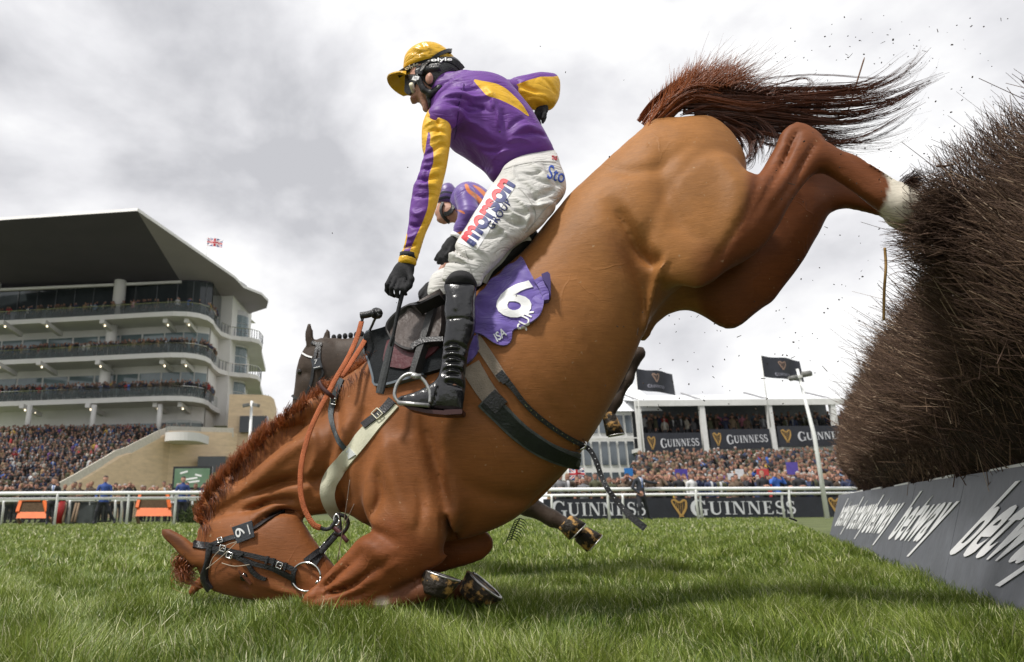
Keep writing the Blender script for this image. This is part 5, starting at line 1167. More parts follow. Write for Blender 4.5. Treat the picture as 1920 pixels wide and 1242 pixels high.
    gl([(857, 446, -.21, .034), (848, 456, -.21, .042), (840, 466, -.21, .044)], [[(832, 466, -.22), (822, 478, -.22), (817, 487, -.21)], [(836, 470, -.225), (825, 484, -.225), (822, 493, -.21)], [(841, 473, -.225), (831, 486, -.225), (829, 494, -.21)], [(846, 472, -.22), (839, 484, -.22), (837, 490, -.21)], [(849, 460, -.23), (842, 474, -.24), (838, 478, -.24)]])
    gl([(806, 540, -.2, .04), (800, 550, -.2, .045)], [[(796, 545, -.22), (788, 556, -.22), (790, 564, -.21)], [(800, 550, -.22), (795, 562, -.22), (797, 568, -.21)], [(806, 550, -.22), (803, 562, -.22), (804, 566, -.21)], [(796, 540, -.2), (789, 547, -.2), (787, 552, -.2)], [(806, 545, -.24), (800, 556, -.245), (796, 558, -.24)]])
    mb = MB(); mb.tube([JP.at(858, 441, -.21), JP.at(854, 447, -.21)], .04, 12); mb.build('wrist_watch', M_WHITE, r2, True)
    HP = keep
far_group()
# ------------------------------------------------------------------ surroundings
M_RAIL = mat('white_rail_plastic', (.78, .79, .78), .4, .4, .06, 3, .05, 30)
M_PAINT = mat('white_painted_steel', (.68, .68, .66), .5, .4, .08, 2, .05, 20)
M_NAVY = mat('black_banner_vinyl', (.020, .022, .030), .45, .4, .2, 3, .3, 6)
M_GOLD = mat('gold_print', (.42, .25, .07), .45, .5, .15, 10)
M_LET = mat('pale_grey_lettering', (.62, .63, .66), .5, .3, .05)
def serif_word(word):
    """block capitals with thick and thin strokes and slab serifs: outlines as triangles"""
    V = []; Fc = []
    def quad(a, b, c, d):
        o = len(V); V.extend([a, b, c, d]); Fc.extend([(o, o + 1, o + 2), (o, o + 2, o + 3)])
    def rect(x0, y0, x1, y1): quad((x0, y0), (x1, y0), (x1, y1), (x0, y1))
    def stroke(P, w):
        P = np.array(P, float); n = len(P); T = np.gradient(P, axis=0); T /= np.linalg.norm(T, axis=1, keepdims=True); N_ = np.stack([-T[:, 1], T[:, 0]], 1); w = np.array(w)[:, None] / 2
        for i in range(n - 1): quad(tuple(P[i] - N_[i] * w[i]), tuple(P[i + 1] - N_[i + 1] * w[i + 1]), tuple(P[i + 1] + N_[i + 1] * w[i + 1]), tuple(P[i] + N_[i] * w[i]))
    x = 0
    for k, ch in enumerate(word):
        h = 1.0 if k else 1.25; T = .17 if k else .2; y0 = 0 if k else -.12; t = .055
        def ser(cx, y, w=.17): rect(x + cx - w, y - (0 if y < .5 else .05), x + cx + w, y + (.05 if y < .5 else 0))
        if ch == 'I':
            rect(x + .12, 0, x + .12 + T, h); ser(.205, 0); ser(.205, h); x += .50
        elif ch == 'N':
            rect(x + .12, 0, x + .12 + t, h); rect(x + .72, 0, x + .72 + t, h); quad((x + .10, h), (x + .64, 0), (x + .80, 0), (x + .30, h)); ser(.15, 0, .13); ser(.12, h, .12); ser(.75, h, .13); x += .98
        elif ch == 'U':
            a = np.linspace(math.pi, 2 * math.pi, 16); rect(x + .10, .3, x + .10 + T, h); rect(x + .68, .3, x + .68 + t, h)
            stroke([(x + .445 + .26 * math.cos(q), .31 + .27 * math.sin(q)) for q in a], np.linspace(T, t, 16)); ser(.18, h, .17); ser(.71, h, .13); x += .96
        elif ch == 'E':
            rect(x + .12, 0, x + .12 + T, h); rect(x + .12, 0, x + .66, t); rect(x + .12, h - t, x + .62, h); rect(x + .12, .5, x + .5, .5 + t)
            rect(x + .03, 0, x + .12, .05); rect(x + .03, h - .05, x + .12, h); quad((x + .56, 0), (x + .66, 0), (x + .70, .24), (x + .66, .24)); quad((x + .58, h - .22), (x + .62, h - .22), (x + .64, h), (x + .54, h)); rect(x + .46, .40, x + .5, .66); x += .80
        elif ch == 'S':
            a = np.linspace(.35, 1.5 * math.pi, 18); b = np.linspace(math.pi / 2, -1.15 * math.pi + .3, 18)
            P1 = [(x + .34 + .21 * math.cos(q), .755 + .22 * math.sin(q)) for q in a]; P2 = [(x + .34 + .24 * math.cos(q), .27 + .245 * math.sin(q)) for q in b]
            stroke(P1 + P2, list(np.linspace(t, .15, 18)) + list(np.linspace(.15, t, 18))); rect(x + .53, .72, x + .57, .98); rect(x + .08, .02, x + .12, .30); x += .70
        elif ch == 'G':
            a = np.linspace(.5, 2 * math.pi - .55, 26); hh = h / 2; cy = y0 + hh
            stroke([(x + .52 + .42 * math.cos(q), cy + (hh - .03) * math.sin(q)) for q in a], [T * (.35 + .9 * max(0, -math.cos(q))) + .02 for q in a])
            rect(x + .80, y0 + .08, x + .80 + T * .9, y0 + .52); rect(x + .68, y0 + .48, x + 1.08, y0 + .54); rect(x + .86, y0 + h - .36, x + .90, y0 + h - .04); x += 1.14
    V = np.array(V); lo, hi = V.min(0), V.max(0); V = V - (lo + hi) / 2
    return V, np.array(Fc), hi - lo
GUI = serif_word('GUINNESS')
def harp_geo():
    V = []; Fc = []
    def stroke(P, w):
        P = catmull(P, 6); n = len(P); T = np.gradient(P, axis=0); T /= np.linalg.norm(T, axis=1, keepdims=True); N_ = np.stack([-T[:, 1], T[:, 0]], 1); w = np.interp(np.linspace(0, 1, n), np.linspace(0, 1, len(w)), w)[:, None] / 2
        for i in range(n - 1):
            o = len(V); V.extend([P[i] - N_[i] * w[i], P[i + 1] - N_[i + 1] * w[i + 1], P[i + 1] + N_[i + 1] * w[i + 1], P[i] + N_[i] * w[i]]); Fc.extend([(o, o + 1, o + 2), (o, o + 2, o + 3)])
    stroke([(0, .95), (.10, .70), (.30, .35), (.44, .06)], [.06, .10, .14, .10]); stroke([(.0, .95), (.18, 1.0), (.34, .88), (.5, .86), (.68, .98), (.80, .92)], [.05, .14, .12, .10, .12, .08])
    stroke([(.80, .95), (.78, .6), (.66, .3), (.46, .03)], [.10, .12, .12, .12]); stroke([(.36, .0), (.5, .04), (.6, .0)], [.06, .1, .06])
    for i in range(5): stroke([(.16 + i * .1, .62 - i * .11), (.22 + i * .1, .88)], [.02, .02])
    V = np.array(V); lo, hi = V.min(0), V.max(0); return V - (lo + hi) / 2, np.array(Fc), hi - lo
HARP = harp_geo()
def face_axes(a, b):
    """unit axes of a board that runs from a to b on plan, facing the eye"""
    ux = np.array([b[0] - a[0], b[1] - a[1], 0.0]); ux /= np.linalg.norm(ux); return ux, np.array([0, 0, 1.0]), np.cross(ux, (0, 0, 1.0))

ground = MB(); nG = 40
gx = [-300, -60, -30, -12, -7] + list(np.arange(-4, 6.01, .14)) + [7, 9, 12, 30, 60, 300]; gy = [-6, 0] + list(np.arange(.8, 7, .14)) + [8, 9, 11, 15, 20, 28, 40, 70, 160, 900]
def zg(x, y):
    fade = np.exp(-(np.maximum(0, y - 4) / 4) ** 2)
    return .062 * np.exp(-((x + .45) / .95) ** 2 - ((y - 2.62) / .52) ** 2) + fade * (.012 * np.sin(x * 2.3 + 1) * np.sin(y * 2.9 + x) + .008 * np.sin(x * 5.7 + y * 1.3) * np.sin(y * 6.1)) + .05 * np.exp(-((x - 1.55) / .55) ** 2 - ((y - 2.35) / .7) ** 2)
vs = [(x, y, zg(x, y)) for y in gy for x in gx]; ground.add(vs, [(j * len(gx) + i, j * len(gx) + i + 1, (j + 1) * len(gx) + i + 1, (j + 1) * len(gx) + i) for j in range(len(gy) - 1) for i in range(len(gx) - 1)])
M_TURF = mat('turf', (.105, .125, .048), .85, .2, .35, 1.2, .7, 30)
nt = M_TURF.node_tree
go = ground.build('ground', M_TURF, None, True); go['kind'] = 'structure'

# running rails
def rail(label, P, h, rad, posts, group, name='running_rail', lower=None, base_r=.045):
    root = empty(name, (*P[0][:2], 0), label, 'rail', group)
    top = [np.array([p[0], p[1], h]) for p in P]; mb = MB(); mb.tube(top, rad, 10); mb.build('top_rail', M_RAIL, root, True)
    if lower:
        mb = MB(); mb.tube([np.array([p[0], p[1] + .12, lower]) for p in P], rad * .75, 8); mb.build('lower_rail', M_RAIL, root, True)
    for q in posts:
        mb = MB(); b = np.array([q[0], q[1], -.02]); mb.tube([b, b + [0, .02, h * .72], b + [0, -.04 if lower is None else .0, h * .93], np.array([q[0], q[1], h])], [base_r, base_r, base_r * .9, base_r * .8], 10); mb.build('post', M_RAIL, root, True)
RZ = U(1300, 917, 25.5)[2]
rail('white running rail along the black advertising boards below the crowd', [U(x, 920, y) for x, y in ((985, 24.6), (1150, 25), (1300, 25.5), (1480, 26.2), (1640, 27))], RZ, .065,
     [U(x, 975, y) for x, y in ((1143, 25), (1310, 25.5), (1486, 26.2))], None)
rail('second white rail set just in front of the black advertising boards', [U(x, 930, y) for x, y in ((1000, 27.2), (1250, 27.4), (1640, 28.2))], RZ * .86, .05, [U(x, 965, y) for x, y in ((1036, 27.2), (1170, 27.3), (1316, 27.6), (1470, 27.9))], None)
LZ = U(200, 925, 25.5)[2]
rail('near white running rail with a double bar in front of the sandstone stand', [U(x, 925, y) for x, y in ((-60, 24.6), (100, 25), (240, 25.4), (400, 26), (560, 26.8), (700, 27.4))], LZ, .065, [U(x, 980, y) for x, y in ((102, 25), (237, 25.4), (326, 25.8), (470, 26.4))], None, lower=LZ * .83)
rail('low white crossing rail with close posts behind the near rail on the left', [U(x, 945, y) for x, y in ((-60, 28), (120, 28.4), (300, 29), (520, 30))], .92, .05, [U(x, 975, y) for x, y in ((3, 28), (36, 28.2), (128, 28.4), (166, 28.6), (214, 28.7), (226, 28.9), (359, 29.3))], None)
# advertising board with lettering
bd = empty('advertising_board', U(1300, 972, 28.6) * [1, 1, 0], 'long black board with a gold harp and white serif lettering behind the rail', 'advertising board')
a_, b_ = U(1020, 960, 28.2), U(1640, 960, 29.2); top = U(1300, 934, 28.7)[2]; ux, uz, un = face_axes(a_, b_); L_ = np.linalg.norm((b_ - a_)[:2])
mb = MB(); mid = (a_ + b_) / 2; mb.box((mid[0], mid[1], top / 2), (L_, .06, top), ax=[ux, un, uz]); mb.build('panel', M_NAVY, bd)
def onboard(px, z, push=.045):
    lo, hi = 0.0, 1.0
    for _ in range(40):
        m_ = (lo + hi) / 2; p = a_ * (1 - m_) + b_ * m_; q = proj(np.array([p[0], p[1], z]))
        if q[0] < px: lo = m_
        else: hi = m_
    p = a_ * (1 - lo) + b_ * lo; p = p + un * push; return np.array([p[0], p[1], z])
def board_word(geo, x0, x1, zc, hh, m_, name='lettering'):
    p, q = onboard(x0, zc), onboard(x1, zc); return text_flat(name, '', (p + q) / 2, ux, uz, np.linalg.norm(q - p), hh, m_, bd, geo=geo, e=.012)
board_word(GUI, 1033, 1209, top * .50, top * .82, M_LET); board_word(GUI, 1294, 1490, top * .50, top * .82, M_LET)
board_word(HARP, 1258, 1288, top * .52, top * .90, M_GOLD, 'harp_emblem'); board_word(HARP, 1553, 1577, top * .52, top * .90, M_GOLD, 'harp_emblem')

# people
def person_field(pose, h):
    B = Body(Plane(0, 0), ((-.55, .55), (-.05, 1.92), (-.4, .4)), h, 1)
    c = lambda pts, **k: B.chain(pts, world=True, **k)
    c([(0, 1.66, 0, .088), (0, 1.72, .012, .090)], k=0); c([(0, 1.58, -.03, .05), (0, 1.45, .02, .065)], k=.03)
    c([(-.15, 1.40, .02, .075), (.15, 1.40, .02, .075)], k=.05); c([(0, 1.36, .02, .145), (0, 1.1, .02, .135), (0, .9, .02, .155)], k=.06)
    for s in (-1, 1):
        c([(s * .09, .88, .02, .10), (s * .11, .5, .0, .07), (s * .12, .09, .02, .05)], k=.04); c([(s * .12, .05, .03, .045), (s * .13, .04, -.12, .04)], k=.02)
        if pose == 0: c([(s * .20, 1.40, .02, .062), (s * .26, 1.12, .04, .05), (s * .24, .88, -.04, .042), (s * .23, .80, -.05, .045)], k=.03)
        elif pose == 1: c([(s * .20, 1.40, .02, .062), (s * .25, 1.14, -.02, .05), (s * .10, 1.18, -.22, .042), (s * .04, 1.20, -.26, .045)], k=.03)
        else: c([(s * .20, 1.40, .02, .062), (s * .30, 1.30, -.12, .05), (s * .12, 1.60, -.16, .042), (s * .08, 1.66, -.13, .045)], k=.03)
    c([(0, 1.655, -.10, .016), (0, 1.64, -.108, .018)], k=.01)
    V, Fq = B.surface(1)
    u, v, w = V[:, 0], V[:, 2], V[:, 1]
    head = v > 1.55; hair_ = head & ((v > 1.735) | ((w > .0) & (v > 1.62))); hands = np.zeros(len(V), bool)
    if pose == 0: hands = (np.abs(u) > .17) & (v < .86) & (v > .7)
    elif pose == 1: hands = (np.abs(u) < .13) & (w < -.20)
    else: hands = (w < -.10) & (v > 1.55) & (np.abs(u) > .06) & (np.abs(u) < .16)
    col = np.tile([.02, .02, .025], (len(V), 1)).astype(float); zone = np.zeros(len(V))      # trousers
    zone[(v > .86) & ~head] = 1; sk = (head & ~hair_) | hands; col[sk] = (.27, .135, .095); zone[sk] = 0; col[hair_] = (.06, .04, .03); zone[hair_] = 0
    eye = head & (w < -.07) & (np.abs(np.abs(u) - .035) < .018) & (np.abs(v - 1.70) < .014); col[eye] = (.05, .03, .03)
    shirt = (v > 1.05) & (v < 1.5) & (np.abs(u) < .035 + .05 * (v - 1.05)) & (w < -.05); 
    if pose == 0: col[shirt] = (.5, .5, .52); zone[shirt] = 0
    return V, Fq, col, zone
M_PPL = bpy.data.materials.new('clothes_and_skin'); M_PPL.use_nodes = True; N_, L__, b__ = nodes(M_PPL); N = M_PPL.node_tree.nodes.new
a1 = N('ShaderNodeAttribute'); a1.attribute_name = 'base'; a2 = N('ShaderNodeAttribute'); a2.attribute_name = 'zone'; oi = N('ShaderNodeObjectInfo'); mx = N('ShaderNodeMixRGB')
L__(a2.outputs['Fac'], mx.inputs[0]); L__(a1.outputs['Color'], mx.inputs[1]); L__(oi.outputs['Color'], mx.inputs[2]); L__(mx.outputs[0], b__.inputs['Base Color']); b__.inputs['Roughness'].default_value = .8
COATS = [('black', (.018, .018, .022)), ('navy blue', (.025, .035, .085)), ('dark brown', (.055, .035, .022)), ('olive green', (.07, .07, .035)), ('grey', (.14, .14, .15)), ('tan', (.26, .18, .11)), ('tweed brown', (.13, .09, .06)), ('red', (.38, .03, .03)),
         ('pale blue', (.20, .28, .42)), ('cream', (.50, .46, .38)), ('camel', (.34, .22, .12)), ('purple', (.14, .06, .22)), ('mustard yellow', (.48, .32, .06)), ('white', (.62, .62, .62)), ('bright blue', (.05, .14, .50)), ('pink', (.50, .18, .24))]
CW = [20, 14, 14, 10, 8, 4, 9, 1.4, 1.2, 1.5, 3, .6, .7, 1.5, .9, .6]
PM = []
for pi, p in enumerate((0, 0, 1, 2)):
    for hc in ((.06, .04, .03), (.025, .02, .018), (.22, .15, .08), (.30, .28, .26)):
        V, Fq, c_, z_ = person_field(p, .034); hm = (c_ == (.06, .04, .03)).all(1); c_[hm] = hc; shv = (c_ == (.5, .5, .52)).all(1); z_[shv & (pi == 0)] = 1; sk = (c_ == (.27, .135, .095)).all(1); c_[sk] = np.array([.40, .205, .145]) * R_.uniform(.75, 1.2)
        me = npmesh('spectator_body', V, Fq, {'base': c_, 'zone': z_}); me.materials.append(M_PPL); me.polygons.foreach_set('use_smooth', [True] * len(me.polygons)); PM.append(me)
LOWP = [person_field(p, .052) for p in range(3)]
def place_person(x, y, z, where, me=None, coat=None, yaw=None, sc=None, label=None, group=None):
    k = R_.choices(range(len(COATS)), CW)[0] if coat is None else coat
    o = bpy.data.objects.new('person', me or R_.choice(PM)); COL.objects.link(o); o.location = (x, y, z); o.rotation_euler = (0, 0, R_.gauss(0, .45) if yaw is None else yaw); s = R_.uniform(.93, 1.06) if sc is None else sc; o.scale = (s * R_.uniform(.95, 1.1), s, s)
    o.color = (*COATS[k][1], 1); tag(o, label or f'spectator in a {COATS[k][0]} top in {where}', 'person', group or f'spectators in {COATS[k][0]} in {where}'); return o
nI = 0; crowd = []
def terrace(rows, xr, step, where, zf, cap):
    """rows of people; nearest ones become objects, the rest go to the packed crowd"""
    global nI
    for Y in rows:
        z = zf(Y); a = U(xr(Y)[0], 900, Y)[0]; b = U(xr(Y)[1], 900, Y)[0]; x = a + R_.uniform(0, step)
        while x < b:
            yy = Y + R_.uniform(-.25, .25)
            if nI < 288 and cap: place_person(x, yy, z, where); nI += 1
            else: crowd.append((x, yy, z))
            x += step * R_.uniform(.75, 1.3)
W1 = 'the crowd behind the black board'; W2 = 'the line behind the left rails'
zr = lambda Y: 0 if Y < 33 else (Y - 33) * .175
terrace(np.arange(29.6, 37.4, .95), lambda Y: (1030 if Y < 33 else 1180, 1650), .50, W1, zr, True)
terrace([33.5, 34.3], lambda Y: (-20, 420), .55, W2, lambda Y: 0, True)
terrace(np.arange(37.9, 48.5, .98), lambda Y: (1185 + (Y - 34) * .6, 1650), .58, W1, zr, False)
terrace([52.4, 53.2, 54.2], lambda Y: (1215, 1640), .55, W1, lambda Y: 5.35 + (Y - 52.4) * .3, False)
# marquee
MQ = 50.0
mq = empty('marquee', U(1400, 850, MQ) * [1, 1, 0], 'white roofed hospitality marquee with a balcony of three black harp banners', 'marquee')
zE0, zE1 = U(1189, 766, MQ)[2], U(1589, 741, MQ)[2]; zF = U(1390, 842, MQ)[2]
M_PVC = mat('white_roof_pvc', (.82, .83, .85), .45, .3, .04, 1.2)
xa, xb = U(1189, 800, MQ)[0], U(1690, 800, MQ)[0]; ze = (zE0 + zE1) / 2
mb = MB()
n = 5; xs = np.linspace(xa, xb, n)
for i in range(n - 1):
    P = []
    for x, s in ((xs[i] + .03, 0), (xs[i + 1] - .03, 0)):
        P.append(x)
    c = [(P[0], MQ - .6, ze), (P[1], MQ - .6, ze), (P[1], MQ + 8.5, ze + 1.75), (P[0], MQ + 8.5, ze + 1.75)]; mb.extrude(c, (0, 0, .12))
mb.build('roof', M_PVC, mq)
mb = MB(); mb.box(((xa + xb) / 2, MQ - .66, ze - .16), (xb - xa, .12, .42)); mb.build('gutter', M_PAINT, mq)
for px0, px1 in ((1319, 1319), (1446, 1446), (1566, 1566), (1199, 1199)):
    p = U(px0, 800, MQ - .5); mb = MB(); mb.box((p[0], MQ - .5, (ze + zF - .9) / 2), (.36, .3, ze - zF + .9)); mb.build('post', M_PAINT, mq)
    mb = MB(); q = np.array([p[0] + .1, MQ - .3, ze + .15]); mb.tube([q, q + [-.15, 3, .95]], .07, 6); mb.build('roof_strut', mat('grey_steel', (.25, .25, .26), .5), mq)
mb = MB(); mb.box(((xa + xb) / 2, MQ + 5, zF - .05), (xb - xa, 10.6, .25)); mb.build('balcony_floor', M_PAINT, mq)
mb = MB(); mb.box(((xa + xb) / 2, MQ + 8.6, (ze + zF) / 2 + .4), (xb - xa, .15, ze - zF + 2)); mb.build('back_wall', mat('grey_interior', (.10, .105, .115), .7), mq)
mb = MB(); mb.box(((xa + xb) / 2, MQ + .1, zF / 2 - .2), (xb - xa, .2, zF - .3)); mb.build('base_wall', mat('white_base_cladding', (.6, .6, .6), .6), mq)
for x0, x1, a, b in ((1206, 1311, 813, 850), (1328, 1440, 806, 843), (1455, 1590, 800, 837)):
    p0, p1 = U(x0, 830, MQ - .3), U(x1, 830, MQ - .3); z1, z0 = U((x0 + x1) / 2, a, MQ - .3)[2], U((x0 + x1) / 2, b, MQ - .3)[2]
    mb = MB(); w_ = p1[0] - p0[0]; cx_ = (p0[0] + p1[0]) / 2; mb.box((cx_, MQ - .7, (z0 + z1) / 2), (w_, .05, z1 - z0)); bn = mb.build('banner', M_NAVY, mq)
    text_flat('lettering', '', (cx_ + w_ * .11, MQ - .728, (z0 + z1) / 2), (1, 0, .03), (0, 0, 1), w_ * .68, (z1 - z0) * .48, M_LET, bn, geo=GUI, e=.02)
    text_flat('harp_emblem', '', (cx_ - w_ * .39, MQ - .728, (z0 + z1) / 2), (1, 0, 0), (0, 0, 1), w_ * .14, (z1 - z0) * .68, M_GOLD, bn, geo=HARP, e=.02)
# white framed pavilion to the left of the marquee
M_DGLASS = mat('dark_window_glass', (.10, .12, .14), .12, .7, .3, .8)
pv = empty('pavilion', U(1140, 880, 51) * [1, 1, 0], 'white framed pavilion with two tiers of tall windows left of the marquee', 'pavilion')
x0, x1 = U(1060, 850, 51)[0], U(1192, 850, 51)[0]; zt = U(1150, 772, 51)[2]
mb = MB(); mb.box(((x0 + x1) / 2, 53, zt / 2), (x1 - x0, 3.8, zt)); mb.build('wall', M_PAINT, pv)
for z0, z1 in ((U(1150, 812, 51)[2], U(1150, 779, 51)[2]), (U(1150, 872, 51)[2], U(1150, 828, 51)[2]), (U(1150, 900, 51)[2], U(1150, 886, 51)[2])):
    for k in range(8):
        w_ = (x1 - x0) / 8; mb = MB(); mb.box((x0 + (k + .5) * w_, 51.05, (z0 + z1) / 2), (w_ * .72, .06, z1 - z0)); mb.build('window', M_DGLASS, pv)
mb = MB(); c = [(x0 - .5, 50.8, zt), (x1 + 2.2, 50.8, zt), (x1 + 1.2, 55, zt + 3.2), (x0 + 2, 55, zt + 3.2)]; mb.extrude(c, (0, .3, .15)); mb.build('roof', M_PVC, pv)
for k in range(4):
    mb = MB(); mb.box((x0 + 1 + k * 1.3, 50.9, U(1150, 822, 51)[2]), (1.2, .1, .08)); mb.build('balcony_rail', M_PAINT, pv)
# flags
def flag(name, root_lbl, px, py, Y, w_, h_, m_, pole_h, cat='flag', droop=.25, deco=None, lean=0.0, under=None):
    top = U(px, py, Y); r = empty(name, top * [1, 1, 0] + [0, 0, top[2] - pole_h], root_lbl, cat)
    mb = MB(); mb.tube([top - [0, 0, pole_h], top + [0, 0, .08]], [.05, .035], 8); mb.build('pole', M_PAINT, r, True)
    nx, ny = 22, 10; V = []
    for i in range(nx):
        t = i / (nx - 1)
        for j in range(ny):
            s = j / (ny - 1); V.append(top + [w_ * t, .12 * math.sin(t * 9 + s) * t ** .6 * h_, -h_ * s - droop * h_ * t - .05 * h_ * math.sin(t * 7) * t])
    V = np.array(V); gfl = grid_shell('cloth', V, np.tile([0, -1.0, 0], (len(V), 1)), nx, ny, .008, m_, r, back=.004, relax=0)
    def fp(t, s, e=.02): return top + [w_ * t, .12 * math.sin(t * 9 + s) * t ** .6 * h_ - e, -h_ * s - droop * h_ * t - .05 * h_ * math.sin(t * 7) * t]
    if deco:
        for geo, t, s, ww, hh, mm, nm in deco:
            Vg, Fg, sz = geo; P = np.array([fp(t + a / sz[0] * ww, s - b / sz[1] * hh) for a, b in Vg]); X, F2 = shell_tris(P, np.tile([0, -1.0, 0], (len(P), 1)), Fg, .006, .0); link(nm, npmesh(nm, X, F2), mm, gfl)
    return r, fp, gfl
M_DIM = mat('dim_print', (.30, .20, .15), .6); M_DIMW = mat('dim_white_print', (.35, .35, .42), .6)
flag('flag', 'dark flag with a harp flying left of the marquee roof', 1191, 691, 47, 2.55, 1.5, M_NAVY, 6, deco=[(HARP, .52, .34, .2, .42, M_DIM, 'harp_emblem'), (GUI, .52, .74, .46, .16, M_DIMW, 'lettering')])
flag('flag', 'dark flag with a harp billowing over the marquee beside the camera mast', 1426, 667, 47, 2.7, 1.5, M_NAVY, 5, deco=[(HARP, .50, .38, .2, .42, M_DIM, 'harp_emblem'), (GUI, .5, .8, .4, .15, M_DIMW, 'lettering')])
M_BLUE = mat('flag_blue', (.03, .04, .20), .6); M_RED = mat('flag_red', (.45, .02, .03), .6)
def jack(fp, parent, S_=1.0):
    def bar_(p, q, w, m, e):
        p = np.array(p); q = np.array(q); d = (q - p) / np.linalg.norm(q - p); nn = np.array([-d[1], d[0]]) * w / 2; pts = []
        n = 12; V = []; Fc = []
        for i in range(n + 1):
            c = p + (q - p) * i / n
            for sgn in (-1, 1): a = c + nn * sgn; V.append(fp(min(1, max(0, a[0])), min(1, max(0, a[1])), e))
        for i in range(n): Fc += [(2 * i, 2 * i + 1, 2 * i + 3), (2 * i, 2 * i + 3, 2 * i + 2)]
        X, F2 = shell_tris(np.array(V), np.tile([0, -1.0, 0], (len(V), 1)), np.array(Fc), .004, 0.0); link('stripe', npmesh('stripe', X, F2), m, parent)
    for a, b in (((0, 0), (1, 1)), ((0, 1), (1, 0))): bar_(a, b, .17, M_WHITE, .02); bar_(a, b, .06, M_RED, .028)
    bar_((.5, 0), (.5, 1), .26, M_WHITE, .036); bar_((0, .5), (1, .5), .30, M_WHITE, .038); bar_((.5, 0), (.5, 1), .14, M_RED, .046); bar_((0, .5), (1, .5), .17, M_RED, .048)
r, fp, gf = flag('flag', 'red white and blue flag flying above the big grandstand roof', 389, 446, 96, 2.3, 1.25, M_BLUE, 5, droop=.3); jack(fp, gf)
r, fp, gf = flag('flag', 'red white and blue flag held up in the crowd left of the marquee', 1065, 878, 33, .75, .55, M_BLUE, 1.3, droop=.0); jack(fp, gf)
# camera mast
ms = U(1551, 970, 26); tp = U(1502, 692, 26); mast = empty('camera_mast', (ms[0], ms[1], 0), 'tall white mast with a surveillance camera in front of the marquee', 'mast')
mb = MB(); mb.tube([(ms[0], ms[1], 0), (ms[0] * .995 + tp[0] * .005, ms[1], 3), (ms[0] - .25, ms[1], tp[2])], [.085, .07, .045], 12); mb.build('pole', M_RAIL, mast, True)
tt = np.array([ms[0] - .25, ms[1] - .02, tp[2] - .25])
mb = MB(); mb.bar(tt + [-.38, 0, -.12], tt + [.5, 0, .02], .13, .1); mb.build('camera_arm', M_PAINT, mast)
mb = MB(); mb.tube([tt + [.1, -.1, .0], tt + [.42, -.1, .06]], [.12, .1], 10); mb.build('camera_head', mat('camera_grey', (.16, .16, .15), .5), mast, True); mb = MB(); mb.tube([tt + [-.4, -.1, -.15], tt + [-.15, -.1, -.1]], [.1, .1], 10); mb.build('camera_head', mat('camera_grey', (.16, .16, .15), .5), mast, True)
# man in a suit in front of the rail: a posed person of his own
def suit_man(px, pyf, Y, label, coatc, pose, sc=1.0, yaw=0.3, extra=None):
    B = Body(Plane(0, 0), ((-.9, .9), (-.05, 1.95), (-.4, .4)), .022, 1); c = lambda pts, **k: B.chain(pts, world=True, **k)
    c([(0, 1.68, 0, .09), (0, 1.74, .012, .092)], k=0); c([(0, 1.60, -.03, .048), (0, 1.48, .02, .06)], k=.03); c([(-.16, 1.42, .02, .07), (.16, 1.42, .02, .07)], k=.05); c([(0, 1.38, .02, .145), (0, 1.1, .02, .125), (0, .86, .02, .155)], k=.06)
    for ch in pose: c(ch, k=.03)
    V, Fq = B.surface(1); v = V[:, 2]; u = V[:, 0]; w = V[:, 1]; col = np.tile(coatc, (len(V), 1)).astype(float)
    hd = v > 1.57; col[hd] = (.46, .25, .18); col[hd & ((v > 1.76) | (w > .02))] = (.04, .03, .025)
    sh = (coatc[2] < .06) & (v > 1.15) & (v < 1.52) & (np.abs(u) < .06 * (v - 1.05) / .4) & (w < -.03); col[sh] = (.6, .62, .7); col[sh & (np.abs(u) < .018)] = (.05, .12, .35)
    col[v < .84] = (.022, .024, .03)
    for (hx, hz, rr) in extra or []: col[((u - hx) ** 2 + (v - hz) ** 2) < rr ** 2] = (.46, .25, .18)
    me = npmesh('suited_body', V, Fq, {'base': col, 'zone': np.zeros(len(V))}); o = link('person', me, M_PPL, None, True); p = U(px, pyf, Y); o.location = (p[0], p[1], 0); o.scale = (sc,) * 3; o.rotation_euler = (0, 0, yaw)
    return tag(o, label, 'person')
suit_man(1207, 979, 25, 'man in a dark suit and blue tie striding before the rail, one arm out', (.022, .026, .036),
         [[(-.09, .85, .02, .10), (-.14, .5, -.06, .07), (-.12, .1, .0, .05), (-.12, .05, -.1, .045)], [(.09, .85, .02, .10), (.20, .5, .05, .07), (.34, .12, .12, .05), (.36, .06, .02, .045)],
          [(-.2, 1.40, .02, .06), (-.32, 1.16, .04, .05), (-.18, .98, -.12, .042), (-.1, .95, -.16, .042)], [(.2, 1.40, .02, .06), (.42, 1.34, -.02, .05), (.66, 1.32, -.06, .04), (.74, 1.31, -.08, .045)]], extra=[(-.08, .94, .09), (.74, 1.31, .07)], sc=.97)
suit_man(93, 982, 26.5, 'steward in a black coat standing behind the white rail beside the red bin', (.02, .02, .024), [[(-.09, .85, .02, .10), (-.1, .5, 0, .07), (-.1, .1, .0, .05), (-.1, .05, -.1, .045)], [(.09, .85, .02, .10), (.12, .5, 0, .07), (.14, .1, .0, .05), (.14, .05, -.1, .045)], [(-.2, 1.40, .02, .06), (-.28, 1.14, .0, .05), (-.36, .92, -.12, .042)], [(.2, 1.40, .02, .06), (.26, 1.14, .0, .05), (.24, .90, -.05, .042)]], sc=.95)
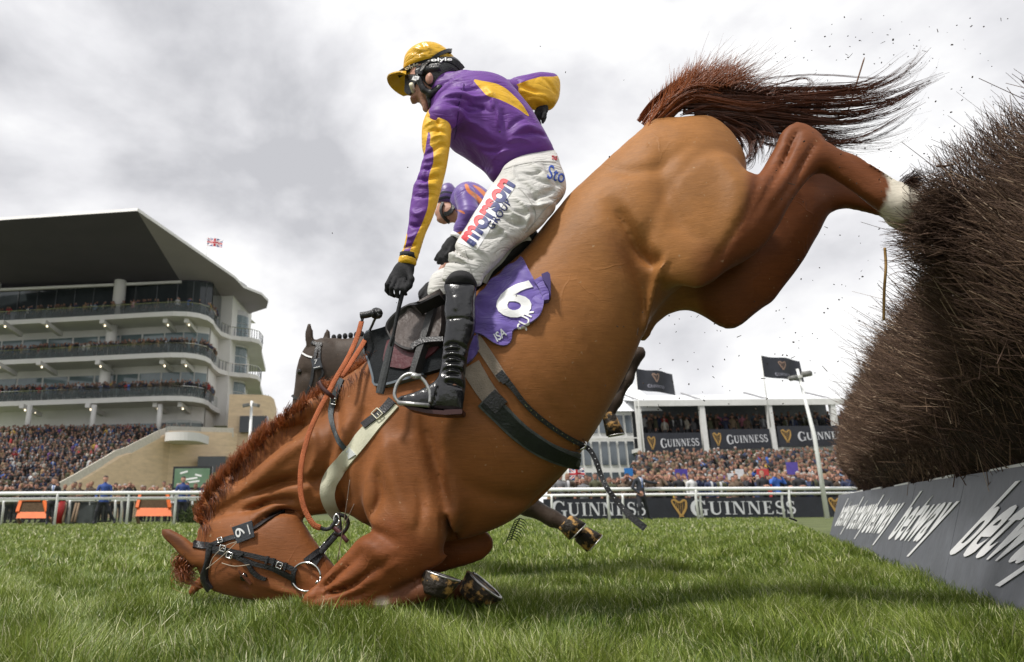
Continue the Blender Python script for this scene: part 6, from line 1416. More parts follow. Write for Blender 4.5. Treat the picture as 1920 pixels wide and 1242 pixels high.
suit_man(190, 982, 26.5, 'steward in a bright blue jacket striding beside the orange hurdle', (.03, .07, .26), [[(-.09, .85, .02, .10), (-.2, .5, 0, .07), (-.26, .1, .05, .05), (-.28, .05, -.05, .045)], [(.09, .85, .02, .10), (.22, .5, 0, .07), (.42, .16, .1, .05), (.46, .08, 0, .045)], [(-.2, 1.40, .02, .06), (-.28, 1.14, .0, .05), (-.26, .92, -.12, .042)], [(.2, 1.40, .02, .06), (.26, 1.14, .0, .05), (.24, .90, -.05, .042)]], sc=.98)
suit_man(338, 984, 27.5, 'steward in a blue jacket and dark trousers leaning by the mane of the fallen horse', (.025, .05, .18), [[(-.09, .85, .02, .10), (-.1, .5, 0, .07), (-.1, .1, .0, .05)], [(.09, .85, .02, .10), (.16, .5, 0, .07), (.24, .1, .0, .05)], [(-.2, 1.40, .02, .06), (-.28, 1.14, .0, .05), (-.20, .92, -.12, .042)], [(.2, 1.40, .02, .06), (.26, 1.14, .0, .05), (.24, .90, -.05, .042)]], sc=.98)
# placards held above the crowd
def placard(x0, y0, x1, y1, Y, m_, label, txt=None):
    p, q = U(x0, y0, Y), U(x1, y1, Y); r = empty('placard', ((p[0] + q[0]) / 2, Y, q[2] - .5), label, 'placard'); mb = MB(); mb.box(((p[0] + q[0]) / 2, Y, (p[2] + q[2]) / 2), (q[0] - p[0], .02, p[2] - q[2])); b = mb.build('board', m_, r)
    mb = MB(); mb.tube([((p[0] + q[0]) / 2, Y + .03, q[2] - .5), ((p[0] + q[0]) / 2, Y + .03, (p[2] + q[2]) / 2)], .015, 6); mb.build('stick', MATS['pale_twig'], r)
    if txt:
        for i, t in enumerate(txt):
            text_flat('lettering', t, ((p[0] + q[0]) / 2, Y - .012, p[2] + (q[2] - p[2]) * (.65 + .4 * i)), (1, 0, 0), (0, 0, 1), (q[0] - p[0]) * .75, (p[2] - q[2]) * .22, M_WHITE, b, .02, .006)
placard(1265, 880, 1291, 905, 32.2, mat('purple_card', (.07, .05, .30), .6), 'purple placard with white words in the crowd', ['RACING'])
placard(1170, 878, 1188, 899, 33, mat('blue_card', (.02, .16, .45), .6), 'blue poster at the corner of the pavilion left of the crowd')
placard(1378, 880, 1396, 898, 32.6, mat('white_card', (.66, .67, .68), .6), 'white folded placard held up in the middle of the crowd'); placard(1364, 888, 1378, 900, 32.4, MATS['white_card'], 'small white card left of the folded white placard')
placard(1418, 880, 1443, 897, 32.2, mat('red_card', (.50, .05, .05), .6), 'bright red placard held in the crowd'); placard(1473, 867, 1498, 890, 33, mat('violet_card', (.10, .07, .33), .6), 'violet and blue placard high in the crowd near the mast')

# big grandstand
gs = empty('grandstand', U(200, 900, 76) * [1, 1, 0], 'large white grandstand with curved balconies and a sweeping dark cantilever roof', 'grandstand')
M_LAMP = mat('lit_lamp', (1, .9, .7), .3); M_LAMP.node_tree.nodes['Principled BSDF'].inputs['Emission Color'].default_value = (1, .85, .6, 1); M_LAMP.node_tree.nodes['Principled BSDF'].inputs['Emission Strength'].default_value = 2.5
M_WHT = mat('white_render', (.66, .65, .62), .6, .3, .06, .4, .1, 3); M_SOFFIT_SHADE = mat('soffit_painted_shade', (.100, .092, .118), .85, .1, .06, .3)  # soffit: roof shade put into a darker colour, tinted against green bounce
M_TGL = mat('teal_tinted_glass', (.12, .17, .18), .08, .8, .25, .35); M_DKG2 = mat('dark_tinted_glass', (.035, .042, .045), .1, .6, .3, .3)
M_STONE = mat('cotswold_stone', (.70, .54, .36), .85, .2, .12, .8, .4, 4, stretch=(1, 1, 4))
plan = [U(px, 670, Y)[:2] for px, Y in ((-160, 80.5), (0, 78.5), (150, 77), (280, 75.6), (318, 75.3), (345, 75.5), (368, 76.2), (385, 77.4), (396, 79.2), (401, 81.5), (412, 84.5), (430, 86.5), (450, 87.3), (470, 87.8), (484, 89), (491, 91.5), (490, 95))]
GL = mat('greenish_glass_rail', (.10, .13, .125), .1, .7, .3, .5); GL.node_tree.nodes['Principled BSDF'].inputs['Alpha'].default_value = .22
plan_back = [(plan[-1][0] - 2, 108), (plan[0][0], 108)]
ZL = [U(300, y, 75.5)[2] for y in (743, 662, 585)]
for i, z in enumerate(ZL):
    mb = MB(); P = [(x, y, z - .55) for x, y in plan[:17 if i else 11] + (plan_back if i else [(plan[10][0], 108), plan_back[1]])]; mb.extrude(P, (0, 0, .55)); mb.build('floor_slab', M_WHT, gs)
    mb = MB()
    for (x, y), (x2, y2) in zip(plan[:10], plan[1:11]): mb.extrude([(x, y + .15, z), (x2, y2 + .15, z), (x2, y2 + .15, z + 1.05), (x, y + .15, z + 1.05)], (0, .04, 0))
    mb.build('glass_balustrade', GL, gs)
    mb = MB()
    for (x, y), (x2, y2) in zip(plan[:-1 if i else 10], plan[1:]): mb.tube([(x, y + .1, z + 1.15), (x2, y2 + .1, z + 1.15)], .05, 6)
    mb.build('handrail', M_STEEL, gs)
    if i:
        for k in range(10, 16):
            for t in (0, .33, .66):
                x, y = np.array(plan[k]) * (1 - t) + np.array(plan[k + 1]) * t; mb = MB(); mb.tube([(x, y + .1, z), (x, y + .1, z + 1.15)], .05, 6); mb.build('baluster', mat('grey_baluster', (.13, .14, .15), .5), gs)
    # recessed façade
    zt = (ZL[i + 1] - .55) if i < 2 else U(339, 529, 80)[2]
    back = [(x, y + 4.2) for x, y in plan[:6]] + [(plan[7][0] - .6, plan[7][1] + 3.2), (plan[9][0] - 1.0, plan[9][1] + 6)]
    for (x, y), (x2, y2) in zip(back[:-1], back[1:]):
        mb = MB(); mb.extrude([(x, y, z), (x2, y2, z), (x2, y2, zt), (x, y, zt)], (0, .3, 0)); mb.build('wall', M_WHT if i < 2 else M_DKG2, gs)
        if i < 2:
            L2 = math.hypot(x2 - x, y2 - y); nw = max(1, int(L2 / 2.6))
            for k in range(nw):
                t0, t1 = (k + .04) / nw, (k + .96) / nw; mb = MB(); hz = (z + 1.0, z + (zt - z) * .80)
                a = (x + (x2 - x) * t0, y + (y2 - y) * t0 - .06); b = (x + (x2 - x) * t1, y + (y2 - y) * t1 - .06)
                mb.extrude([(*a, hz[0]), (*b, hz[0]), (*b, hz[1]), (*a, hz[1])], (0, .05, 0)); mb.build('window', M_TGL, gs)
        else:
            for k in range(max(1, int(math.hypot(x2 - x, y2 - y) / 2.4))):
                t0 = (k + .5) / max(1, int(math.hypot(x2 - x, y2 - y) / 2.4)); a = (x + (x2 - x) * t0, y + (y2 - y) * t0 - .05); mb = MB(); mb.bar((*a, z), (*a, zt), .07, .07); mb.build('mullion', MATS['grey_baluster'], gs)
    if i == 0:
        zt0 = z - .55
        for (x, y), (x2, y2) in zip(back[:-1], back[1:]):
            mb = MB(); mb.extrude([(x, y, 5), (x2, y2, 5), (x2, y2, zt0), (x, y, zt0)], (0, .3, 0)); mb.build('wall', M_WHT, gs); nw = max(1, int(math.hypot(x2 - x, y2 - y) / 3))
            for k in range(nw):
                t0, t1 = (k + .05) / nw, (k + .95) / nw; a = (x + (x2 - x) * t0, y + (y2 - y) * t0 - .06); b = (x + (x2 - x) * t1, y + (y2 - y) * t1 - .06)
                mb = MB(); mb.extrude([(*a, 9.4), (*b, 9.4), (*b, zt0 - 1.9), (*a, zt0 - 1.9)], (0, .05, 0)); mb.build('window', M_TGL if k % 3 else M_DKG2, gs)
    # brackets and lamps under the edge
    for px in ((-5, 75, 185, 305, 345) if i else (54, 175, 299, 345)):
        a = U(px, 670, 76.4); zz = z - .55; mb = MB(); mb.bar((a[0], a[1] - .2, zz - .3), (a[0], a[1] + 4, zz - .75), .5, .5); mb.build('bracket', M_WHT, gs)
        for dy in ((.3,) if int(px) % 2 else (.3, 2.4)):
            mb = MB(); mb.tube([(a[0] + .2, a[1] + dy, zz - .80), (a[0] + .2, a[1] + dy, zz - .64)], .085, 8); mb.build('spot_lamp', M_LAMP, gs)
for i, px in enumerate((54, 175, 299)):
    a = U(px, 780, 76.2); mb = MB(); mb.tube([(a[0], a[1], U(px, 806, 76.2)[2] - 1), (a[0], a[1], ZL[0] - .8)], .28, 10); mb.build('column', M_WHT, gs, True)
for px, lv in ((219, 2), (212, 1), (208, 0), (-20, 2)):
    a = U(px, 640, 80); z0 = ZL[lv]; z1 = ZL[lv + 1] - .5 if lv < 2 else ZL[2] + 8.5; mb = MB(); mb.tube([(a[0], 79.4, z0), (a[0], 79.4, z1)], .62 if lv < 2 else .7, 12); mb.build('column', M_WHT, gs, True)
# round glazed stair tower
tc_ = U(436, 650, 91); 
for z0, z1 in ((ZL[0] + .2, ZL[1] - .8), (ZL[1] + .1, ZL[2] - .8), (ZL[2] + .1, ZL[2] + 3.6)):
    mb = MB()
    for j in range(14):
        a0, a1 = math.pi * (1.0 + j / 14) + .1, math.pi * (1 + (j + .9) / 14) + .1
        for q in range(3):
            za, zb = z0 + (z1 - z0) * (q + .04) / 3, z0 + (z1 - z0) * (q + .96) / 3; P = [(tc_[0] + 2.0 * math.cos(a), tc_[1] + 2.0 * math.sin(a), zz) for a, zz in ((a0, za), (a1, za), (a1, zb), (a0, zb))]; mb.extrude(P, (0, .05, 0))
    mb.build('stair_glazing', M_TGL, gs)
mb = MB(); mb.tube([(tc_[0], tc_[1], ZL[0] - 1), (tc_[0], tc_[1], ZL[2] + 4.2)], 1.92, 24); mb.build('stair_tower', M_PAINT, gs, True)
mb = MB(); a = U(408, 650, 86); mb.box((a[0], 92, (ZL[0] + ZL[2]) / 2 + 2.5), (3.0, 11, ZL[2] - ZL[0] + 9)); mb.build('end_wall', M_WHT, gs)
# roof
A, B_, C, D, E, F_ = U(-160, 424, 63.5), U(257, 395.5, 62), U(503, 566, 90), U(458, 592, 97), U(339, 529, 80), U(-160, 558, 84)
C2 = U(440, 522, 80); C3 = U(457, 540, 83.5); C4 = U(490, 553, 87)
mb = MB(); T_ = np.array([0, 0, .9]); IN = np.array([1.0, 3.0, .9])
und = [A, B_, C2, C3, C4, C, D, E, F_]
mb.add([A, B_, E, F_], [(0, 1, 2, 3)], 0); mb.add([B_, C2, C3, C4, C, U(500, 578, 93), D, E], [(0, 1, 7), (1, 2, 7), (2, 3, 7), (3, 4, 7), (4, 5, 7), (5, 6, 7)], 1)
mb.build('soffit', [M_SOFFIT_SHADE, mat('soffit_painted_light', (.33, .30, .35), .75, .2, .05, .3)], gs)  # one underside in two tones: the facets' light and shade are in the colours
mb = MB(); edge = [A, B_, C2, C3, C4, C, U(500, 578, 93), D]; back_ = [np.array([A[0], 105, A[2] + 1]), np.array([D[0], 105, D[2] + 1])]
top_ = [p + [0, .15, .35] for p in edge] + [back_[1], back_[0]]
mb.add([p for p in top_], [tuple(range(len(top_)))]);
for i in range(len(edge) - 1):
    mb.add([edge[i], edge[i + 1], top_[i + 1], top_[i]], [(0, 1, 2, 3)])
mb.build('roof', M_WHT, gs)
mb = MB(); p0 = U(-160, 551, 79.6); p1 = U(340, 529, 79.4); mb.bar(p0, p1, .3, .3); mb.build('soffit_trim', M_WHT, gs)
mb = MB(); mb.extrude([U(440, 524, 88), U(452, 528, 88), U(462, 535, 88), U(459, 537, 88)], (0, .5, 0)); mb.build('roof_vent', MATS['grey_steel'], gs)
# sandstone flank wall, tower and openings
sw = empty('stone_wall', U(300, 900, 70) * [1, 1, 0], 'sloping sandstone flank wall of the terrace beside the big grandstand', 'wall')
prof = [(98, 917, 56), (131, 899, 58), (181, 870, 61), (205, 855, 63), (227, 848, 65), (289, 816, 69), (309, 808, 71), (430, 811, 76)]
mb = MB(); P = [U(*p) for p in prof]; n = len(P); vs = [p for p in P] + [np.array([p[0], p[1], -.2]) for p in P]; bk = [p + np.array([0.6, 1.2, 0]) for p in vs]
fs = [(i, i + 1, n + i + 1, n + i) for i in range(n - 1)]; m2 = 2 * n; fs += [tuple(a + m2 for a in f) for f in fs] + [(i, i + 1, m2 + i + 1, m2 + i) for i in range(n - 1)] + [(0, n, m2 + n, m2), (n - 1, 2 * n - 1, m2 + 2 * n - 1, m2 + n - 1)]
mb.add(vs + bk, fs); mb.build('wall', M_STONE, sw)
cp_ = MB()
for a, b in zip(P[:-1], P[1:]): cp_.bar(a + [0.3, .6, .04], b + [0.3, .6, .04], .12, 1.0)
cp_.build('coping', mat('pale_coping', (.58, .54, .46), .7), sw)
mb = MB(); z0, z1 = U(400, 886, 72)[2], U(400, 856, 72)[2]; xa_, xb_ = U(376, 870, 73)[0], U(427, 870, 73)[0]; mb.box(((xa_ + xb_) / 2, 73.2, (z0 + z1) / 2), (xb_ - xa_, 2.5, z1 - z0)); mb.build('opening', M_DKG2, sw)
mb = MB(); w0_ = U(245, 907, 67); mb.box(w0_ , (3, .3, 1.4)); 
tw_ = empty('stone_tower', U(470, 900, 80) * [1, 1, 0], 'sandstone tower with a rounded corner at the right end of the grandstand', 'tower')
mb = MB(); pts = [(U(427, 800, 78)[0], 78), (U(490, 800, 78.5)[0], 78.5), (U(505, 800, 79.6)[0], 79.6), (U(512, 800, 82)[0], 82), (U(512, 800, 88)[0], 90), (U(427, 800, 78)[0], 90)]; zt = U(470, 742, 79)[2]
mb.extrude([(x, y, -.2) for x, y in pts], (0, 0, zt + .2)); mb.build('wall', M_STONE, tw_)
mb = MB(); c0, c1 = U(451, 781, 77.9), U(500, 811, 77.9); mb.box(((c0[0] + c1[0]) / 2, 78.1, (c0[2] + c1[2]) / 2), (c1[0] - c0[0], 1.0, c0[2] - c1[2])); mb.build('opening', M_DKG2, tw_)
mb = MB(); mb.box(((c0[0] + c1[0]) / 2, 77.75, c1[2] + .25), (c1[0] - c0[0], .1, .5)); mb.build('glass_panel', M_TGL, tw_)
mb = MB()
for k in range(12):
    p = U(436 + k * 6, 742, 79 + k * .1); mb.tube([(p[0], p[1] + .5, zt), (p[0], p[1] + .5, zt + .35)], .04, 5)
mb.build('roof_railing', MATS['grey_steel'], tw_)
# commentary balcony on the wall
cb = empty('balcony', U(345, 820, 68) * [1, 1, 0] + [0, 0, 5], 'rounded white balcony jutting from the top of the sandstone wall', 'balcony')
c0 = U(344, 812, 69.5); mb = MB(); ring = [(c0[0] + 1.75 * math.cos(a), c0[1] + 1.6 * math.sin(a), c0[2] - .9) for a in np.linspace(math.pi, 2 * math.pi, 16)] + [(c0[0] + 1.75, c0[1] + 3, c0[2] - .9), (c0[0] - 1.75, c0[1] + 3, c0[2] - .9)]; mb.extrude(ring, (0, 0, .85)); mb.build('slab', M_WHT, cb)
mb = MB()
for a, b in zip(ring[:15], ring[1:16]): mb.extrude([np.array(a) + [0, 0, 1], np.array(b) + [0, 0, 1], np.array(b) + [0, 0, 2.0], np.array(a) + [0, 0, 2.0]], (0, .05, 0))
mb.build('glass_balustrade', MATS['greenish_glass_rail'], cb)
# crowd on the terrace and balconies
for Y in np.arange(53, 75, .8):
    t = (Y - 53) / 22; z = -.2 + t * 8.3; px_r = np.interp(Y, [53, 58, 61, 65, 69, 75], [98, 125, 175, 222, 284, 298]) - 4
    a = U(-40, 850, Y)[0]; b = U(px_r, 850, Y)[0]; x = a
    while x < b: crowd.append((x, Y + R_.uniform(-.25, .25), z)); x += R_.uniform(.40, .70)
mb = MB()
for Y in np.arange(52.6, 75, .8):
    t = (Y - 53) / 22; px_r = np.interp(Y, [53, 58, 61, 65, 69, 75], [98, 125, 175, 222, 284, 298]); a = U(-60, 850, Y)[0]; b = U(px_r, 850, Y)[0]; mb.box(((a + b) / 2, Y + .4, (-.2 + t * 8.3) / 2 - .4), (b - a, .8, max(.1, .6 + t * 8.3)))
o = mb.build('terrace', mat('terrace_concrete', (.22, .21, .20), .8)); o['kind'] = 'structure'
for i, z in enumerate(ZL):
    for k in range(9):
        (x, y), (x2, y2) = plan[k], plan[k + 1]; L2 = math.hypot(x2 - x, y2 - y); m_ = int(L2 / (.50 if i < 2 else .8))
        for row in range(3):
            for j in range(m_):
                if R_.random() < (.05 if i < 2 else .3): continue
                t = (j + R_.random()) / m_; crowd.append((x + (x2 - x) * t + (0 if k < 7 else -.4), y + (y2 - y) * t + .55 + row * .75, z + (row * .25)))
for k in range(90): 
    p = U(R_.uniform(305, 360) if k < 20 else R_.uniform(-10, 310), 800, 75.6 + R_.random() * 1.5); crowd.append((p[0], p[1], 8.1))
def build_crowd():
    Vs = []; Fs = []; Bs = []; o = 0; names = np.array([c for _, c in COATS]); w = np.array(CW) / sum(CW); r = np.random.default_rng(5)
    for (x, y, z) in crowd:
        V, Fq, c, zn = LOWP[[0, 0, 0, 1, 2][r.integers(5)]]; a = r.normal(0, .5); s = r.uniform(.93, 1.06); ca, sa = math.cos(a), math.sin(a)
        X = np.stack([(V[:, 0] * ca - V[:, 1] * sa) * s + x, (V[:, 0] * sa + V[:, 1] * ca) * s + y, V[:, 2] * s + z], 1)
        coat = names[r.choice(len(names), p=w)] * r.uniform(.45, 1.0); c = c.copy(); shv = (c == (.5, .5, .52)).all(1); c[shv] = coat if r.random() < .75 else c[shv] * r.uniform(.3, 1); col = np.where(zn[:, None] > .5, coat, c)
        hm = (c == (.06, .04, .03)).all(1); col[hm] = [(.06, .04, .03), (.02, .018, .016), (.2, .14, .08), (.3, .28, .26), (.10, .08, .05), (.14, .10, .07)][r.integers(6)]
        Vs.append(X); Fs.append(Fq + o); Bs.append(col); o += len(X)
    me = npmesh('crowd', np.concatenate(Vs), np.concatenate(Fs), {'base': np.concatenate(Bs), 'zone': np.zeros(o)}); ob = link('crowd', me, M_PPL, None, True)
    tag(ob, 'packed crowd of spectators filling the terraces and balconies', 'crowd', kind='stuff'); print('crowd', len(crowd), 'individuals', nI, 'verts', o)
build_crowd()
# big screen
sc = empty('big_screen', U(355, 912, 50) * [1, 1, 0], 'outdoor screen showing green turf below the sandstone wall', 'screen')
p, q = U(329, 879, 50), U(392, 914, 50); mb = MB(); mb.box(((p[0] + q[0]) / 2, 50.1, (p[2] + q[2]) / 2), (q[0] - p[0] + .3, .25, p[2] - q[2] + .3)); mb.build('frame', M_BLACK, sc)
M_SCR = bpy.data.materials.new('screen_picture'); M_SCR.use_nodes = True; N_, L__, b__ = nodes(M_SCR); N = M_SCR.node_tree.nodes.new; tcn = N('ShaderNodeTexCoord'); nz = N('ShaderNodeTexNoise'); nz.inputs['Scale'].default_value = 1.3; L__(tcn.outputs['Object'], nz.inputs['Vector'])
cr = N('ShaderNodeValToRGB'); cr.color_ramp.elements[0].color = (.05, .12, .05, 1); cr.color_ramp.elements[1].color = (.16, .24, .16, 1); L__(nz.outputs[0], cr.inputs[0]); L__(cr.outputs[0], b__.inputs['Emission Color']); b__.inputs['Emission Strength'].default_value = .9; b__.inputs['Base Color'].default_value = (.02, .03, .02, 1)
mb = MB(); mb.box(((p[0] + q[0]) / 2, 49.93, (p[2] + q[2]) / 2), (q[0] - p[0], .06, p[2] - q[2])); mb.build('picture', M_SCR, sc)
mb = MB()
for (a, b, c, d) in ((338, 888, 352, 884), (344, 900, 370, 896), (352, 905, 374, 902), (366, 890, 378, 893)): mb.bar(U(a, b, 49.88), U(c, d, 49.88), .05, .12)
mb.build('picture_rails', M_WHITE, sc)
for (x, z, w_) in (((p[0] + q[0]) / 2 - 1, 0, .2), ((p[0] + q[0]) / 2 + 1, 0, .2)):
    mb = MB(); mb.bar((x, 50.2, -.1), (x, 50.2, q[2]), .2, .2); mb.build('leg', M_BLACK, sc)
# hurdles with orange frames, poles, bins, bush, floodlight
M_ORANGE = mat('orange_vinyl', (.62, .13, .025), .55, .3, .12, 4); M_BRUSHP = mat('brown_brush_panel', (.075, .05, .03), .9, .1, .4, 20, .8, 40)
for (x0, x1, y0, y1, lb) in ((254, 322, 926, 968, 'practice hurdle with a bright orange frame beside the striding blue steward'), (30, 92, 940, 972, 'low practice hurdle with an orange take-off board at the far left')):
    Y = 27.6; a, b = U(x0, y1, Y), U(x1, y1, Y); c_, d_ = U(x0 + 10, y0, Y + .6), U(x1 - 8, y0, Y + .6); r = empty('hurdle', ((a[0] + b[0]) / 2, Y, 0), lb, 'hurdle')
    k = 9 / 42.0; e0, e1 = a * (1 - .36) + c_ * .36, b * (1 - .36) + d_ * .36
    mb = MB(); mb.extrude([a, b, e1, e0], (0, .08, 0)); mb.build('take_off_board', M_ORANGE, r); mb = MB(); mb.extrude([e0, e1, d_, c_], (0, .2, 0)); mb.build('brush_panel', M_BRUSHP, r)
    for s, t in ((e0, c_), (e1, d_)): mb = MB(); mb.bar(s + [0, -.05, 0], t + [0, -.05, 0], .12, .08); mb.build('side_rail', M_ORANGE, r)
    for q in (a, b): mb = MB(); mb.bar(q + [0, .1, 0], np.array([q[0] + .05, q[1] + .3, 0]), .09, .09); mb.build('leg', mat('weathered_wood', (.20, .14, .09), .85), r)
    mb = MB(); mb.bar(c_ + [0, -.02, .05], d_ + [0, -.02, .05], .12, .1); mb.build('top_board', M_ORANGE, r)
for i, (x, dx) in enumerate(((118, 6), (134, 9), (140, 8))):
    mb = MB(); mb.tube([U(x, 979, 27.8), U(x + dx, 944, 28.3)], .045, 6); o = mb.build('fence_pole', MATS['weathered_wood'], None, True); tag(o, 'brown wooden pole leaning behind the rail between the two hurdles', 'pole', 'leaning poles')
r = empty('bin', U(108, 978, 28) * [1, 1, 0], 'red bin standing behind the near rail post at the left', 'bin'); p = U(110, 965, 28); mb = MB(); mb.tube([(p[0], 28, 0), (p[0], 28, .9)], [.16, .2], 12); mb.build('drum', mat('red_paint', (.35, .02, .02), .5), r, True); mb = MB(); mb.tube([(p[0], 28, .9), (p[0], 28, .98)], [.21, .14], 12); mb.build('lid', M_BLACK, r, True)
r = empty('crate', U(150, 960, 28.5) * [1, 1, 0], 'dark grey equipment crate behind the leaning poles', 'crate'); p = U(150, 960, 28.6); mb = MB(); mb.box((p[0], 28.8, .4), (1.1, .5, .8)); mb.build('box', mat('grey_crate', (.06, .07, .07), .7), r, bevel=.03); mb = MB(); mb.box((p[0], 28.8, .83), (1.16, .55, .06)); mb.build('lid', MATS['grey_crate'], r)
mb = MB()
for i in range(26):
    z = .1 + i * .035; mb.bar(U(-10, 965, 29.8) * [1, 1, 0] + [0, 0, z], U(480, 965, 31) * [1, 1, 0] + [0, 0, z], .006, .006)
for i in range(60):
    p = U(-10, 965, 29.8) * (1 - i / 59) + U(480, 965, 31) * (i / 59); mb.bar((p[0], p[1] - .01, .05), (p[0], p[1] - .01, 1.0), .008 if i % 6 else .05, .008 if i % 6 else .05)
o = mb.build('mesh_fence', mat('dark_wire', (.03, .035, .03), .6)); tag(o, 'dark wire mesh fence behind the hurdles and stewards', 'fence')
p = U(466, 880, 52); fl = empty('floodlight', (p[0], 52, 0), 'white post with two floodlight heads in front of the sandstone tower', 'floodlight'); zt = U(466, 752, 52)[2]
mb = MB(); mb.tube([(p[0], 52, 0), (p[0], 52, zt)], [.14, .1], 10); mb.build('post', M_RAIL, fl, True)
for s in (-1, 1): mb = MB(); mb.bar((p[0] + s * .15, 51.9, zt - .3), (p[0] + s * .6, 51.7, zt - .42), .35, .25); mb.build('lamp_head', MATS['camera_grey'], fl, bevel=.03)
st = []
bc = U(366, 962, 27.5)
for i in range(1500):
    a = R_.uniform(0, 6.28); rr = R_.uniform(0, .7); q = np.array([bc[0] + rr * math.cos(a) * 1.2, 27.6 + rr * math.sin(a) * .5, 0]); h_ = (1 - rr * .8) * .75 * R_.random(); d = np.array([R_.gauss(0, .1), R_.gauss(0, .1), R_.uniform(.02, .14)]); s = q + [0, 0, h_]; st.append((np.array([s, s + d * .5 + [0, 0, .01], s + d]), .012, .003, R_.random()))
M_BUSH = mat('bush_leaf', (.05, .075, .02), .7, .3, .4, 30); r = empty('bush', (bc[0], 27.6, 0), 'low dark green bush at the foot of the rail behind the crest of the mane', 'bush'); hair('foliage', st, M_BUSH, r)
# ------------------------------------------------------------------ birch fence with its sloping sponsor board
g0, g1 = G(1924, 1156, .03), G(1555, 1006, .03)
FD = (g1 - g0); FD[2] = 0; FL = np.linalg.norm(FD); FD /= FL; FN = np.array([FD[1], -FD[0], 0])          # along the fence, and towards its far side
BH = .52
def board_lean():
    lo, hi = -.2, 1.2
    for _ in range(40):
        a = (lo + hi) / 2
        P = [g0 + FD * s + FN * a + [0, 0, BH] for s in (-1.0, 0, 1)]; q = [proj(p) for p in P]
        y = np.interp(1920, [q[2][0], q[1][0], q[0][0]], [q[2][1], q[1][1], q[0][1]])
        if y < 874: lo = a
        else: hi = a
    return lo
BA = board_lean(); print('fence', g0, g1, FL, 'lean', BA)
fence = empty('birch_fence', g0 + FD * 2 + FN * .5, 'big brown birch steeplechase fence with a sloping grey sponsor board', 'fence')
M_GREY = mat('grey_printed_board', (.105, .112, .128), .55, .35, .16, 5, .2, 12)
slope = FN * BA + np.array([0, 0, BH]); SL = np.linalg.norm(slope); sdir = slope / SL; bn_ = np.cross(sdir, FD); bn_ = bn_ if bn_[1] < 0 or bn_[0] < 0 else -bn_
if (EYE - g0) @ bn_ < 0: bn_ = -bn_
s0, s1 = -2.6, FL
panels = np.linspace(s0, s1, 9); step = (s1 - s0) / 8
for i in range(8):
    a, b = panels[i] + .003, panels[i + 1] - .003; lift = .004 * (i % 2)
    P = [g0 + FD * a - sdir * .12, g0 + FD * b - sdir * .12, g0 + FD * b + sdir * (SL + lift), g0 + FD * a + sdir * (SL - lift)]
    mb = MB(); mb.extrude([p for p in P], -bn_ * .02); pn = mb.build('sponsor_board', M_GREY, fence)
    mb = MB(); mb.bar(g0 + FD * (a + .3) + sdir * (SL + .012) - bn_ * .01, g0 + FD * (a + .9) + sdir * (SL + .006) - bn_ * .012, .012, .014); mb.build('board_clip', M_PAINT, pn)
Vb, Fb, szb = text_mesh('betway', .026, 0, 0, 1.1)
def on_plane(px, py):
    d = ray(px, py); t = ((g0 - EYE) @ bn_) / (d @ bn_); p = EYE + d * t - g0; return np.array([p @ -FD, p @ sdir])
x0_, x1_ = Vb[:, 0].min(), Vb[:, 0].max(); bm_ = Vb[:, 0] < x0_ + .12
K = np.array([[Vb[Vb[:, 0] < x0_ + .25][:, 0].mean(), Vb[Vb[:, 0] < x0_ + .3][:, 1].min()], [x1_, Vb[Vb[:, 0] > x1_ - .02][:, 1].max()], Vb[np.argmin(Vb[:, 1])], [x0_, Vb[bm_][:, 1].max()]])
Q = np.array([on_plane(1666, 1009), on_plane(1799, 937), on_plane(1703, 1048), on_plane(1729, 924)])
A3, *_ = np.linalg.lstsq(np.concatenate([K, np.ones((4, 1))], 1), Q, rcond=None)
ref = on_plane(1664, 1008)[0]; offs = [on_plane(*q)[0] - ref for q in ((1777, 1030), (1664, 1008), (1614, 1000), (1586, 994), (1564, 990))]; print('betway', A3, offs)
for of in [2 * offs[0] - offs[1]] + offs:
    q2 = np.concatenate([Vb, np.ones((len(Vb), 1))], 1) @ A3; q2[:, 0] += of
    P = g0 - FD * q2[:, :1] + sdir * q2[:, 1:2] + bn_ * .003; X, F2 = shell_tris(P, np.tile(bn_, (len(P), 1)), Fb, .002, 0.0)
    link('lettering', npmesh('lettering', X, F2), M_WHITE, fence)
# brush: dark packed core, then many real twigs raked over it
far = FL + .25
CR = [(.16, .46), (.05, .55), (-.06, .68), (-.14, .86), (-.17, 1.05), (-.11, 1.22), (.0, 1.36), (.14, 1.45), (.35, 1.49), (.65, 1.43), (1.0, 1.2), (1.3, .6), (1.45, 0)]
def prof_at(s, k=1.0):
    """cross-section of the brush at distance s along the fence: (towards far side, height)"""
    e = max(0, (s - (far - .45)) / .5); sh = math.sqrt(max(0, 1 - min(1, e) ** 2)); c = (.45, .75)
    sf = float(np.interp(s, SFX, SFY)) if SFX is not None else SF0
    bump = .10 * math.exp(-((s + .35) / .5) ** 2)
    return [(BA + c[0] + (n_ + sf * min(1, (z - .3) * 3) - c[0] - bump * (z > .8)) * (sh * .85 + .15) * k, c[1] + (z + BRZ - c[1]) * (sh * .8 + .2) * (k if z > .3 else 1)) for n_, z in CR]
BRZ = 0.0
SFX = None; SF0 = 0.0
SIL = [(1790, 500), (1738, 572), (1680, 655), (1636, 712), (1600, 768), (1586, 822), (1588, 880), (1606, 940), (1920, 900), (2600, 900), (2600, -900), (1990, 100), (1925, 222), (1850, 270), (1800, 310), (1752, 352), (1722, 390), (1690, 440), (1720, 470)]
xs_, ys_ = [], []
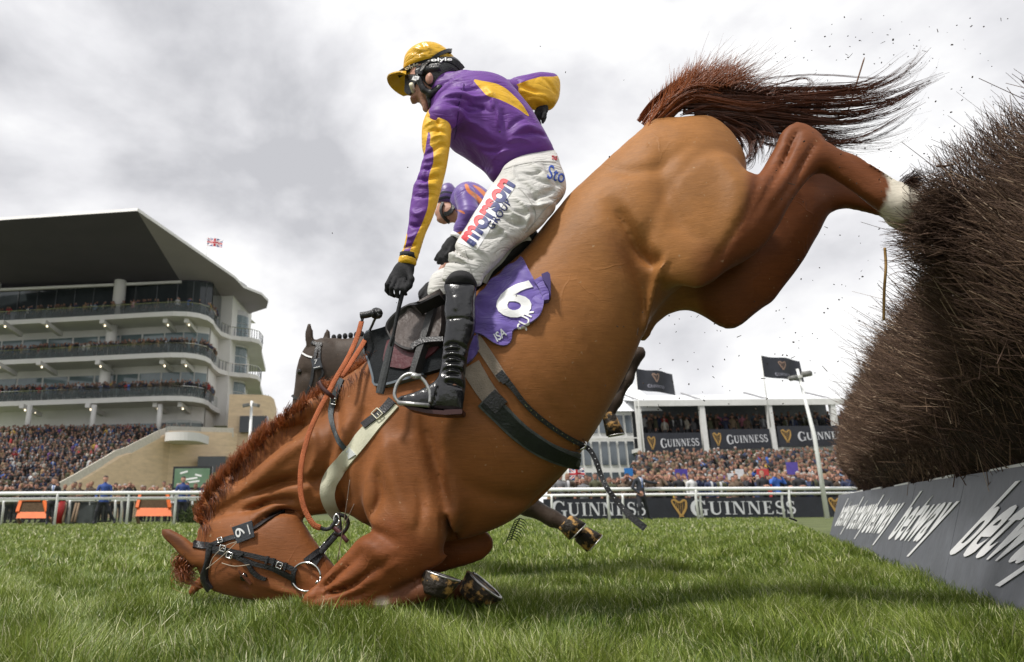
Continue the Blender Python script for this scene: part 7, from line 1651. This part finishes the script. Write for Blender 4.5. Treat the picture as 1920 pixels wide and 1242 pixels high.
for s in np.linspace(-1.0, far, 36):
    lo, hi = -.15, .75
    for _ in range(14):
        SF0 = (lo + hi) / 2; pr = prof_at(s)[2:9]; q = np.array([proj(g0 + FD * s + FN * a + np.array([0, 0, z])) for a, z in pr])
        if (poly_sd(SIL, q[:, 0], q[:, 1]) > 0).all(): hi = SF0
        else: lo = SF0
    xs_.append(s); ys_.append(hi if hi < .74 else (ys_[-1] if ys_ else 0))
ys_ = np.convolve(np.pad(ys_, 2, 'edge'), [.1, .2, .4, .2, .1], 'valid'); SFX, SFY = xs_, ys_; print('fence shift', np.round(ys_, 2))
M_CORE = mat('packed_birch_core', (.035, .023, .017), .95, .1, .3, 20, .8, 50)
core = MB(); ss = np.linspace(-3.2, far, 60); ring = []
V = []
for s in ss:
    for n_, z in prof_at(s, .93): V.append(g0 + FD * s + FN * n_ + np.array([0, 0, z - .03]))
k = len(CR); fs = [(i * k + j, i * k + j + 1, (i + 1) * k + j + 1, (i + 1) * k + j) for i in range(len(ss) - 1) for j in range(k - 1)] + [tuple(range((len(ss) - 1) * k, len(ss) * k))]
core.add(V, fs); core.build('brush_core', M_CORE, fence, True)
M_TWIG = bpy.data.materials.new('birch_twigs'); M_TWIG.use_nodes = True; N_, L__, b__ = nodes(M_TWIG); at = M_TWIG.node_tree.nodes.new('ShaderNodeAttribute'); at.attribute_name = 't'; cr = M_TWIG.node_tree.nodes.new('ShaderNodeValToRGB')
cr.color_ramp.elements[0].color = (.045, .027, .019, 1); cr.color_ramp.elements[1].color = (.50, .38, .27, 1); e_ = cr.color_ramp.elements.new(.55); e_.color = (.105, .064, .045, 1); e_ = cr.color_ramp.elements.new(.9); e_.color = (.24, .155, .10, 1)
L__(at.outputs['Fac'], cr.inputs[0]); L__(cr.outputs[0], b__.inputs['Base Color']); b__.inputs['Roughness'].default_value = .75; b__.inputs['Specular IOR Level'].default_value = .25
def brush_twigs(n, smin, smax, seed, lr, rad, pw=1.35):
    r = np.random.default_rng(seed); s = smin + (smax - smin) * r.random(n) ** pw
    SG = np.linspace(-3.2, far + .02, 90); PR = np.array([prof_at(q)[:10] for q in SG])             # (90,10,2)
    si = np.clip((s - SG[0]) / (SG[1] - SG[0]), 0, 88.999); i0 = si.astype(int); f = (si - i0)[:, None, None]; pr = PR[i0] * (1 - f) + PR[i0 + 1] * f
    seg = np.linalg.norm(np.diff(pr, axis=1), axis=2); cum = np.concatenate([np.zeros((n, 1)), np.cumsum(seg, 1)], 1); t = r.random(n) * cum[:, -1]
    j = np.clip((t[:, None] > cum).sum(1) - 1, 0, 8); ii = np.arange(n); ff = ((t - cum[ii, j]) / (seg[ii, j] + 1e-9))[:, None]
    p0, p1 = pr[ii, j], pr[ii, j + 1]; p = p0 * (1 - ff) + p1 * ff; tn = (p1 - p0) / (np.linalg.norm(p1 - p0, axis=1, keepdims=True) + 1e-9); nn = np.stack([-tn[:, 1], tn[:, 0]], 1)
    w = np.clip((p[:, 1] - .5) / .9, 0, 1)[:, None]
    ang = nn * r.uniform(.05, .55, (n, 1)) + np.concatenate([-.28 - .25 * w, .80 - .1 * w], 1) + r.normal(0, .24, (n, 2)); ang /= np.linalg.norm(ang, axis=1, keepdims=True)
    l = r.uniform(*lr, (n, 1)) * np.where(w > .8, 1.15, .85) * np.where(r.random((n, 1)) < .06, 1.7, 1); dp = r.uniform(-.11, .012, (n, 1)) - np.where(w < .3, .03, 0)
    sp = ((s[:, None] > far - .6) * .5)
    d = ang[:, :1] * FN + ang[:, 1:] * np.array([0, 0, 1.0]) + FD * (r.normal(-.05, .26, (n, 1)) + sp * .5)
    root = g0 + FD * s[:, None] + FN * (p[:, :1] + nn[:, :1] * dp - ang[:, :1] * l * .6) + np.array([0, 0, 1.0]) * (p[:, 1:] + nn[:, 1:] * dp - ang[:, 1:] * l * .6)
    bend = r.normal(0, .05, (n, 3)); P = np.stack([root, root + d * l * .5 + bend * l, root + d * l + bend * l * r.uniform(.5, 4, (n, 1))], 1)
    R0 = r.uniform(*rad, n) * (1 + .22 * np.maximum(0, s)); tone = np.where(r.random(n) > .035, np.clip(r.normal(.5, .2, n), 0, .92), 1.0)
    return P, R0, tone
parts = [brush_twigs(52000, -1.6, 2.4, 11, (.08, .30), (.0010, .0027), 1.0), brush_twigs(60000, 1.4, far, 12, (.08, .28), (.0011, .0021), 1.2), brush_twigs(9000, far - .6, far, 13, (.08, .24), (.001, .002), 1.0)]
r = np.random.default_rng(4); n = 4200
px = 1712 + r.random(n) ** .8 * 215; py = 448 + r.normal(0, 30, n); hi = r.random(n) < .25; py = np.where(hi, np.interp(px, [1712, 1760, 1800, 1850, 1925], [392, 340, 300, 262, 215]) + r.random(n) * 120, py)
a = np.array([HP.at(x, y, w) for x, y, w in zip(px, py, r.normal(.0, .13, n))]); tx = px - r.uniform(28, 72, n) ; ty = py - 8 + (py - 440) * .15 + r.normal(0, 11, n); ty = np.where(hi, py - r.uniform(15, 60, n), ty); tx = np.where(hi, px - r.uniform(5, 45, n), tx)
tx = np.where((py > 345) & (py < 412), np.maximum(tx, 1692), tx)
b = np.array([HP.at(x, y, w) for x, y, w in zip(tx, ty, r.normal(-.02, .16, n))]); R0 = r.uniform(.0008, .0017, n)
parts.append((np.stack([a, (a + b) / 2 + r.normal(0, .008, (n, 3)), b], 1), R0, np.clip(r.normal(.5, .2, n), 0, 1)))
n = 1500; px = 1722 + r.random(n) * 60; py = 398 + r.normal(0, 26, n); a = np.array([HP.at(x, y, w) for x, y, w in zip(px + 25, py, r.uniform(-.2, -.1, n))]); b = np.array([HP.at(max(x - q, 1704), y + e, w) for x, q, y, e, w in zip(px, r.uniform(0, 26, n), py, r.normal(-2, 12, n), r.uniform(-.24, -.14, n))])
parts.append((np.stack([a, (a + b) / 2 + r.normal(0, .006, (n, 3)), b], 1), r.uniform(.0008, .0016, n), np.clip(r.normal(.5, .2, n), 0, 1)))
TP, TR, TT = [np.concatenate([q[k] for q in parts]) for k in range(3)]
o = hair_batch('twigs', TP, TR, TR * .4, TT, M_TWIG, fence)

# ------------------------------------------------------------------ grass
def build_grass():
    r = np.random.default_rng(21); VV = []; FF = []; CC = []; o = 0
    def hum(x, y): return .5 + .25 * np.sin(x * 5.1 + 1.3 * np.sin(y * 3.3)) + .25 * np.sin(y * 6.7 + 1.7 * np.sin(x * 4.1))
    def zone(n, y0, y1, h0, h1, w0, w1, seg, pw=1.0, marg=.25):
        nonlocal o
        y = y0 + (y1 - y0) * r.random(n) ** pw; xl = (0 - CX - 40) / F * (y * 1.04) - marg; xr = (1960 - CX) / F * (y * 1.04) + marg
        x = xl + (xr - xl) * r.random(n); cl = hum(x * 1.0, y * 1.0) * (.6 + .4 * hum(x * 3.1 + 5, y * 2.7))
        keep = r.random(n) < (.30 + .85 * cl); 
        rel = (np.stack([x, y], 1) - g0[:2]) @ FN[:2]; keep &= rel < .02
        x, y, cl = x[keep], y[keep], cl[keep]; n = len(x)
        # clumped blades share a lean
        lean = np.stack([np.sin(x * 9 + 4 * np.sin(y * 7)), np.cos(y * 8 + 3 * np.sin(x * 6))], 1) * .30 + r.normal(0, .34, (n, 2))
        h = (h0 + (h1 - h0) * r.random(n)) * (.55 + .85 * cl); w = (w0 + (w1 - w0) * r.random(n)); a = r.random(n) * math.pi; 
        px_, py_ = np.cos(a), np.sin(a) * .4; t = np.linspace(0, 1, seg + 1); V = np.zeros((n, (seg + 1) * 2, 3), np.float32)
        for k, tk in enumerate(t):
            cx_ = x + lean[:, 0] * h * tk ** 1.7; cy_ = y + lean[:, 1] * h * tk ** 1.7; cz = h * tk * (1 - .18 * (np.abs(lean).sum(1)) * tk); ww = w * (1 - tk ** 1.8) * .5 + w * .06
            V[:, 2 * k] = np.stack([cx_ - px_ * ww, cy_ - py_ * ww, cz], 1); V[:, 2 * k + 1] = np.stack([cx_ + px_ * ww, cy_ + py_ * ww, cz], 1)
        idx = np.arange(n)[:, None] * (seg + 1) * 2 + o
        for k in range(seg): FF.append(np.concatenate([idx + 2 * k, idx + 2 * k + 1, idx + 2 * k + 3, idx + 2 * k + 2], 1))
        V[:, :, 2] += zg(x, y)[:, None]; VV.append(V.reshape(-1, 3)); dry = np.where(r.random(n) < .11, r.uniform(.85, 1.0, n), np.clip(r.normal(.34, .13, n) + .14 * (cl - .5) * 2, 0, .8)); CC.append(np.repeat(dry, (seg + 1) * 2)); o += n * (seg + 1) * 2
    zone(125000, 1.25, 2.6, .034, .082, .0020, .0038, 3)
    zone(1800, 1.3, 3.4, .08, .13, .0022, .0040, 4)
    zone(160000, 2.4, 4.8, .036, .085, .0026, .0052, 3, 1.1)
    zone(120000, 4.6, 10.5, .04, .09, .006, .014, 2, 1.1, .5)
    zone(90000, 10, 30, .035, .075, .014, .040, 1, 1.1, 1)
    me = npmesh('grass', np.concatenate(VV), np.concatenate(FF), {'t': np.concatenate(CC)})
    m = bpy.data.materials.new('grass_blades'); m.use_nodes = True; N_, L_, b = nodes(m); at = m.node_tree.nodes.new('ShaderNodeAttribute'); at.attribute_name = 't'; cr = m.node_tree.nodes.new('ShaderNodeValToRGB')
    cr.color_ramp.elements[0].color = (.05, .095, .014, 1); cr.color_ramp.elements[1].color = (.66, .63, .42, 1)
    for p_, c_ in ((.35, (.165, .225, .034)), (.62, (.31, .37, .075)), (.85, (.44, .47, .18))): e = cr.color_ramp.elements.new(p_); e.color = (*c_, 1)
    L_(at.outputs['Fac'], cr.inputs[0]); L_(cr.outputs[0], b.inputs['Base Color']); b.inputs['Roughness'].default_value = .42; b.inputs['Specular IOR Level'].default_value = .4
    tr = m.node_tree.nodes.new('ShaderNodeBsdfTranslucent'); ms = m.node_tree.nodes.new('ShaderNodeMixShader'); ms.inputs[0].default_value = .25; L_(cr.outputs[0], tr.inputs[0]); out = m.node_tree.nodes['Material Output']; L_(b.outputs[0], ms.inputs[1]); L_(tr.outputs[0], ms.inputs[2]); L_(ms.outputs[0], out.inputs[0])
    tag(link('grass', me, m, None), 'short green turf of many separate blades', 'grass', kind='stuff'); print('grass verts', o)
build_grass()

# ------------------------------------------------------------------ things in the air
def air_twig(pts, rad, col, label):
    mb = MB(); mb.tube([HP.at(*p) for p in catmull(pts, 5)], rad, 6); o = mb.build('birch_twig', col, None, True); return tag(o, label, 'twig')
air_twig([(1659, 465, .1), (1661, 500, .1), (1658, 545, .1), (1657, 601, .1)], [.0045] * 16, mat('ochre_twig', (.40, .24, .08), .7), 'long straight ochre stick hanging upright in the air below the hind hooves')
air_twig([(1621, 108, .05), (1608, 150, .05), (1596, 190, .05), (1588, 214, .05)], [.0012] + [.0028] * 15, mat('brown_twig', (.14, .08, .05), .8), 'thin brown twig in the air across the streaming tail')
air_twig([(1755, 312, 0), (1770, 312, 0), (1790, 308, 0)], .004, MATS['brown_twig'], 'short stub of twig in the air beside the crest of the brush')
air_twig([(1480, 972, -.1), (1487, 974, -.1), (1494, 977, -.1)], .003, M_BLACK_MATT, 'small dark chip in the air before the rail at the end of the board lettering')
sp = MB(); base = [HP.at(x, y, .1) for x, y in ((975, 972), (968, 985), (962, 1000), (958, 1014))]; sp.tube(base, .002, 5)
for i in range(9):
    p = base[0] * (1 - i / 9) + base[-1] * (i / 9)
    for s in (-1, 1): sp.tube([p, p + HP.u * s * .018 + np.array([0, 0, -.008]), p + HP.u * s * .028 + np.array([0, 0, -.024])], [.0018, .0015, .0005], 4)
o = sp.build('fir_sprig', mat('dark_green_needle', (.02, .045, .02), .7), None); tag(o, 'dark green sprig of needles hanging in the air under the belly', 'sprig')
db = MB(); r = np.random.default_rng(9)
for i in range(420):
    k = r.random()
    if k < .72: px, py = r.uniform(1440, 1900), r.uniform(20, 720)
    elif k < .9: px, py = r.uniform(1130, 1500), r.uniform(560, 780)
    else: px, py = r.uniform(600, 1900), r.uniform(40, 700)
    w = r.uniform(-.7, .9); c = np.array(HP.at(px, py, w)); d = r.normal(0, 1, 3); d /= np.linalg.norm(d); l = r.uniform(.002, .006) if r.random() < .9 else r.uniform(.010, .03); db.tube([c, c + d * l], [.0013, .0009] if l > .008 else [r.uniform(.0010, .0024)] * 2, 4)
o = db.build('flying_debris', mat('dark_bark_chip', (.04, .028, .02), .9)); tag(o, 'flecks of birch bark and turf thrown up in the air', 'debris', kind='stuff')
